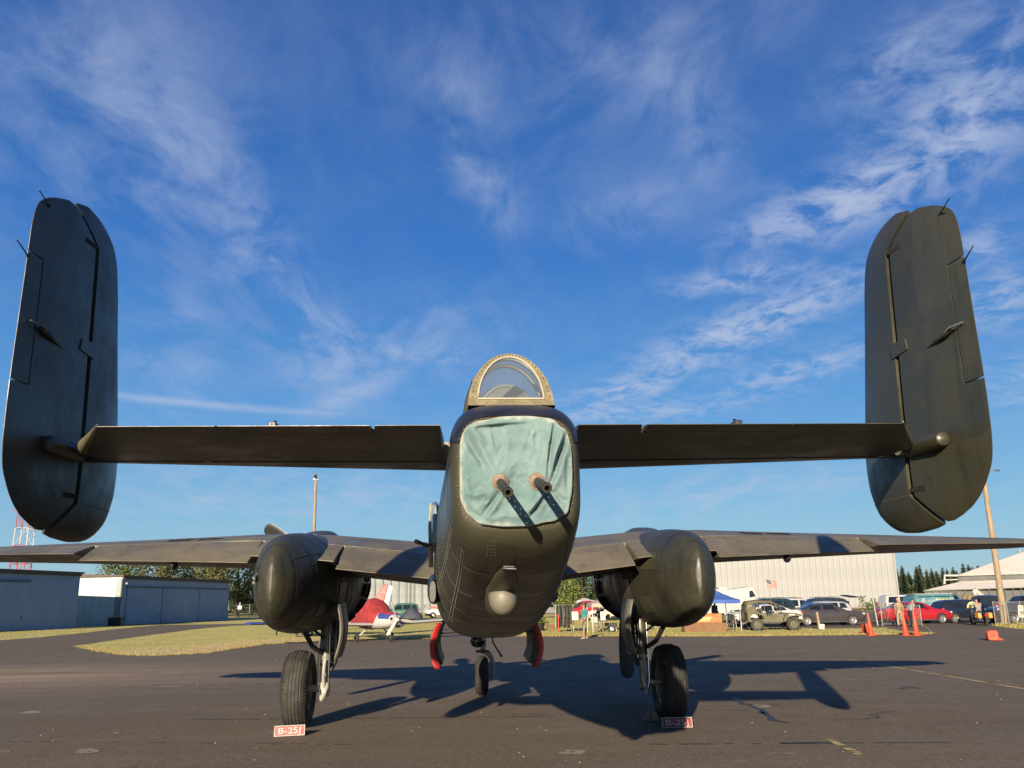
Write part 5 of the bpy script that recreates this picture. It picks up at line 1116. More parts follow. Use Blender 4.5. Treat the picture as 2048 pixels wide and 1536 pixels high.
def car(name, label, kind, px, py_or_y, color, rz=0.0, y=None, group='cars parked behind the vendor row', rack=False, plate=True, hatch=False, cat='car', windows_mat=None, trim2=None):
    if y is None: p = ground(px, py_or_y); loc = (p.x, p.y, 0)
    else: loc = (x_at(px, y, 1240), y, 0)
    b = BODY[kind]; t = thing(name, label, cat, loc, rz, group); L, W = b['L'], b['W']; st = b['st']; PA = color
    def ring(s):
        f, zb, zbelt, zr, wf = s; x = (f-.5)*L; hw = W/2*wf; roof = zr if zr else zbelt+.02; wr = hw*.76 if zr else hw*.84; k = min(1, max(0, (roof-zbelt)/.30)); wr = lerp(hw*.88, hw*.75, k)
        h = [(0, zb), (hw*.86, zb), (hw*.985, zb+.10), (hw, lerp(zb, zbelt, .5)), (hw*.985, zbelt-.07), (hw*.94, zbelt), (wr+.03, lerp(zbelt, roof, .90)), (wr-.05, roof-.008), (wr*.5, roof+.012*(1+k)), (0, roof+.018*(1+k))]
        return [Vector((x, yy, z)) for yy, z in h]+[Vector((x, -yy, z)) for yy, z in h[-2:0:-1]]
    fs_ = []
    for i in range(len(st)-1):
        a, c = ring(st[i]), ring(st[i+1]); k = 3 if st[i+1][0]-st[i][0] > .05 else 1
        for q in range(k): fs_.append([lerp(u, v, q/k) for u, v in zip(a, c)])
    fs_.append(ring(st[-1])); m = MB(); m.loft(fs_); body = m.build('body', PA, t, sharp=38)
    def at(f, t_, side, off=.012):           # point on the cabin side, t_ from belt (0) to roof edge (1)
        for i in range(len(st)-1):
            if st[i][0] <= f <= st[i+1][0]:
                a, c = ring(st[i]), ring(st[i+1]); u = (f-st[i][0])/(st[i+1][0]-st[i][0]); p5, p6 = lerp(a[5], c[5], u), lerp(a[6], c[6], u); p = lerp(p5, p6, t_); p = p+Vector((0, off, off*.4)); return Vector((p.x, p.y*side, p.z))
    GL = windows_mat or DGLASS; nW = len(b['win'])
    for side in (-1, 1):
        for i, (fa, fb) in enumerate(b['win']):
            m = MB(); rows = []
            f0, f1 = fa, fb
            for tt in (.08, .5, .90):
                ins0 = .040*tt if i == 0 else .004; ins1 = (.30 if kind in ('sedan', 'wagon') else .22)*(fb-fa)*tt if i == nW-1 else .004
                rows.append([at(lerp(f0+ins0, f1-ins1, u/3), tt, side) for u in range(4)])
            m.loft(rows, False, False, closed=False); m.build('side_window', GL, t, sharp=60)
        m = MB(); hx = (b['win'][-1][0]-.5)*L; m.box((hx+.12, side*(W/2+.004), (st[5][2]-.14)), (.18, .03, .035)); m.build('door_handle', PA, t, bevel=.008)
        mx = (b['win'][-1][1]-.5)*L; m = MB(); m.ell((mx-.02, side*(W/2+.06), st[5][2]+.06), (.09, .10, .075), 10, 6); m.build('mirror', PA, t)
        for f in b['wh']:
            x = (f-.5)*L; r_ = b['r']; m = MB(); n = 18; hw = W/2
            pts = [(x+math.cos(math.pi*k/n)*(r_*1.18), r_+math.sin(math.pi*k/n)*(r_*1.16)) for k in range(n+1)]+[(x-r_*1.18, .24), (x+r_*1.18, .24)]
            m.prism(pts, side*(hw-.10), side*(hw+.004), 'Y'); m.build('wheel_arch', GAP, t)
            wheel(t, x, side*(hw-.085), r_, side, m_rim=trim2)
        m = MB(); xl = (.985-.5)*L; m.ell((xl-.09, side*W*.37, st[-3][2]-.06), (.17, .16, .075), 12, 8); m.build('headlight', LAMPW, t)
        m = MB(); m.ell((-.5*L+.08, side*W*.40, st[2][2]-.12), (.12, .14, .085 if kind in ('sedan', 'wagon') else .17), 12, 8); m.build('tail_light', LAMPR, t)
        m = MB(); m.box((0, side*(W/2-.01), st[4][1]+.06), (L*.50, .05, .10)); m.build('sill', PLASTIC, t, bevel=.02)
    for (fa, fb), nm in zip(b['ws'], ('windshield', 'rear_window')):
        sa = [s for s in st if abs(s[0]-fa) < 1e-6][0] if any(abs(s[0]-fa) < 1e-6 for s in st) else None
        if sa is None: continue
        sb = min(st, key=lambda s: abs(s[0]-fb)); ra, rb = ring(sa), ring(sb); off = Vector((.012 if fb > fa else -.012, 0, .014)); m = MB(); rows = []
        for u in (.06, .5, .92):
            row = []
            for k in range(7):
                s = -1+k/3; pa = Vector((ra[7].x, ra[7].y*.98*s, lerp(ra[9].z, ra[7].z, s*s))); pb = Vector((rb[6].x, rb[6].y*.93*s, lerp(rb[9].z, rb[7].z, s*s))); row.append(lerp(pa, pb, u)+off)
            rows.append(row)
        m.loft(rows, False, False, closed=False); m.build(nm, GL, t, sharp=70)
    m = MB(); m.box((L*.497, 0, st[-2][1]+.08), (.08, W*.78, .14)); m.build('front_bumper', PLASTIC, t, bevel=.03)
    m = MB(); m.box((L*.485, 0, st[-2][2]-.10), (.06, W*.42, .12)); m.build('grille', GAP, t, bevel=.01)
    m = MB(); m.box((-L*.497, 0, st[1][1]+.10), (.08, W*.80, .16)); m.build('rear_bumper', PA, t, bevel=.03)
    if plate: m = MB(); m.box((-L*.502, 0, .80 if kind in ('sedan', 'wagon') else .90), (.02, .31, .16)); m.build('number_plate', WHITE, t)
    if rack:
        zr = max(s[3] or 0 for s in st)
        for side in (-1, 1): m = MB(); m.tube([(-.36*L, side*W*.32, zr-.01), (-.34*L, side*W*.32, zr+.06), (.02*L, side*W*.32, zr+.06), (.05*L, side*W*.32, zr)], .022, 6); m.build('roof_rail', PLASTIC, t)
        for f in (-.26, -.06): m = MB(); m.tube([(f*L, -W*.34, zr+.075), (f*L, W*.34, zr+.075)], .022, 6); m.build('crossbar', PLASTIC, t)
    if hatch:
        zr = st[3][3]; m = MB(); m.box((-L*.46-.55, 0, zr+.14), (1.1, W*.74, .07), (0, R(-9), 0)); h = m.build('tailgate', PA, t, bevel=.03); m = MB(); m.box((-L*.46-.50, 0, zr+.09), (.7, W*.6, .02), (0, R(-9), 0)); m.build('tailgate_glass', DGLASS, h)
        m = MB(); m.box((-L*.497, 0, 1.14), (.06, W*.72, .8)); m.build('boot_opening', GAP, t)
    return t
CH = paint('charcoal', (.045, .040, .042)); SIL = paint('silver', (.36, .37, .38)); DKS = paint('dark_slate', (.03, .033, .038)); GRN = paint('forest_green', (.012, .040, .032)); WHC = paint('white', (.46, .46, .45)); REDC = paint('ruby', (.33, .010, .018)); NAVY = paint('navy', (.012, .016, .032)); BLK = paint('black', (.010, .011, .014)); REDT = paint('truck_red', (.42, .018, .018)); BEI = paint('beige', (.50, .44, .34)); TEAL = paint('teal', (.07, .20, .23)); GRT = paint('leaf_green', (.03, .12, .07)); GRY = paint('mid_grey', (.20, .21, .22))
car('parked_sedan', 'charcoal sedan with bright alloy wheels parked nose right behind the jeep', 'sedan', 1652, 0, CH, R(-2), y=60.0)
car('parked_wagon', 'silver estate car behind the charcoal sedan', 'wagon', 1636, 0, SIL, R(180), y=64.5)
car('parked_suv', 'dark slate off roader with its tailgate raised', 'suv', 1634, 0, DKS, R(178), y=68.5, hatch=True, rack=True)
car('parked_suv', 'forest green off roader with roof rails behind the open jeep', 'suv', 1524, 0, GRN, R(176), y=66, rack=True)
car('parked_suv', 'white off roader behind the forest green one', 'suv', 1560, 0, WHC, R(180), y=73, rack=True)
car('parked_sedan', 'low white saloon between the jeep and the green off roader', 'sedan', 1526, 0, WHC, R(178), y=59.0)
car('parked_sedan', 'ruby red sedan behind the chain link gate panel', 'sedan', 1829, 0, REDC, R(6), y=60.5)
car('parked_sedan', 'navy blue hatchback with a round yellow door emblem', 'wagon', 1936, 0, NAVY, R(4), y=61.0)
nv = [o for o in COL.objects if o.parent is None and o.get('label', '').startswith('navy')][0]
m = MB(); n = 18; m.prism([(math.cos(math.pi*k/n)*.42-.15, 1.0+math.sin(math.pi*k/n)*.42) for k in range(n+1)], -.945, -.915, 'Y'); em = m.build('door_emblem', mat('emblem_yellow', (.55, .55, .22), (.62, .6, .28), .5), nv)
for dx_ in (-.33, .02): m = MB(); m.prism([(math.cos(math.pi*k/10)*.13+dx_, 1.0+math.sin(math.pi*k/10)*.24) for k in range(11)], -.951, -.94, 'Y'); m.build('emblem_arch', mat('emblem_dark', (.03, .05, .04), (.04, .06, .05), .5), em)
van = car('painted_van', 'teal display van lettered in yellow with a white roof', 'van', 1884, 0, TEAL, R(2), y=67.5, cat='van')
m = MB(); m.box((-.55, 0, 1.985), (3.6, 1.44, .05)); m.build('white_roof_cap', WHITE, van, bevel=.02)
m = MB(); m.box((-.9, -1.0, 1.42), (3.1, .02, .62)); wr_ = m.build('side_wrap', mat('teal_print', (.09, .22, .26), (.20, .36, .40), .35, scale=1.6), van)
text_mesh('WWII', .50, van, (-.15, -1.015, 1.40), (R(90), 0, 0), mat('print_yellow', (.62, .60, .06), (.7, .66, .1), .5), 'van_lettering', bold=.02, xs=1.05)
text_mesh('B', .52, van, (-1.95, -1.015, 1.48), (R(90), 0, 0), WHITE, 'van_lettering', shear=.35)
m = MB(); m.tube([(-1.75+.012*k*4, -1.016, 1.42+.07*math.sin(k*1.1)+.004*k) for k in range(18)], .018, 5); m.build('script_flourish', WHITE, van)
m = MB(); m.quad((-2.2, -1.014, .78), (.9, -1.014, .80), (.3, -1.014, 1.02), (-2.2, -1.014, .95)); m.build('white_swoosh', WHITE, van)
wv = car('parked_van', 'white passenger van with a red stripe at the corner of the cream hangar', 'van', 1812, 0, WHC, R(4), y=96, cat='van')
m = MB(); m.box((-.3, -.995, 1.02), (4.4, .012, .05)); m.build('stripe', RED, wv)
car('parked_pickup', 'black pickup seen from behind next to the motorcycle', 'pickup', 1979, 0, BLK, R(88), y=66, cat='pickup')
car('parked_pickup', 'white pickup cab beyond the grey loader boom', 'pickup', 1984, 0, WHC, R(180), y=84, cat='pickup')
car('parked_suv', 'large black off roader behind the speed sign fence', 'suv', 2056, 0, BLK, R(178), y=57.5)
car('parked_pickup', 'red pickup parked under the lime green tree line', 'pickup', 1176, 0, REDT, R(186), y=92, cat='pickup', group='vehicles on the far lawn')
car('parked_pickup', 'grey pickup with a white canopy by the hangar end', 'pickup', 1092, 0, GRY, R(4), y=104, cat='pickup', group='vehicles on the far lawn')
car('parked_wagon', 'beige car seen through the open cream tent', 'wagon', 1216, 0, BEI, R(180), y=84, group='vehicles on the far lawn')
gp_ = car('parked_suv', 'leaf green off roader with a roof rack beside the steel hangar', 'suv', 798, 0, GRT, R(182), y=106, rack=True, group='vehicles on the far lawn')
rvv = car('parked_van', 'white van with a red band half hidden by the bomber fuselage', 'van', 893, 0, WHC, R(180), y=112, cat='van', group='vehicles on the far lawn'); m = MB(); m.box((0, .998, 1.3), (4.0, .012, .22)); m.build('red_band', RED, rvv)

# motorhome with a cab-over bunk
t = thing('motorhome', 'white motorhome with a cab over bunk beside the blue tent', 'motorhome', (x_at(1462, 70, 1230), 70, 0), R(0), None)
m = MB(); m.prism([(-2.4, .55), (1.2, .55), (1.2, 1.1), (1.9, 1.75), (1.9, 2.0), (1.55, 2.75), (-.2, 2.55), (-2.4, 2.55)], -1.1, 1.1, 'Y'); m.build('house_body', WHITE, t, bevel=.05)
m = MB(); m.prism([(1.2, .5), (2.5, .5), (2.5, .95), (2.2, 1.1), (1.9, 1.74), (1.2, 1.3)], -.95, .95, 'Y'); m.build('cab', WHITE, t, bevel=.05)
m = MB(); m.prism([(1.25, 1.9), (1.75, 2.0), (1.5, 2.45), (1.25, 2.4)], -1.115, -1.09, 'Y'); m.build('bunk_window', DGLASS, t)
m = MB(); m.prism([(-1.6, 1.5), (-.4, 1.5), (-.4, 2.1), (-1.6, 2.1)], -1.115, -1.09, 'Y'); m.build('side_window', DGLASS, t)
for x in (-1.5, 1.8): wheel(t, x, -1.0, .37, -1); wheel(t, x, 1.0, .37, 1)
m = MB(); m.box((-.6, 0, 2.65), (.7, .7, .2)); m.build('roof_vent', WHITE, t, bevel=.04)

# open army jeep
JG = mat('jeep_olive', (.085, .080, .045), (.115, .105, .062), .6, scale=3); CANV = mat('olive_canvas', (.115, .105, .062), (.15, .135, .08), .9, scale=4, bump=.3)
a, b = ground(1520, 1261), ground(1577, 1261); t = thing('army_jeep', 'open olive army jeep with canvas top and flag on a whip aerial', 'jeep', ((a.x+b.x)/2-.05, (a.y+b.y)/2, 0), R(-6))
m = MB()
for s in (-1, 1):
    m.prism([(-1.55, .52), (-1.38, .50), (-1.42, .78), (-1.28, .95), (-.84, .95), (-.68, .80), (-.62, .48), (.42, .48), (.50, .95), (.02, 1.0), (-.10, .80), (-.42, .80), (-.52, 1.02), (-1.55, 1.02)], s*.70, s*.745, 'Y')
m.box((-1.0, 0, .60), (1.1, 1.4, .10)); m.box((-1.54, 0, .78), (.05, 1.46, .50)); m.box((-.1, 0, .52), (1.2, 1.4, .06)); m.build('tub', JG, t, bevel=.01)
m = MB(); m.loft([[(x, -w_, .62), (x, -w_, z-.06), (x, -w_*.8, z), (x, w_*.8, z), (x, w_, z-.06), (x, w_, .62)] for x, w_, z in ((.48, .56, 1.02), (.9, .52, 1.0), (1.38, .46, .96), (1.42, .44, .92))]); hd = m.build('bonnet', JG, t, sharp=30)
for s in (-1, 1):
    m = MB(); m.prism([(.50, .68), (.62, .92), (1.50, .92), (1.54, .84), (1.50, .80), (1.02, .82), (.72, .72), (.60, .50), (.50, .50)], s*.50, s*.76, 'Y'); m.build('wing', JG, t, bevel=.015)
    m = MB(); m.lathe([(.0001, 0), (.085, -.01), (.10, -.06)], (1.47, s*.30, .84), 'X', 14); m.build('headlight', LAMPW, hd)
    for x in (-1.05, 1.03): wheel(t, x, s*.62, .37, s, 'disc', .18, JG)
m = MB()
for k in range(9): m.box((1.44, -.34+.085*k, .76), (.03, .045, .30))
m.build('grille', JG, t)
m = MB(); m.box((1.60, 0, .55), (.10, 1.3, .14)); m.box((-1.62, 0, .52), (.08, 1.2, .12)); m.build('bumper', JG, t, bevel=.01)
m = MB(); m.tube([(.42, -.66, 1.0), (.30, -.66, 1.42), (.30, .66, 1.42), (.42, .66, 1.0)], .025, 6); m.build('windshield_frame', JG, t)
m = MB(); m.quad((.41, -.64, 1.02), (.30, -.64, 1.40), (.30, .64, 1.40), (.41, .64, 1.02)); m.build('windshield', glass_mat('jeep_glass', (.9, .95, .95), .02, .9), t)
m = MB(); rg = []
for x, z, zs_ in ((-1.62, 1.50, 1.30), (-1.50, 1.70, 1.45), (-.9, 1.76, 1.60), (-.2, 1.70, 1.58), (.32, 1.50, 1.40)): rg.append([(x, -.72, zs_), (x, -.70, z-.06), (x, -.4, z), (x, .4, z), (x, .70, z-.06), (x, .72, zs_)])
m.loft(rg, False, False, closed=False); cvs = m.build('canvas_top', CANV, t, sharp=60); md = cvs.modifiers.new('wall', 'SOLIDIFY'); md.thickness = .02
m = MB(); m.quad((-1.60, -.70, 1.02), (-1.60, .70, 1.02), (-1.62, .72, 1.32), (-1.55, .4, 1.62), (-1.55, -.4, 1.62), (-1.62, -.72, 1.32)); m.quad((-1.6, -.72, 1.02), (-1.60, -.73, 1.34), (-1.15, -.73, 1.40), (-.92, -.72, 1.02)); m.build('canvas_curtain', CANV, t)
for x in (-.55, -.9): m = MB(); m.tube([(x, -.70, 1.0), (x-.05, -.70, 1.62), (x-.05, .70, 1.62), (x, .70, 1.0)], .018, 6); m.build('top_bow', JG, t)
for s in (-.32, .32): m = MB(); m.box((-.45, s, .78), (.45, .45, .16)); m.box((-.68, s, 1.02), (.10, .45, .46), (0, R(-8), 0)); m.build('seat', CANV, t, bevel=.03)
m = MB(); m.lathe([(.17, -.012), (.185, 0), (.17, .012)], (0, 0, 0), 'Z', 18); sw = m.build('steering_wheel', BLACK, t); sw.location = (.05, .32, 1.08); sw.rotation_euler = (0, R(-55), 0)
m = MB(); m.lathe([(.10, -.07), (.20, -.085), (.36, -.08), (.37, 0), (.36, .08), (.20, .085), (.10, .07)], (-1.70, .25, .85), 'X', 24); m.build('spare_wheel', RUBBER, t)
m = MB(); m.box((.95, -.765, .90), (.34, .012, .07)); m.build('bonnet_stencil', WHITE, t)
m = MB(); m.tube([(-.10, -.75, .9), (-.22, -.76, 2.2), (-.34, -.76, 3.0)], [.012, .010, .007], 6); m.build('aerial', WOOD, t)
def flag_mat():
    M = bpy.data.materials.new('striped_flag'); M.use_nodes = True; nt = M.node_tree; n = NB(nt); P = nt.nodes['Principled BSDF']; uv = n.new('ShaderNodeUVMap'); sp = n.new('ShaderNodeSeparateXYZ'); nt.links.new(uv.outputs[0], sp.inputs[0])
    stp = n.m('LESS_THAN', n.m('MODULO', n.m('MULTIPLY', sp.outputs[1], 13.0), 2.0), 1.0); c = n.mix(stp, (.34, .32, .30), (.26, .025, .025))
    can = n.m('MULTIPLY', n.m('LESS_THAN', sp.outputs[0], .42), n.m('GREATER_THAN', sp.outputs[1], 6/13)); st = n.m('LESS_THAN', n.m('ADD', n.m('POWER', n.m('SUBTRACT', n.m('FRACT', n.m('MULTIPLY', sp.outputs[0], 14.0)), .5), 2.0), n.m('POWER', n.m('SUBTRACT', n.m('FRACT', n.m('MULTIPLY', sp.outputs[1], 16.0)), .5), 2.0)), .06)
    c = n.mix(can, c, n.mix(st, (.018, .026, .06), (.3, .3, .3))); n.put(P.inputs['Base Color'], c); P.inputs['Roughness'].default_value = .9; return M
m = MB(); nu, nv_ = 14, 8; vv = []
for i in range(nu+1):
    for j in range(nv_+1):
        u, v = i/nu, j/nv_; vv.append((-.335+.030*(1-v)+u*.58, -.76+.05*math.sin(u*7+v), 2.52+v*.42-u*.17-.03*math.sin(u*5)))
m.add(vv, [(i*(nv_+1)+j, (i+1)*(nv_+1)+j, (i+1)*(nv_+1)+j+1, i*(nv_+1)+j+1) for i in range(nu) for j in range(nv_)])
fl = thing('small_flag', 'small red and white striped flag with a blue corner on the jeep aerial', 'flag', t.location, t.rotation_euler.z); fo = m.build('cloth', flag_mat(), fl, sharp=90)
uvl = fo.data.uv_layers.new(name='UVMap')
for lp in fo.data.loops: k = lp.vertex_index; uvl.data[lp.index].uv = ((k//(nv_+1))/nu, (k % (nv_+1))/nv_)

# grey loader boom and engine behind the navy hatchback
t = thing('boom_loader', 'dusty yellow loader with a folded grey boom behind the navy hatchback', 'loader', (x_at(1950, 74, 1240), 74, 0), 0)
DY = mat('dusty_yellow', (.22, .16, .06), (.30, .22, .09), .8, scale=4)
m = MB(); m.box((0, 0, .75), (2.6, 1.4, .55)); m.box((-.5, 0, 1.2), (1.2, 1.2, .5), None, .8, .8); m.build('chassis', BLACK, t, bevel=.05)
m = MB()
for k in range(9): m.ell((-.75+.17*k*.7, -.2+.1*(k % 3), 1.62+.12*math.sin(k*1.7)), (.2, .25, .2), 8, 6)
m.build('engine', DY, t)
m = MB(); m.tube([(.45, 0, 1.2), (.25, 0, 2.15), (.32, 0, 2.30)], [.17, .17, .13], 10); m.build('mast', GREYP, t)
m = MB(); m.loft([[(x-w_*.6, -.13, z-w_), (x+w_*.6, -.13, z+w_), (x+w_*.6, .13, z+w_), (x-w_*.6, .13, z-w_)] for x, z, w_ in ((.30, 2.28, .15), (.9, 1.75, .15), (1.6, 1.2, .09))]); m.build('boom', GREYP, t)
for x in (-.9, .9): wheel(t, x, -.65, .45, -1, 'disc', .3, DY); wheel(t, x, .65, .45, 1, 'disc', .3, DY)

# motorcycle seen from behind
p = ground(1960, 1251); t = thing('motorcycle', 'black touring motorcycle with two orange yellow panniers seen from behind', 'motorcycle', (p.x, p.y, 0), R(86))
wheel(t, -.72, 0, .32, -1, 'alloy', .15); wheel(t, .78, 0, .32, -1, 'alloy', .13)
m = MB(); m.loft([superring(0, .02, .5, .6, 2, 12)]) if False else m.tube([(-.75, 0, .62), (-.3, 0, .72), (.2, 0, .85), (.45, 0, .86)], [.10, .16, .20, .10], 12); m.build('tank_and_seat', BLK, t)
m = MB(); m.box((.05, 0, .42), (.5, .34, .36)); m.build('engine', STEEL, t, bevel=.05)
for s in (-1, 1):
    m = MB(); m.tube([(.78, s*.08, .32), (.55, s*.10, .95)], .03, 8); m.build('fork_leg', STEEL, t)
    m = MB(); m.box((-.62, s*.33, .62), (.55, .24, .34), None, .85, .85); m.build('pannier', mat('pannier_orange', (.55, .26, .05), (.62, .32, .08), .5), t, bevel=.05)
    m = MB(); m.tube([(.50, s*.05, 1.0), (.42, s*.30, 1.06), (.30, s*.42, 1.04)], .016, 6); m.build('handlebar', STEEL, t)
    m = MB(); m.tube([(.1, s*.2, .28), (-.85, s*.22, .34)], .045, 8); m.build('exhaust', CHROME, t)
m = MB(); m.box((-.98, 0, .62), (.04, .20, .12)); m.build('tail_light', LAMPR, t, bevel=.02)
MOTO = t

# light aircraft under a red canvas, nose and propeller free
p = ground(781, 1284); RZ = R(-90+38); t = thing('light_aircraft', 'small white low wing aircraft with its cabin wrapped in a red canvas cover', 'airplane', (p.x-.05, p.y+.12, 0), RZ)
# local X forward: nose wheel at x=0
LAW = mat('aircraft_white', (.48, .48, .47), (.54, .54, .53), .35, scale=1.5); LAB = mat('aircraft_blue', (.035, .06, .26), (.05, .08, .32), .35); LAR = mat('aircraft_red', (.50, .02, .03), (.56, .03, .04), .4)
def ring2(x, w_, zb, zt, n=2.6, k=24): return [Vector((x, q.x, q.z)) for q in superring(0, w_, zb, zt, n, k)]
m = MB(); m.loft([ring2(.52, .10, .98, 1.16, 2), ring2(.48, .34, .80, 1.30), ring2(.25, .45, .70, 1.38), ring2(-.35, .53, .62, 1.44), ring2(-1.0, .56, .60, 1.46), ring2(-2.4, .54, .62, 1.42), ring2(-3.8, .30, .80, 1.30), ring2(-5.4, .10, 1.0, 1.22), ring2(-5.6, .03, 1.05, 1.15)]); fz_ = m.build('fuselage', LAW, t, sharp=50)
m = MB(); m.loft([ring2(.42, .405, 1.0, 1.352), ring2(.2, .475, 1.0, 1.40), ring2(-.3, .545, 1.0, 1.456)]); m.build('cowl_stripe', LAB, fz_)
m = MB(); m.loft([ring2(.40, .30, 1.28, 1.368), ring2(.2, .36, 1.28, 1.415), ring2(-.3, .42, 1.28, 1.47)]); m.build('cowl_top', LAR, fz_)
for s in (-1, 1): m = MB(); m.ell((.49, s*.24, 1.12), (.02, .10, .07), 10, 6); m.build('cowl_inlet', GAP, fz_)
m = MB(); rg = []
for x, w_, zb, zt in ((-.45, .50, .95, 1.40), (-.7, .60, .72, 1.62), (-1.1, .66, .60, 2.02), (-1.6, .67, .58, 2.14), (-2.2, .65, .60, 2.02), (-2.9, .55, .72, 1.66), (-3.3, .45, .85, 1.38)):
    rg.append([q+Vector((0, 0, .02*math.sin(j*1.9+x*5))) for j, q in enumerate(ring2(x, w_, zb, zt, 2.4, 36))])
m.loft(rg); m.build('canvas_cover', mat('red_canvas', (.26, .016, .020), (.34, .03, .033), .85, scale=3, bump=.6, bscale=8), t, sharp=70)
for s in (-1, 1):
    st_ = [((-.75, s*y_, .82+.035*y_), (-2.05+.07*y_, s*y_, .80+.035*y_), .14, 0, 1) for y_ in (.4, 2, 4, 6.3)]
    if s < 0: st_ = st_[::-1]
    wg = foil(st_, (0, 0, 1), 10).build('wing', LAW, t, sharp=50)
    st_ = [((-.74, s*y_, .82+.035*y_), (-2.06+.07*y_, s*y_, .80+.035*y_), .15, 0, 1) for y_ in (6.3, 6.8, 7.0)]
    if s < 0: st_ = st_[::-1]
    foil(st_, (0, 0, 1), 10).build('wing_tip', LAB, wg, sharp=50)
    m = MB(); m.tube([(-1.35, s*.35, .75), (-1.45, s*1.0, .20)], [.05, .035], 8); lg = m.build('main_leg', LAW, t)
    m = MB(); m.lathe([(.08, -.07), (.15, -.075), (.19, -.05), (.19, .05), (.15, .075), (.08, .07)], (-1.45, s*1.03, .19), 'Y', 18); m.build('wheel', RUBBER, lg)
m = MB(); m.tube([(.05, 0, .75), (.0, 0, .22)], .045, 8); ng_ = m.build('nose_leg', LAW, t); m = MB(); m.lathe([(.08, -.06), (.15, -.065), (.17, -.04), (.17, .04), (.15, .065), (.08, .06)], (0, 0, .17), 'Y', 18); m.build('wheel', RUBBER, ng_)
m = MB(); m.ell((.12, .42, .92), (.34, .30, .26), 12, 8); m.build('intake_cover', mat('slate_blue_cover', (.14, .17, .26), (.2, .23, .32), .8), t)
m = MB(); m.lathe([(.0001, .30), (.05, .28), (.10, .2), (.115, .05)], (.50, 0, 1.07), 'X', 16); sp_ = m.build('propeller', LAW, t)
for k in range(3):
    a = R(112)+k*2*math.pi/3; d = Vector((0, math.cos(a), math.sin(a))); sd_ = Vector((0, -math.sin(a), math.cos(a))); rg = []
    for rr, wd, tw in ((.08, .04, 40), (.3, .07, 32), (.6, .075, 22), (.86, .06, 16), (.92, .03, 14)): c = Vector((.62, 0, 1.07))+d*rr; ch = sd_*math.cos(R(tw))+Vector((1, 0, 0))*math.sin(R(tw)); nr = d.cross(ch); rg.append([c+ch*wd*math.cos(2*math.pi*j/10)+nr*.014*math.sin(2*math.pi*j/10) for j in range(10)])
    m = MB(); m.loft(rg); m.build('blade', mat('blade_cream', (.62, .60, .52), (.68, .66, .58), .4), sp_)
m = MB(); m.prism([(-5.6, 1.15), (-4.7, 1.2), (-5.25, 2.3), (-5.7, 2.3)], -.05, .05, 'Y'); m.build('fin', LAR, t, bevel=.02)
m = MB(); m.box((-5.2, 0, 1.12), (.8, 2.8, .06)); m.build('tailplane', LAW, t, bevel=.02)

# second light aircraft behind it: its swept red and white tail shows
pA = on_y(756, 1213, 54); t = thing('light_aircraft', 'light aircraft hidden behind the red canvas, showing a tall red swept tail fin', 'airplane', (pA.x-4.1, 54.5, 0), R(172))
m = MB(); m.loft([ring2(2.4, .2, .95, 1.3, 2), ring2(2.2, .5, .7, 1.5), ring2(.4, .56, .6, 1.75), ring2(-1.0, .5, .7, 1.7), ring2(-3.0, .2, 1.0, 1.45), ring2(-4.3, .06, 1.15, 1.4)]); m.build('fuselage', LAW, t, sharp=50)
m = MB(); m.prism([(-3.3, 1.35), (-4.35, 1.35), (-4.75, 2.95), (-4.50, 3.0)], -.05, .05, 'Y'); fn_ = m.build('fin', LAR, t, bevel=.02)
m = MB(); m.prism([(-4.37, 1.38), (-4.70, 1.38), (-5.05, 2.85), (-4.78, 2.93)], -.04, .04, 'Y'); m.build('rudder', LAW, fn_, bevel=.01)
m = MB(); m.box((-4.2, 0, 1.22), (.9, 3.4, .07)); m.build('tailplane', LAW, t, bevel=.02)
m = MB(); m.box((.5, 0, .9), (1.3, 6.5, .12)); m.build('wing', LAW, t, bevel=.04)
for s in (-1, 1): m = MB(); m.tube([(.3, s*.9, .9), (.3, s*1.1, .2)], .05, 6); m.lathe([(.08, -.06), (.18, -.05), (.18, .05), (.08, .06)], (.3, s*1.12, .18), 'Y', 14); m.build('gear_leg', BLACK, t)
m = MB(); m.tube([(2.0, 0, .8), (2.0, 0, .1)], .05, 6); m.build('nose_leg', BLACK, t)
# tarpaulin covered engine with one blade showing
p = ground(824, 1240); t = thing('covered_engine', 'dark blue tarpaulin mound with one square propeller blade sticking out', 'engine', (p.x, p.y, 0)); NT_ = mat('navy_tarpaulin', (.03, .04, .065), (.05, .06, .09), .7, scale=2, bump=.4)
m = MB(); rg = []
for k in range(7): tt = k/6; rg.append([Vector((math.cos(2*math.pi*j/20)*1.25*(1-tt**2*.85)+.06*math.sin(j*2.7), math.sin(2*math.pi*j/20)*.9*(1-tt**2*.85), .15+1.25*tt)) for j in range(20)])
m.loft(rg); m.build('tarpaulin', NT_, t, sharp=70)
m = MB(); m.box((1.15, -.3, 1.25), (.42, .06, 1.05), (0, R(38), 0)); m.build('blade', mat('slate_blade', (.09, .11, .13), (.12, .14, .16), .5), t, bevel=.02)

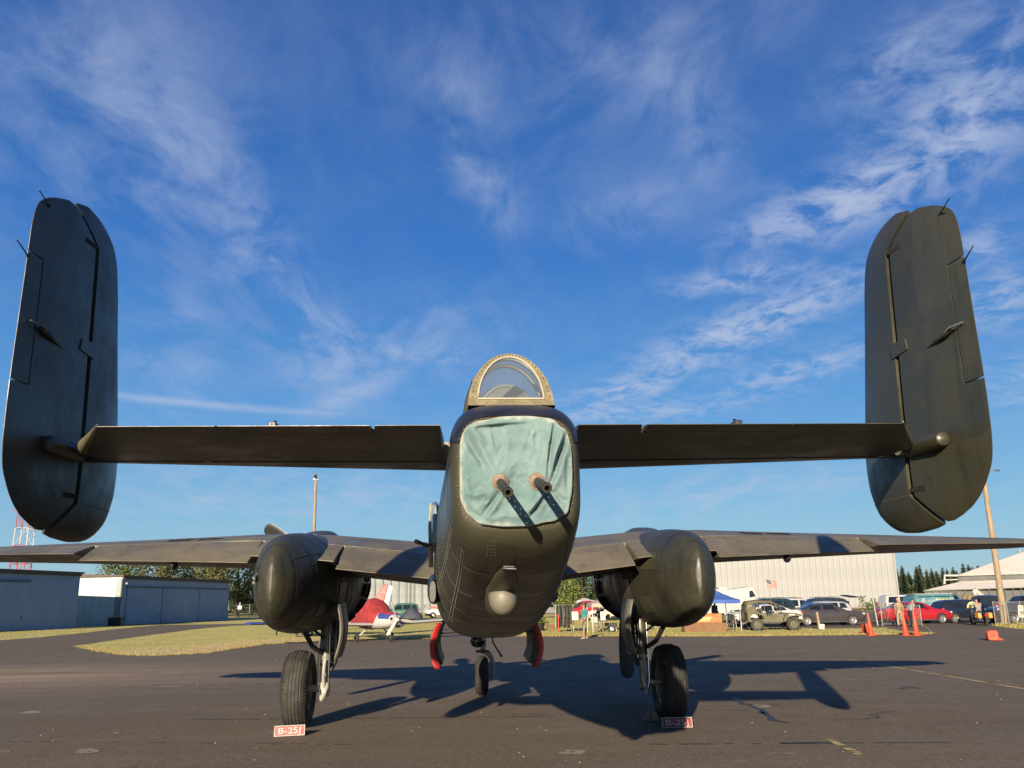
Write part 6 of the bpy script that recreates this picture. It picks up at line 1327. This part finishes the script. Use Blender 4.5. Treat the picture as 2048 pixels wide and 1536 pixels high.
# ================================================================== WHEEL CHOCK SIGNS
RSIGN = mat('sign_red', (.22, .014, .012), (.28, .022, .018), .5, scale=14); SW = mat('sign_white', (.40, .395, .38), (.46, .455, .44), .5, scale=20)
def chock(label, pxa, pya, pxb, pyb, tilt):
    a, b = ground(pxa, pya), ground(pxb, pyb); c = (a+b)/2; ang = math.atan2(b.y-a.y, b.x-a.x)*.3; L = (b-a).length
    t = thing('wheel_chock', label, 'wheel chock', (c.x, c.y, 0), ang, 'lettered chocks at the main wheels')
    m = MB(); m.box((0, .03, .075), (L, .022, .135), (R(-14), R(tilt), 0)); bd = m.build('sign_face', RSIGN, t, bevel=.004)
    m = MB()
    for (x, z, w_, h_) in ((0, .068, L, .008), (0, -.068, L, .008), (L/2-.004, 0, .008, .135), (-L/2+.004, 0, .008, .135)): m.box((x, -.0125, z), (w_, .004, h_))
    bo = m.build('white_border', SW, t); bo.location = (0, .03, .075); bo.rotation_euler = (R(-14), R(tilt), 0)
    tm = text_mesh('B-25J', .118, t, (0, 0, 0), (0, 0, 0), SW, 'lettering', bold=0.0, depth=.002, xs=1.08*L/.53); tm.rotation_euler = Euler((R(-14), R(tilt), 0)).to_matrix().to_4x4().to_euler(); tm.matrix_local = Matrix.Translation((0, .03, .075)) @ Euler((R(-14), R(tilt), 0)).to_matrix().to_4x4() @ Matrix.Translation((0, -.0135, -.004)) @ Euler((R(90), 0, 0)).to_matrix().to_4x4() @ Matrix.Diagonal((.80*L/max(.1, tm.dimensions.x/max(1e-6, tm.scale.x)), 1, 1, 1))
    m = MB(); m.prism([(.035, .005), (.30, .005), (.30, .03), (.09, .13), (.055, .13)], -L*.42, L*.42, 'X'); m.build('wedge', WOOD, t, bevel=.006)
    return t
chock('red chock sign with white lettering in full sun before the ribbed sunlit tyre', 547, 1474, 609, 1472, -1.5)
chock('red chock sign with white lettering beside the tyre standing in shadow', 1325, 1457, 1386, 1456, 0)
# wheel chock wood behind the shaded tyre
p = ground(1302, 1440); t = thing('wooden_chock', 'plain dark wooden chock against the shaded main wheel', 'wheel chock', (p.x, p.y, 0)); m = MB(); m.prism([(-.12, 0.003), (.12, .003), (.05, .14), (-.02, .14)], -.13, .13, 'Y'); m.build('block', WOOD, t, bevel=.008); m = MB(); m.tube([(0, -.14, .10), (-.1, -.2, .01), (-.3, -.22, .01)], .008, 6); m.build('rope', WOOD, t)

# ================================================================== CONES, BARRIER, POSTS
def cone(label, px, py, h, lean=0.0, first=[None], rz=0.0, group='orange cones along the verge'):
    p = ground(px, py); t = thing('traffic_cone', label, 'traffic cone', (p.x, p.y, 0), rz, group)
    m = MB(); m.lathe([(.17, .03), (.15, .09), (.135, .11), (.035, h-.02), (.028, h), (.0001, h)], n=20); m.build('cone_body', ORANGE, t, sharp=35)
    m = MB(); m.box((0, 0, .018), (.44, .44, .036)); m.build('base', ORANGE, t, bevel=.012)
    if lean: t.rotation_euler = (0, R(lean), 0)
    return t
cone('tall orange cone leaning beside the fallen cone near the wooden post', 1743, 1271, 1.08, -4)
cone('plain tall orange cone of the pair in front of the gate', 1812, 1271, 1.05, -2)
cone('tall orange cone in front of the gate with yellow cord tied on', 1834, 1271, 1.05, -3)
p = ground(1733, 1268); t = thing('folded_barrier', 'squat orange plastic block behind the leaning cone', 'barrier', (p.x, p.y, 0)); m = MB(); m.box((0, 0, .26), (.36, .24, .52)); m.build('block', ORANGE, t, bevel=.04); m = MB(); m.box((0, 0, .04), (.5, .4, .07)); m.build('foot', ORANGE, t, bevel=.02)
m = MB(); a, b = ground(1846, 1243)+Vector((0, 0, .3)), ground(1866, 1267); pc = Vector((ground(1834, 1271).x, ground(1834, 1271).y, .75)); m.tube([pc, lerp(pc, b, .5)+Vector((0, 0, .05)), b+Vector((0, 0, .02))], .012, 5); tag(m.build('yellow_cord', mat('cord_yellow', (.45, .33, .12), (.5, .38, .16), .8)), 'slack yellow cord running from an orange cone to the ground', 'cord')
p = ground(1985, 1281); t = thing('orange_block', 'rounded orange plastic block with a dark slot lying on the apron', 'barrier', (p.x, p.y, 0), R(-12))
m = MB(); n = 28; o_, i_ = [], []
for k in range(n):
    a = 2*math.pi*k/n; ca, sa = math.cos(a), math.sin(a); o_.append((.21*math.copysign(abs(ca)**.45, ca), .21+.20*math.copysign(abs(sa)**.45, sa))); i_.append((.035*ca+.02, .21+.07*sa))
m.loft([[(u, -.10, v) for u, v in i_], [(u, -.158, v) for u, v in i_], [(u*.93, -.16, .21+(v-.21)*.93) for u, v in o_], [(u, -.14, v) for u, v in o_], [(u, .14, v) for u, v in o_], [(u*.93, .16, .21+(v-.21)*.93) for u, v in o_]], True, True); m.build('shell', ORANGE, t, sharp=35)
m = MB(); m.loft([[(.18, -.1, .01), (.18, .1, .01), (.18, .1, .14), (.18, -.1, .14)], [(.42, -.06, .01), (.42, .06, .01), (.42, .06, .05), (.42, -.06, .05)]]); m.build('tongue', ORANGE, t, bevel=.01)
p = ground(1638, 1259); t = thing('wooden_post', 'short wooden post with a white card at its foot before the charcoal sedan', 'post', (p.x, p.y, 0)); m = MB(); m.box((0, 0, .5), (.13, .10, 1.0), (0, R(-4), 0)); m.build('shaft', WOOD, t, bevel=.01); m = MB(); m.box((.14, -.12, .17), (.32, .02, .30), (0, R(5), 0)); m.build('white_card', WHITE, t, bevel=.004)

# ================================================================== VENDOR ROW
def tent(label, px, y, wdt, dep, hl, hp, m_, rz=0.0):
    t = thing('canopy_tent', label, 'tent', (x_at(px, y, 1240), y, 0), rz); w2, d2 = wdt/2, dep/2
    for sx in (-1, 1):
        for sy in (-1, 1): m = MB(); m.box((sx*w2, sy*d2, hl/2), (.045, .045, hl)); l = m.build('leg', WHITE, t); m = MB(); m.box((sx*w2, sy*d2, .01), (.12, .12, .02)); m.build('foot', STEEL, l)
    m = MB(); n = 10; rows = []
    for i in range(7):
        s = i/6; k = 1-s; zz = hl+.02+(hp-hl)*(s**1.35); rows.append([Vector((x*w2*k*1.03+(0 if k else 0), yy*d2*k*1.03, zz-.10*math.sin(math.pi*s)*0)) for x, yy in [(-1+2*j/n, -1) for j in range(n)]+[(1, -1+2*j/n) for j in range(n)]+[(1-2*j/n, 1) for j in range(n)]+[(-1, 1-2*j/n) for j in range(n)]])
    m.loft(rows[:-1], False, True); m.build('canopy', m_, t, sharp=50)
    m = MB(); r0 = rows[0]; m.loft([r0, [q+Vector((0, 0, -.22+.02*math.sin(i*1.3))) for i, q in enumerate(r0)]], False, False); m.build('valance', m_, t, sharp=50)
    for sx in (-1, 1): m = MB(); m.tube([(sx*w2, -d2, hl-.5), (0, -d2, hl-.05)], .012, 5); m.build('truss', STEEL, t)
    return t
CRT = mat('cream_tent', (.42, .34, .27), (.48, .39, .32), .8, scale=1); BLT = mat('blue_tent', (.035, .10, .38), (.05, .13, .45), .7, scale=1); WHT = mat('white_tent', (.46, .455, .44), (.5, .495, .48), .8)
tent('cream pop up tent over the vendor tables', 1218, 53.8, 2.3, 2.3, 1.66, 2.25, CRT)
tent('blue pop up tent beside the motorhome', 1420, 54.0, 2.9, 2.9, 1.78, 2.6, BLT)
tent('white pop up tent behind the red pickup', 1170, 99, 1.9, 1.9, 1.85, 2.2, WHT)
# clothes rack with coats
p = ground(1130, 1264); t = thing('clothes_rack', 'steel rack hung with dark military coats next to the cream tent', 'clothes rack', (p.x, p.y, 0), 0)
m = MB()
for sx in (-.55, .55): m.tube([(sx, 0, 0.03), (sx, 0, 1.62)], .018, 6)
m.tube([(-.62, 0, 1.62), (.62, 0, 1.62)], .018, 6); m.tube([(-.55, -.28, .03), (-.55, .28, .03)], .02, 6); m.tube([(.55, -.28, .03), (.55, .28, .03)], .02, 6); m.build('rail_frame', STEEL, t)
CO = [mat('coat_olive', (.055, .052, .038), (.085, .08, .055), .9, scale=5, bump=.5, bscale=9), mat('coat_grey', (.08, .082, .078), (.11, .11, .105), .9, scale=5), mat('coat_black', (.018, .018, .02), (.03, .03, .032), .9, scale=5), mat('coat_camo', (.07, .08, .045), (.15, .13, .09), .9, scale=9)]
rr = random.Random(4)
for k in range(9):
    x = -.48+.12*k; c = thing('hanging_coat', 'long dark coat hanging on the clothes rack by the cream tent', 'coat', (p.x+x, p.y, 0), rr.uniform(-.3, .3), 'coats on the clothes rack'); ln = rr.uniform(.2, .5)
    m = MB(); rg = []
    for z, wx, wy in ((1.55, .03, .05), (1.50, .05, .17), (1.40, .06, .23), (1.1, .055, .21), (.8, .06, .23), (ln, .07, .26)): rg.append([Vector((math.cos(2*math.pi*j/14)*wx+.012*math.sin(j*3+z*6), math.sin(2*math.pi*j/14)*wy, z)) for j in range(14)])
    m.loft(rg); b_ = m.build('cloth', CO[(k*7+k//3) % 3], c, sharp=70)
    for s in (-1, 1): m = MB(); m.tube([(0, s*.2, 1.44), (.02, s*.26, 1.1), (.03, s*.24, .85)], [.06, .05, .045], 7); m.build('sleeve', CO[(k*7+k//3) % 3], b_)
    m = MB(); m.tube([(0, 0, 1.54), (0, 0, 1.60), (0, .02, 1.64)], .006, 5); m.build('hanger', STEEL, c)
def board(label, px, py, wd, h0, h1, legs=True, group='white notice boards by the tents'):
    p = ground(px, py); t = thing('notice_board', label, 'sign', (p.x, p.y, 0), 0, group); m = MB(); m.box((0, 0, (h0+h1)/2), (wd, .03, h1-h0), (R(-6), 0, 0)); f = m.build('panel', WHITE, t, bevel=.004)
    for z in (.75, .55, .35): m = MB(); m.box((0, -.025, lerp(h0, h1, z)), (wd*.6, .006, .03), (R(-6), 0, 0)); m.build('print_line', mat('print_grey', (.25, .25, .25), (.3, .3, .3), .6), f)
    for s in ((-1, 1) if legs else (0,)): m = MB(); m.tube([(s*wd*.35, .05, h0+.1), (s*wd*.5, .22, 0)], .02, 6); m.build('leg', WOOD, t)
board('white notice board on an easel between the coat rack and the man in teal', 1151, 1265, .40, .72, 1.22); board('narrow white notice on a post under the cream tent edge', 1207, 1266, .30, .72, 1.22, False)
def table(label, px, py, L, cloth=None, h=.74, rz=0.0):
    p = ground(px, py); t = thing('folding_table', label, 'table', (p.x, p.y, 0), rz, 'vendor tables'); m = MB(); m.box((0, 0, h), (L, .75, .04)); m.build('table_top', cloth or mat('table_plastic', (.45, .47, .46), (.52, .53, .52), .5), t, bevel=.01)
    for sx in (-1, 1):
        for sy in (-1, 1): m = MB(); m.tube([(sx*L*.42, sy*.30, h-.02), (sx*L*.45, sy*.32, 0)], .016, 6); m.build('leg', STEEL, t)
    return t, p
T1, p1_ = table('grey folding table with boxes under the cream tent', 1226, 1262, 1.8)
T2, p2_ = table('folding table crowded with goods between the two tents', 1284, 1262, 2.0); T3, p3_ = table('folding table under the blue tent canopy', 1448, 1258, 1.6, mat('olive_cloth', (.075, .075, .05), (.1, .1, .065), .9))
GC2 = [mat('goods_%d' % i, c, None, .6, scale=6) for i, c in enumerate([(.45, .06, .05), (.04, .045, .05), (.5, .45, .36), (.08, .12, .18), (.14, .13, .08), (.6, .58, .54), (.5, .28, .10)])]
GN = ['red', 'black', 'tan', 'dark blue', 'olive', 'white', 'orange brown']
rr = random.Random(12)
def goods(p, L, z, n, where, grp, dy=.25):
    for k in range(n):
        ci = (k*3+n) % 7; s = rr.uniform(.12, .26); h_ = rr.uniform(.1, .3)
        o = thing('goods_box', '%s box of goods %s' % (GN[ci], where), 'box', (p.x-L/2+L*(k+.5)/n+rr.uniform(-.04, .04), p.y+rr.uniform(-dy, dy), z), rr.uniform(-.3, .3), grp+' '+GN[ci]); m = MB(); m.box((0, 0, h_/2), (s, s*.8, h_)); b_ = m.build('carton', GC2[ci], o, bevel=.01); m = MB(); m.box((0, 0, h_+.008), (s*1.04, s*.84, .03)); m.build('lid', GC2[(ci+2) % 7], b_, bevel=.005)
goods(p1_, 1.6, .762, 7, 'on the table under the cream tent', 'goods under the cream tent'); goods(p2_, 1.9, .762, 8, 'on the table between the tents', 'goods between the tents'); goods(p3_, 1.5, .762, 5, 'on the blue tent table', 'goods under the blue tent')
# plywood counter of big boxes under the blue tent
PLY = mat('plywood', (.34, .15, .05), (.42, .21, .08), .7, scale=2.5, stretch=(1, 1, 6)); PLYD = mat('brown_hardboard', (.17, .085, .035), (.22, .115, .05), .7, scale=2)
p = ground(1408, 1264); t = thing('plywood_counter', 'orange plywood counter on a dark brown hardboard base', 'counter', (p.x, p.y, 0), 0); m = MB(); m.box((0, 0, .26), (2.45, .9, .52)); m.build('base', PLYD, t, bevel=.01); m = MB(); m.box((-.1, .02, .76), (2.2, .8, .48)); m.build('upper_box', PLY, t, bevel=.01); m = MB(); m.box((-.1, .02, 1.015), (2.26, .86, .03)); m.build('lid', PLY, t, bevel=.005)
m = MB(); m.quad((-.75, -.385, .60), (.25, -.385, .60), (.45, -.385, .86), (-.75, -.385, .86)); m.build('pale_panel', mat('pale_ply', (.62, .38, .18), (.66, .42, .22), .7), t)
def chair(label, px, py, m_, rz, grp='folding chairs at the vendor row'):
    p = ground(px, py); t = thing('folding_chair', label, 'chair', (p.x, p.y, 0), rz, grp)
    m = MB(); m.box((0, 0, .44), (.44, .42, .03)); m.build('seat', m_, t, bevel=.01); m = MB(); m.box((0, .22, .76), (.44, .03, .34), (R(-10), 0, 0)); m.build('backrest', m_, t, bevel=.01)
    for sx in (-.21, .21):
        for a_, b_ in (((sx, .24, .9), (sx, -.22, 0)), ((sx, -.18, .44), (sx, .26, 0))): m = MB(); m.tube([a_, b_], .014, 6); m.build('leg', STEEL, t)
chair('olive folding chair beside the plywood counter', 1452, 1263, CO[3], R(20)); chair('dark folding chair under the blue tent', 1462, 1262, CO[2], R(-30)); chair('light folding chair under the cream tent pole', 1192, 1266, GREYP, R(150))
# bicycle-like hand cart with spoked wheels under the cream tent
p = ground(1215, 1264); t = thing('hand_cart', 'small hand cart with a dark wheel beside the tent table', 'cart', (p.x+.1, p.y-.2, 0)); m = MB(); m.box((.1, 0, .42), (.7, .4, .22)); m.build('tray', BLACK, t, bevel=.02); wheel(t, .1, -.23, .2, -1, 'disc', .06); wheel(t, .1, .23, .2, 1, 'disc', .06); m = MB(); m.tube([(-.25, 0, .4), (-.7, 0, .8)], .015, 6); m.build('handle', STEEL, t); m = MB(); m.tube([(.4, 0, .35), (.42, 0, .0)], .02, 6); m.build('prop_leg', STEEL, t)
# planter beside the fuselage shadow
p = ground(1078, 1262); t = thing('planter', 'dark tub with a bushy green plant on the verge', 'planter', (p.x, p.y, 0)); m = MB(); m.lathe([(.0001, .02), (.30, .02), (.40, .45), (.44, .47), (.40, .50), (.36, .44), (.0001, .42)], n=20); m.build('tub', BLACK, t, sharp=35); m = MB(); rr = random.Random(2)
for k in range(420): d = Vector((rr.gauss(0, .26), rr.gauss(0, .22), abs(rr.gauss(0, .2)))); q = Euler((rr.uniform(-1, 1), rr.uniform(-1, 1), rr.uniform(0, 6))).to_matrix(); s = rr.uniform(.05, .10); m.cur = k % 2; m.add([Vector((0, 0, .48))+d+q @ Vector(v) for v in ((-s, -s*.5, 0), (s, -s*.5, 0), (s*.7, s*.5, 0), (-s*.7, s*.5, 0))], [(0, 1, 2, 3)])
m.build('foliage', LV['mid'], t)
o = thing('wooden_crate', 'small brown crate next to the tub plant', 'crate', (p.x+.75, p.y+.1, 0)); m = MB()
for k in range(3): m.box((0, -.2, .08+.13*k), (.5, .02, .10)); m.box((0, .2, .08+.13*k), (.5, .02, .10))
m.box((-.25, 0, .2), (.02, .4, .38)); m.box((.25, 0, .2), (.02, .4, .38)); m.box((0, 0, .03), (.5, .4, .02)); m.build('slats', mat('crate_brown', (.16, .085, .045), (.22, .12, .065), .8), o)
p = ground(1128, 1266); o = thing('marker_stake', 'thin orange marker stake beside the coat rack', 'stake', (x_at(1117, 55, 1250), 55, 0)); m = MB(); m.tube([(0, 0, 0), (0, 0, 1.05)], .03, 8); m.build('rod', ORANGE, o); m = MB(); m.ell((0, 0, 1.06), (.035, .035, .02), 8, 4); m.build('cap', ORANGE, o)
for k, (px, py, r_, c, nm, lb) in enumerate([(1692, 1241, .22, (.03, .30, .55), 'blue', 'bright blue soft bag behind the open tailgate'), (1700, 1241, .17, (.55, .03, .20), 'pink', 'bright pink soft bag beside the blue one'), (1686, 1240, .2, (.62, .28, .10), 'orange', 'orange soft bag at the open tailgate')]):
    o = thing('soft_bag', lb, 'bag', (x_at(px, 66+.2*k, 1235), 65.6, 0)); m = MB(); m.ell((0, 0, r_*2.6), (r_, r_*.8, r_*2.4 if k < 2 else r_), 12, 8); m.ell((0, 0, r_), (r_*1.1, r_*.9, r_), 12, 8); b_ = m.build('sack', mat('bag_'+nm, c, None, .7, scale=8), o); m = MB(); m.tube([(-r_*.5, 0, r_*4.6), (0, 0, r_*5.4), (r_*.5, 0, r_*4.6)], .015, 5); m.build('strap', BLACK, b_)
o = thing('picnic_table', 'low brown picnic table against the cream hangar', 'table', (x_at(1710, 118, 1215), 118, 0)); m = MB(); m.box((0, 0, .75), (1.9, .8, .06)); m.build('table_top', WOOD, o)
for s in (-1, 1):
    m = MB(); m.box((0, s*.75, .45), (1.9, .28, .05)); m.build('bench', WOOD, o); m = MB(); m.tube([(s*.7, -.7, .0), (s*.7, -.2, .75)], .05, 5); m.build('leg', WOOD, o); m = MB(); m.tube([(s*.7, .7, .0), (s*.7, .2, .75)], .05, 5); m.build('leg', WOOD, o)
for i, (px, h) in enumerate([(1726, 2.0), (1737, 1.0), (1748, 1.6), (1757, 1.1)]):
    o = thing('weed_clump', 'green weed clump at the foot of the cream hangar wall', 'plant', (x_at(px, 128, 1215), 128, 0), 0, 'weeds along the cream hangar'); m = MB(); rr = random.Random(i)
    for k in range(120): z = rr.random(); d = Vector((rr.gauss(0, .35*(1-z*.5)), rr.gauss(0, .3), z*h)); q = Euler((rr.uniform(-1, 1), rr.uniform(-1, 1), rr.uniform(0, 6))).to_matrix(); s = .13; m.cur = k % 2; m.add([d+q @ Vector(v) for v in ((-s, -s*.5, 0), (s, -s*.5, 0), (s*.7, s*.5, 0), (-s*.7, s*.5, 0))], [(0, 1, 2, 3)])
    m.build('leaves', LV['mid'], o); m = MB(); m.tube([(0, 0, 0), (0, 0, h*.8)], .03, 5); m.build('stem', BARK, o)

# ================================================================== PEOPLE
SKIN = mat('skin', (.33, .18, .12), (.38, .22, .15), .5, scale=8)
def skin_mesh(name, pts, edges, root, m_, parent, sub=2):
    me = bpy.data.meshes.new(name); me.from_pydata([p for p, r in pts], edges, []); me.materials.append(m_)
    o = bpy.data.objects.new(name, me); COL.objects.link(o); o.parent = parent; o.modifiers.new('skin', 'SKIN').use_smooth_shade = True
    lay = me.skin_vertices[0].data
    for i, (p, r) in enumerate(pts): lay[i].radius = r if isinstance(r, tuple) else (r, r); lay[i].use_root = (i == root)
    sb = o.modifiers.new('sub', 'SUBSURF'); sb.levels = sb.render_levels = sub; return o
def person(label, loc, rz, J, shirt, legs_mat, hair, shorts=False, cap=None, sleeves='short', group=None, extra=None):
    """J: joint positions in metres (x right, y forward... figure faces local -Y)"""
    t = thing('person', label, 'person', loc, rz, group)
    names = ['pel', 'wai', 'che', 'nek', 'hd0', 'hd1']; P = []; E_ = []; ix = {}
    def add(n, r, par=None):
        ix[n] = len(P); P.append((J[n], r))
        if par: E_.append((ix[par], ix[n]))
    add('pel', (.135, .105)); add('wai', (.125, .095), 'pel'); add('che', (.15, .11), 'wai'); add('nek', .055, 'che'); add('hd0', .078, 'nek'); add('hd1', .088, 'hd0'); add('hd2', .06, 'hd1')
    for s in 'lr':
        add('sh'+s, .062, 'che'); add('el'+s, .042, 'sh'+s); add('wr'+s, .028, 'el'+s)
        w_ = Vector(J['wr'+s]); d = (w_-Vector(J['el'+s])).normalized(); side = d.cross(Vector((0, 1, 0))).normalized(); pal = w_+d*.07
        J['pa'+s] = tuple(pal); add('pa'+s, (.036, .020), 'wr'+s)
        for k, (off, ln) in enumerate(((-.030, .075), (-.010, .085), (.010, .08), (.030, .062))):
            a = pal+side*off+d*.02; b = a+d*ln*.55; c = a+d*ln+Vector((0, -.018, -.004)); 
            for q, (pt_, r_) in enumerate(((a, .0095), (b, .009), (c, .007))): J['f%s%d%d' % (s, k, q)] = tuple(pt_); add('f%s%d%d' % (s, k, q), r_, 'pa'+s if q == 0 else 'f%s%d%d' % (s, k, q-1))
        th = w_+d*.03-side*.035+Vector((0, -.02, 0)); J['t'+s] = tuple(th); add('t'+s, .011, 'wr'+s); J['u'+s] = tuple(th+d*.05); add('u'+s, .009, 't'+s)
        add('hi'+s, .088, 'pel'); add('kn'+s, .056, 'hi'+s); add('an'+s, .038, 'kn'+s); add('to'+s, (.04, .03), 'an'+s)
    body = skin_mesh('body', P, E_, 0, SKIN, t)
    h0 = Vector(J['hd1']); f = (Vector(J['look'])).normalized(); u = (h0-Vector(J['nek'])).normalized(); sd_ = f.cross(u).normalized()
    m = MB(); m.ell(h0+f*.098-u*.02, (.016, .02, .026), 8, 6)
    for s in (-1, 1): m.ell(h0+sd_*s*.088-u*.015, (.014, .02, .032), 8, 6)
    m.build('face_features', SKIN, body)
    m = MB()
    for s in (-1, 1): m.ell(h0+f*.085+sd_*s*.034+u*.008, (.011,)*3, 8, 5)
    m.box(h0+f*.09-u*.062, (.045, .02, .008)); m.build('eyes_and_mouth', mat('dark_brown', (.03, .018, .014), (.04, .025, .02), .5), body)
    m = MB(); rg = []
    for k in range(7):
        a = lerp(.15, 1.75, k/6); rg.append([h0+u*.018+(u*math.cos(a)+(sd_*math.cos(2*math.pi*j/16)+f*math.sin(2*math.pi*j/16))*math.sin(a))*.104-(f*.018) for j in range(16)])
    m.loft(rg, True, False); m.build('cap' if cap else 'hair', cap or hair, body, sharp=60)
    if cap: m = MB(); m.loft([[h0+u*.045+f*.08-sd_*.075, h0+u*.05+f*.09, h0+u*.045+f*.08+sd_*.075], [h0+u*.03+f*.155-sd_*.05, h0+u*.03+f*.175, h0+u*.03+f*.155+sd_*.05]], False, False, closed=False); m.build('cap_peak', cap, body)
    # shirt
    P2 = []; E2 = []; ix2 = {}
    def ad2(n, p, r, par=None):
        ix2[n] = len(P2); P2.append((tuple(p), r)); 
        if par: E2.append((ix2[par], ix2[n]))
    pel, wai, che = Vector(J['pel']), Vector(J['wai']), Vector(J['che'])
    ad2('b', lerp(pel, wai, .1), (.155, .125)); ad2('w', wai, (.150, .12), 'b'); ad2('c', che, (.168, .128), 'w'); ad2('n', lerp(che, Vector(J['nek']), .45), .075, 'c')
    for s in 'lr':
        S_, E0 = Vector(J['sh'+s]), Vector(J['el'+s]); ad2('s'+s, S_, .078, 'c'); e = lerp(S_, E0, .72 if sleeves == 'short' else 1.0); ad2('e'+s, e, .062, 's'+s)
        if sleeves != 'short': ad2('f'+s, lerp(E0, Vector(J['wr'+s]), .92), .042, 'e'+s)
    skin_mesh('shirt', P2, E2, 0, shirt, body)
    P3 = [(J['pel'], (.150, .12)), (tuple(lerp(pel, wai, .55)), (.145, .115))]; E3 = [(0, 1)]
    for s in 'lr':
        i = len(P3); H_, K_, A_ = Vector(J['hi'+s]), Vector(J['kn'+s]), Vector(J['an'+s]); P3.append((tuple(H_), .105)); E3.append((0, i))
        if shorts: P3.append((tuple(lerp(H_, K_, .6)), .096)); P3.append((tuple(lerp(H_, K_, 1.05)), .092)); E3 += [(i, i+1), (i+1, i+2)]
        else: P3.append((tuple(K_), .078)); P3.append((tuple(lerp(K_, A_, .96)), .066)); E3 += [(i, i+1), (i+1, i+2)]
    skin_mesh('shorts' if shorts else 'trousers', P3, E3, 0, legs_mat, body)
    for s in 'lr':
        A_, T_ = Vector(J['an'+s]), Vector(J['to'+s]); d = (T_-A_); d.z = 0; d.normalize(); sv = Vector((-d.y, d.x, 0)); c = Vector((A_.x, A_.y, 0)); m = MB(); rg = []
        for k, (a, w_, hh) in enumerate(((-.07, .03, .07), (-.04, .042, .10), (.03, .045, .095), (.10, .05, .065), (.17, .045, .05), (.20, .025, .035))): b_ = A_.z-.075; rg.append([c+d*a+sv*(w_*math.cos(2*math.pi*j/12))+Vector((0, 0, max(0, b_)+hh*.5+hh*.5*math.sin(2*math.pi*j/12))) for j in range(12)])
        m.loft(rg); m.build('shoe', mat('shoe_pale', (.40, .36, .32), (.5, .46, .42), .7) if shorts else BLACK, body)
    return t
def stand(dx_=.0, step=.10, arm=((.06, -.02), (-.02, .02)), turn=0):
    J = dict(pel=(0, 0, .93), wai=(0, -.01, 1.08), che=(0, 0, 1.30), nek=(0, 0, 1.46), hd0=(0, -.02, 1.54), hd1=(0, -.03, 1.63), hd2=(0, -.02, 1.70), look=(0, -1, -.1))
    for s, k in (('l', -1), ('r', 1)):
        f = step*k; J['sh'+s] = (k*.185, 0, 1.39); a = arm[0 if k < 0 else 1]; J['el'+s] = (k*.225, a[1]+.03, 1.12); J['wr'+s] = (k*.23, a[0]-.06, .88); J['hi'+s] = (k*.095, 0, .88); J['kn'+s] = (k*.115, -f*.7-.03, .48); J['an'+s] = (k*.13, -f*1.2+.02, .085); J['to'+s] = (k*.15, -f*1.2-.12, .035)
    return J
HAIR = mat('short_brown_hair', (.07, .045, .03), (.12, .08, .05), .7, scale=20); HAIRG = mat('grey_hair', (.3, .28, .25), (.4, .38, .35), .7, scale=20)
TEE = mat('teal_tshirt', (.035, .22, .23), (.05, .28, .28), .85, scale=6); CARGO = mat('khaki_cargo', (.17, .16, .10), (.25, .23, .15), .9, scale=14); TAN = mat('tan_shirt', (.24, .18, .11), (.29, .22, .14), .85, scale=6); GRT2 = mat('grey_tshirt', (.22, .23, .24), (.28, .29, .30), .85, scale=6); DKT = mat('dark_trousers', (.02, .02, .025), (.035, .035, .04), .9)
p = ground(1170, 1278); J = stand(step=.14, arm=((.05, .0), (-.16, .06))); person('man in a teal t-shirt and khaki cargo shorts walking by the coat rack', (p.x, p.y, 0), R(-62), J, TEE, CARGO, HAIR, shorts=True)
p = ground(1802, 1254); J = stand(step=.04); person('person in a tan shirt and pale cap standing at the gate panel', (p.x, p.y, 0), R(160), J, TAN, mat('tan_trousers', (.30, .25, .17), (.36, .3, .2), .9), HAIR, cap=mat('cap_tan', (.45, .36, .22), (.5, .4, .26), .8), sleeves='long')
p = ground(1824, 1254); J = stand(step=.06)
for k in list(J):                                 # bending forward at the hips to look at something
    if k in ('wai', 'che', 'nek', 'hd0', 'hd1', 'hd2', 'shl', 'shr', 'ell', 'elr', 'wrl', 'wrr'):
        v = Vector(J[k])-Vector((0, 0, .93)); v = Matrix.Rotation(R(24 if k != 'wai' else 12), 3, 'X') @ v; J[k] = tuple(v+Vector((0, 0, .93)))
J['look'] = (0, -1, -.5); person('person in a grey t-shirt and dark trousers bending by the red sedan', (p.x, p.y, 0), R(110), J, GRT2, DKT, HAIR)
p = ground(1204, 1262); J = stand(step=.05, arm=((-.15, .02), (-.15, .02))); person('person in dark clothes standing at the table under the cream tent', (p.x, p.y+.6, 0), R(-40), J, mat('black_shirt', (.02, .02, .022), (.03, .03, .034), .9), CO[3], HAIR, sleeves='long')
p = ground(1440, 1258); J = stand(step=.05); person('person in a dark jacket in the shade of the blue tent', (p.x, p.y+.9, 0), R(30), J, CO[0], DKT, HAIRG, sleeves='long')
# rider on the motorcycle
J = stand(); J.update(pel=(0, .12, .88), wai=(0, .10, 1.03), che=(0, .02, 1.25), nek=(0, -.02, 1.40), hd0=(0, -.04, 1.47), hd1=(0, -.06, 1.56), hd2=(0, -.05, 1.63))
for s, k in (('l', -1), ('r', 1)): J['sh'+s] = (k*.19, .0, 1.33); J['el'+s] = (k*.30, -.16, 1.14); J['wr'+s] = (k*.38, -.36, 1.08); J['hi'+s] = (k*.11, .10, .84); J['kn'+s] = (k*.26, -.26, .66); J['an'+s] = (k*.28, -.12, .25); J['to'+s] = (k*.30, -.26, .20)
person('rider in a grey shirt and black helmet seated on the touring motorcycle', tuple(MOTO.location), MOTO.rotation_euler.z+R(90), J, GRT2, DKT, mat('black_helmet', (.012, .012, .014), (.02, .02, .022), .2))
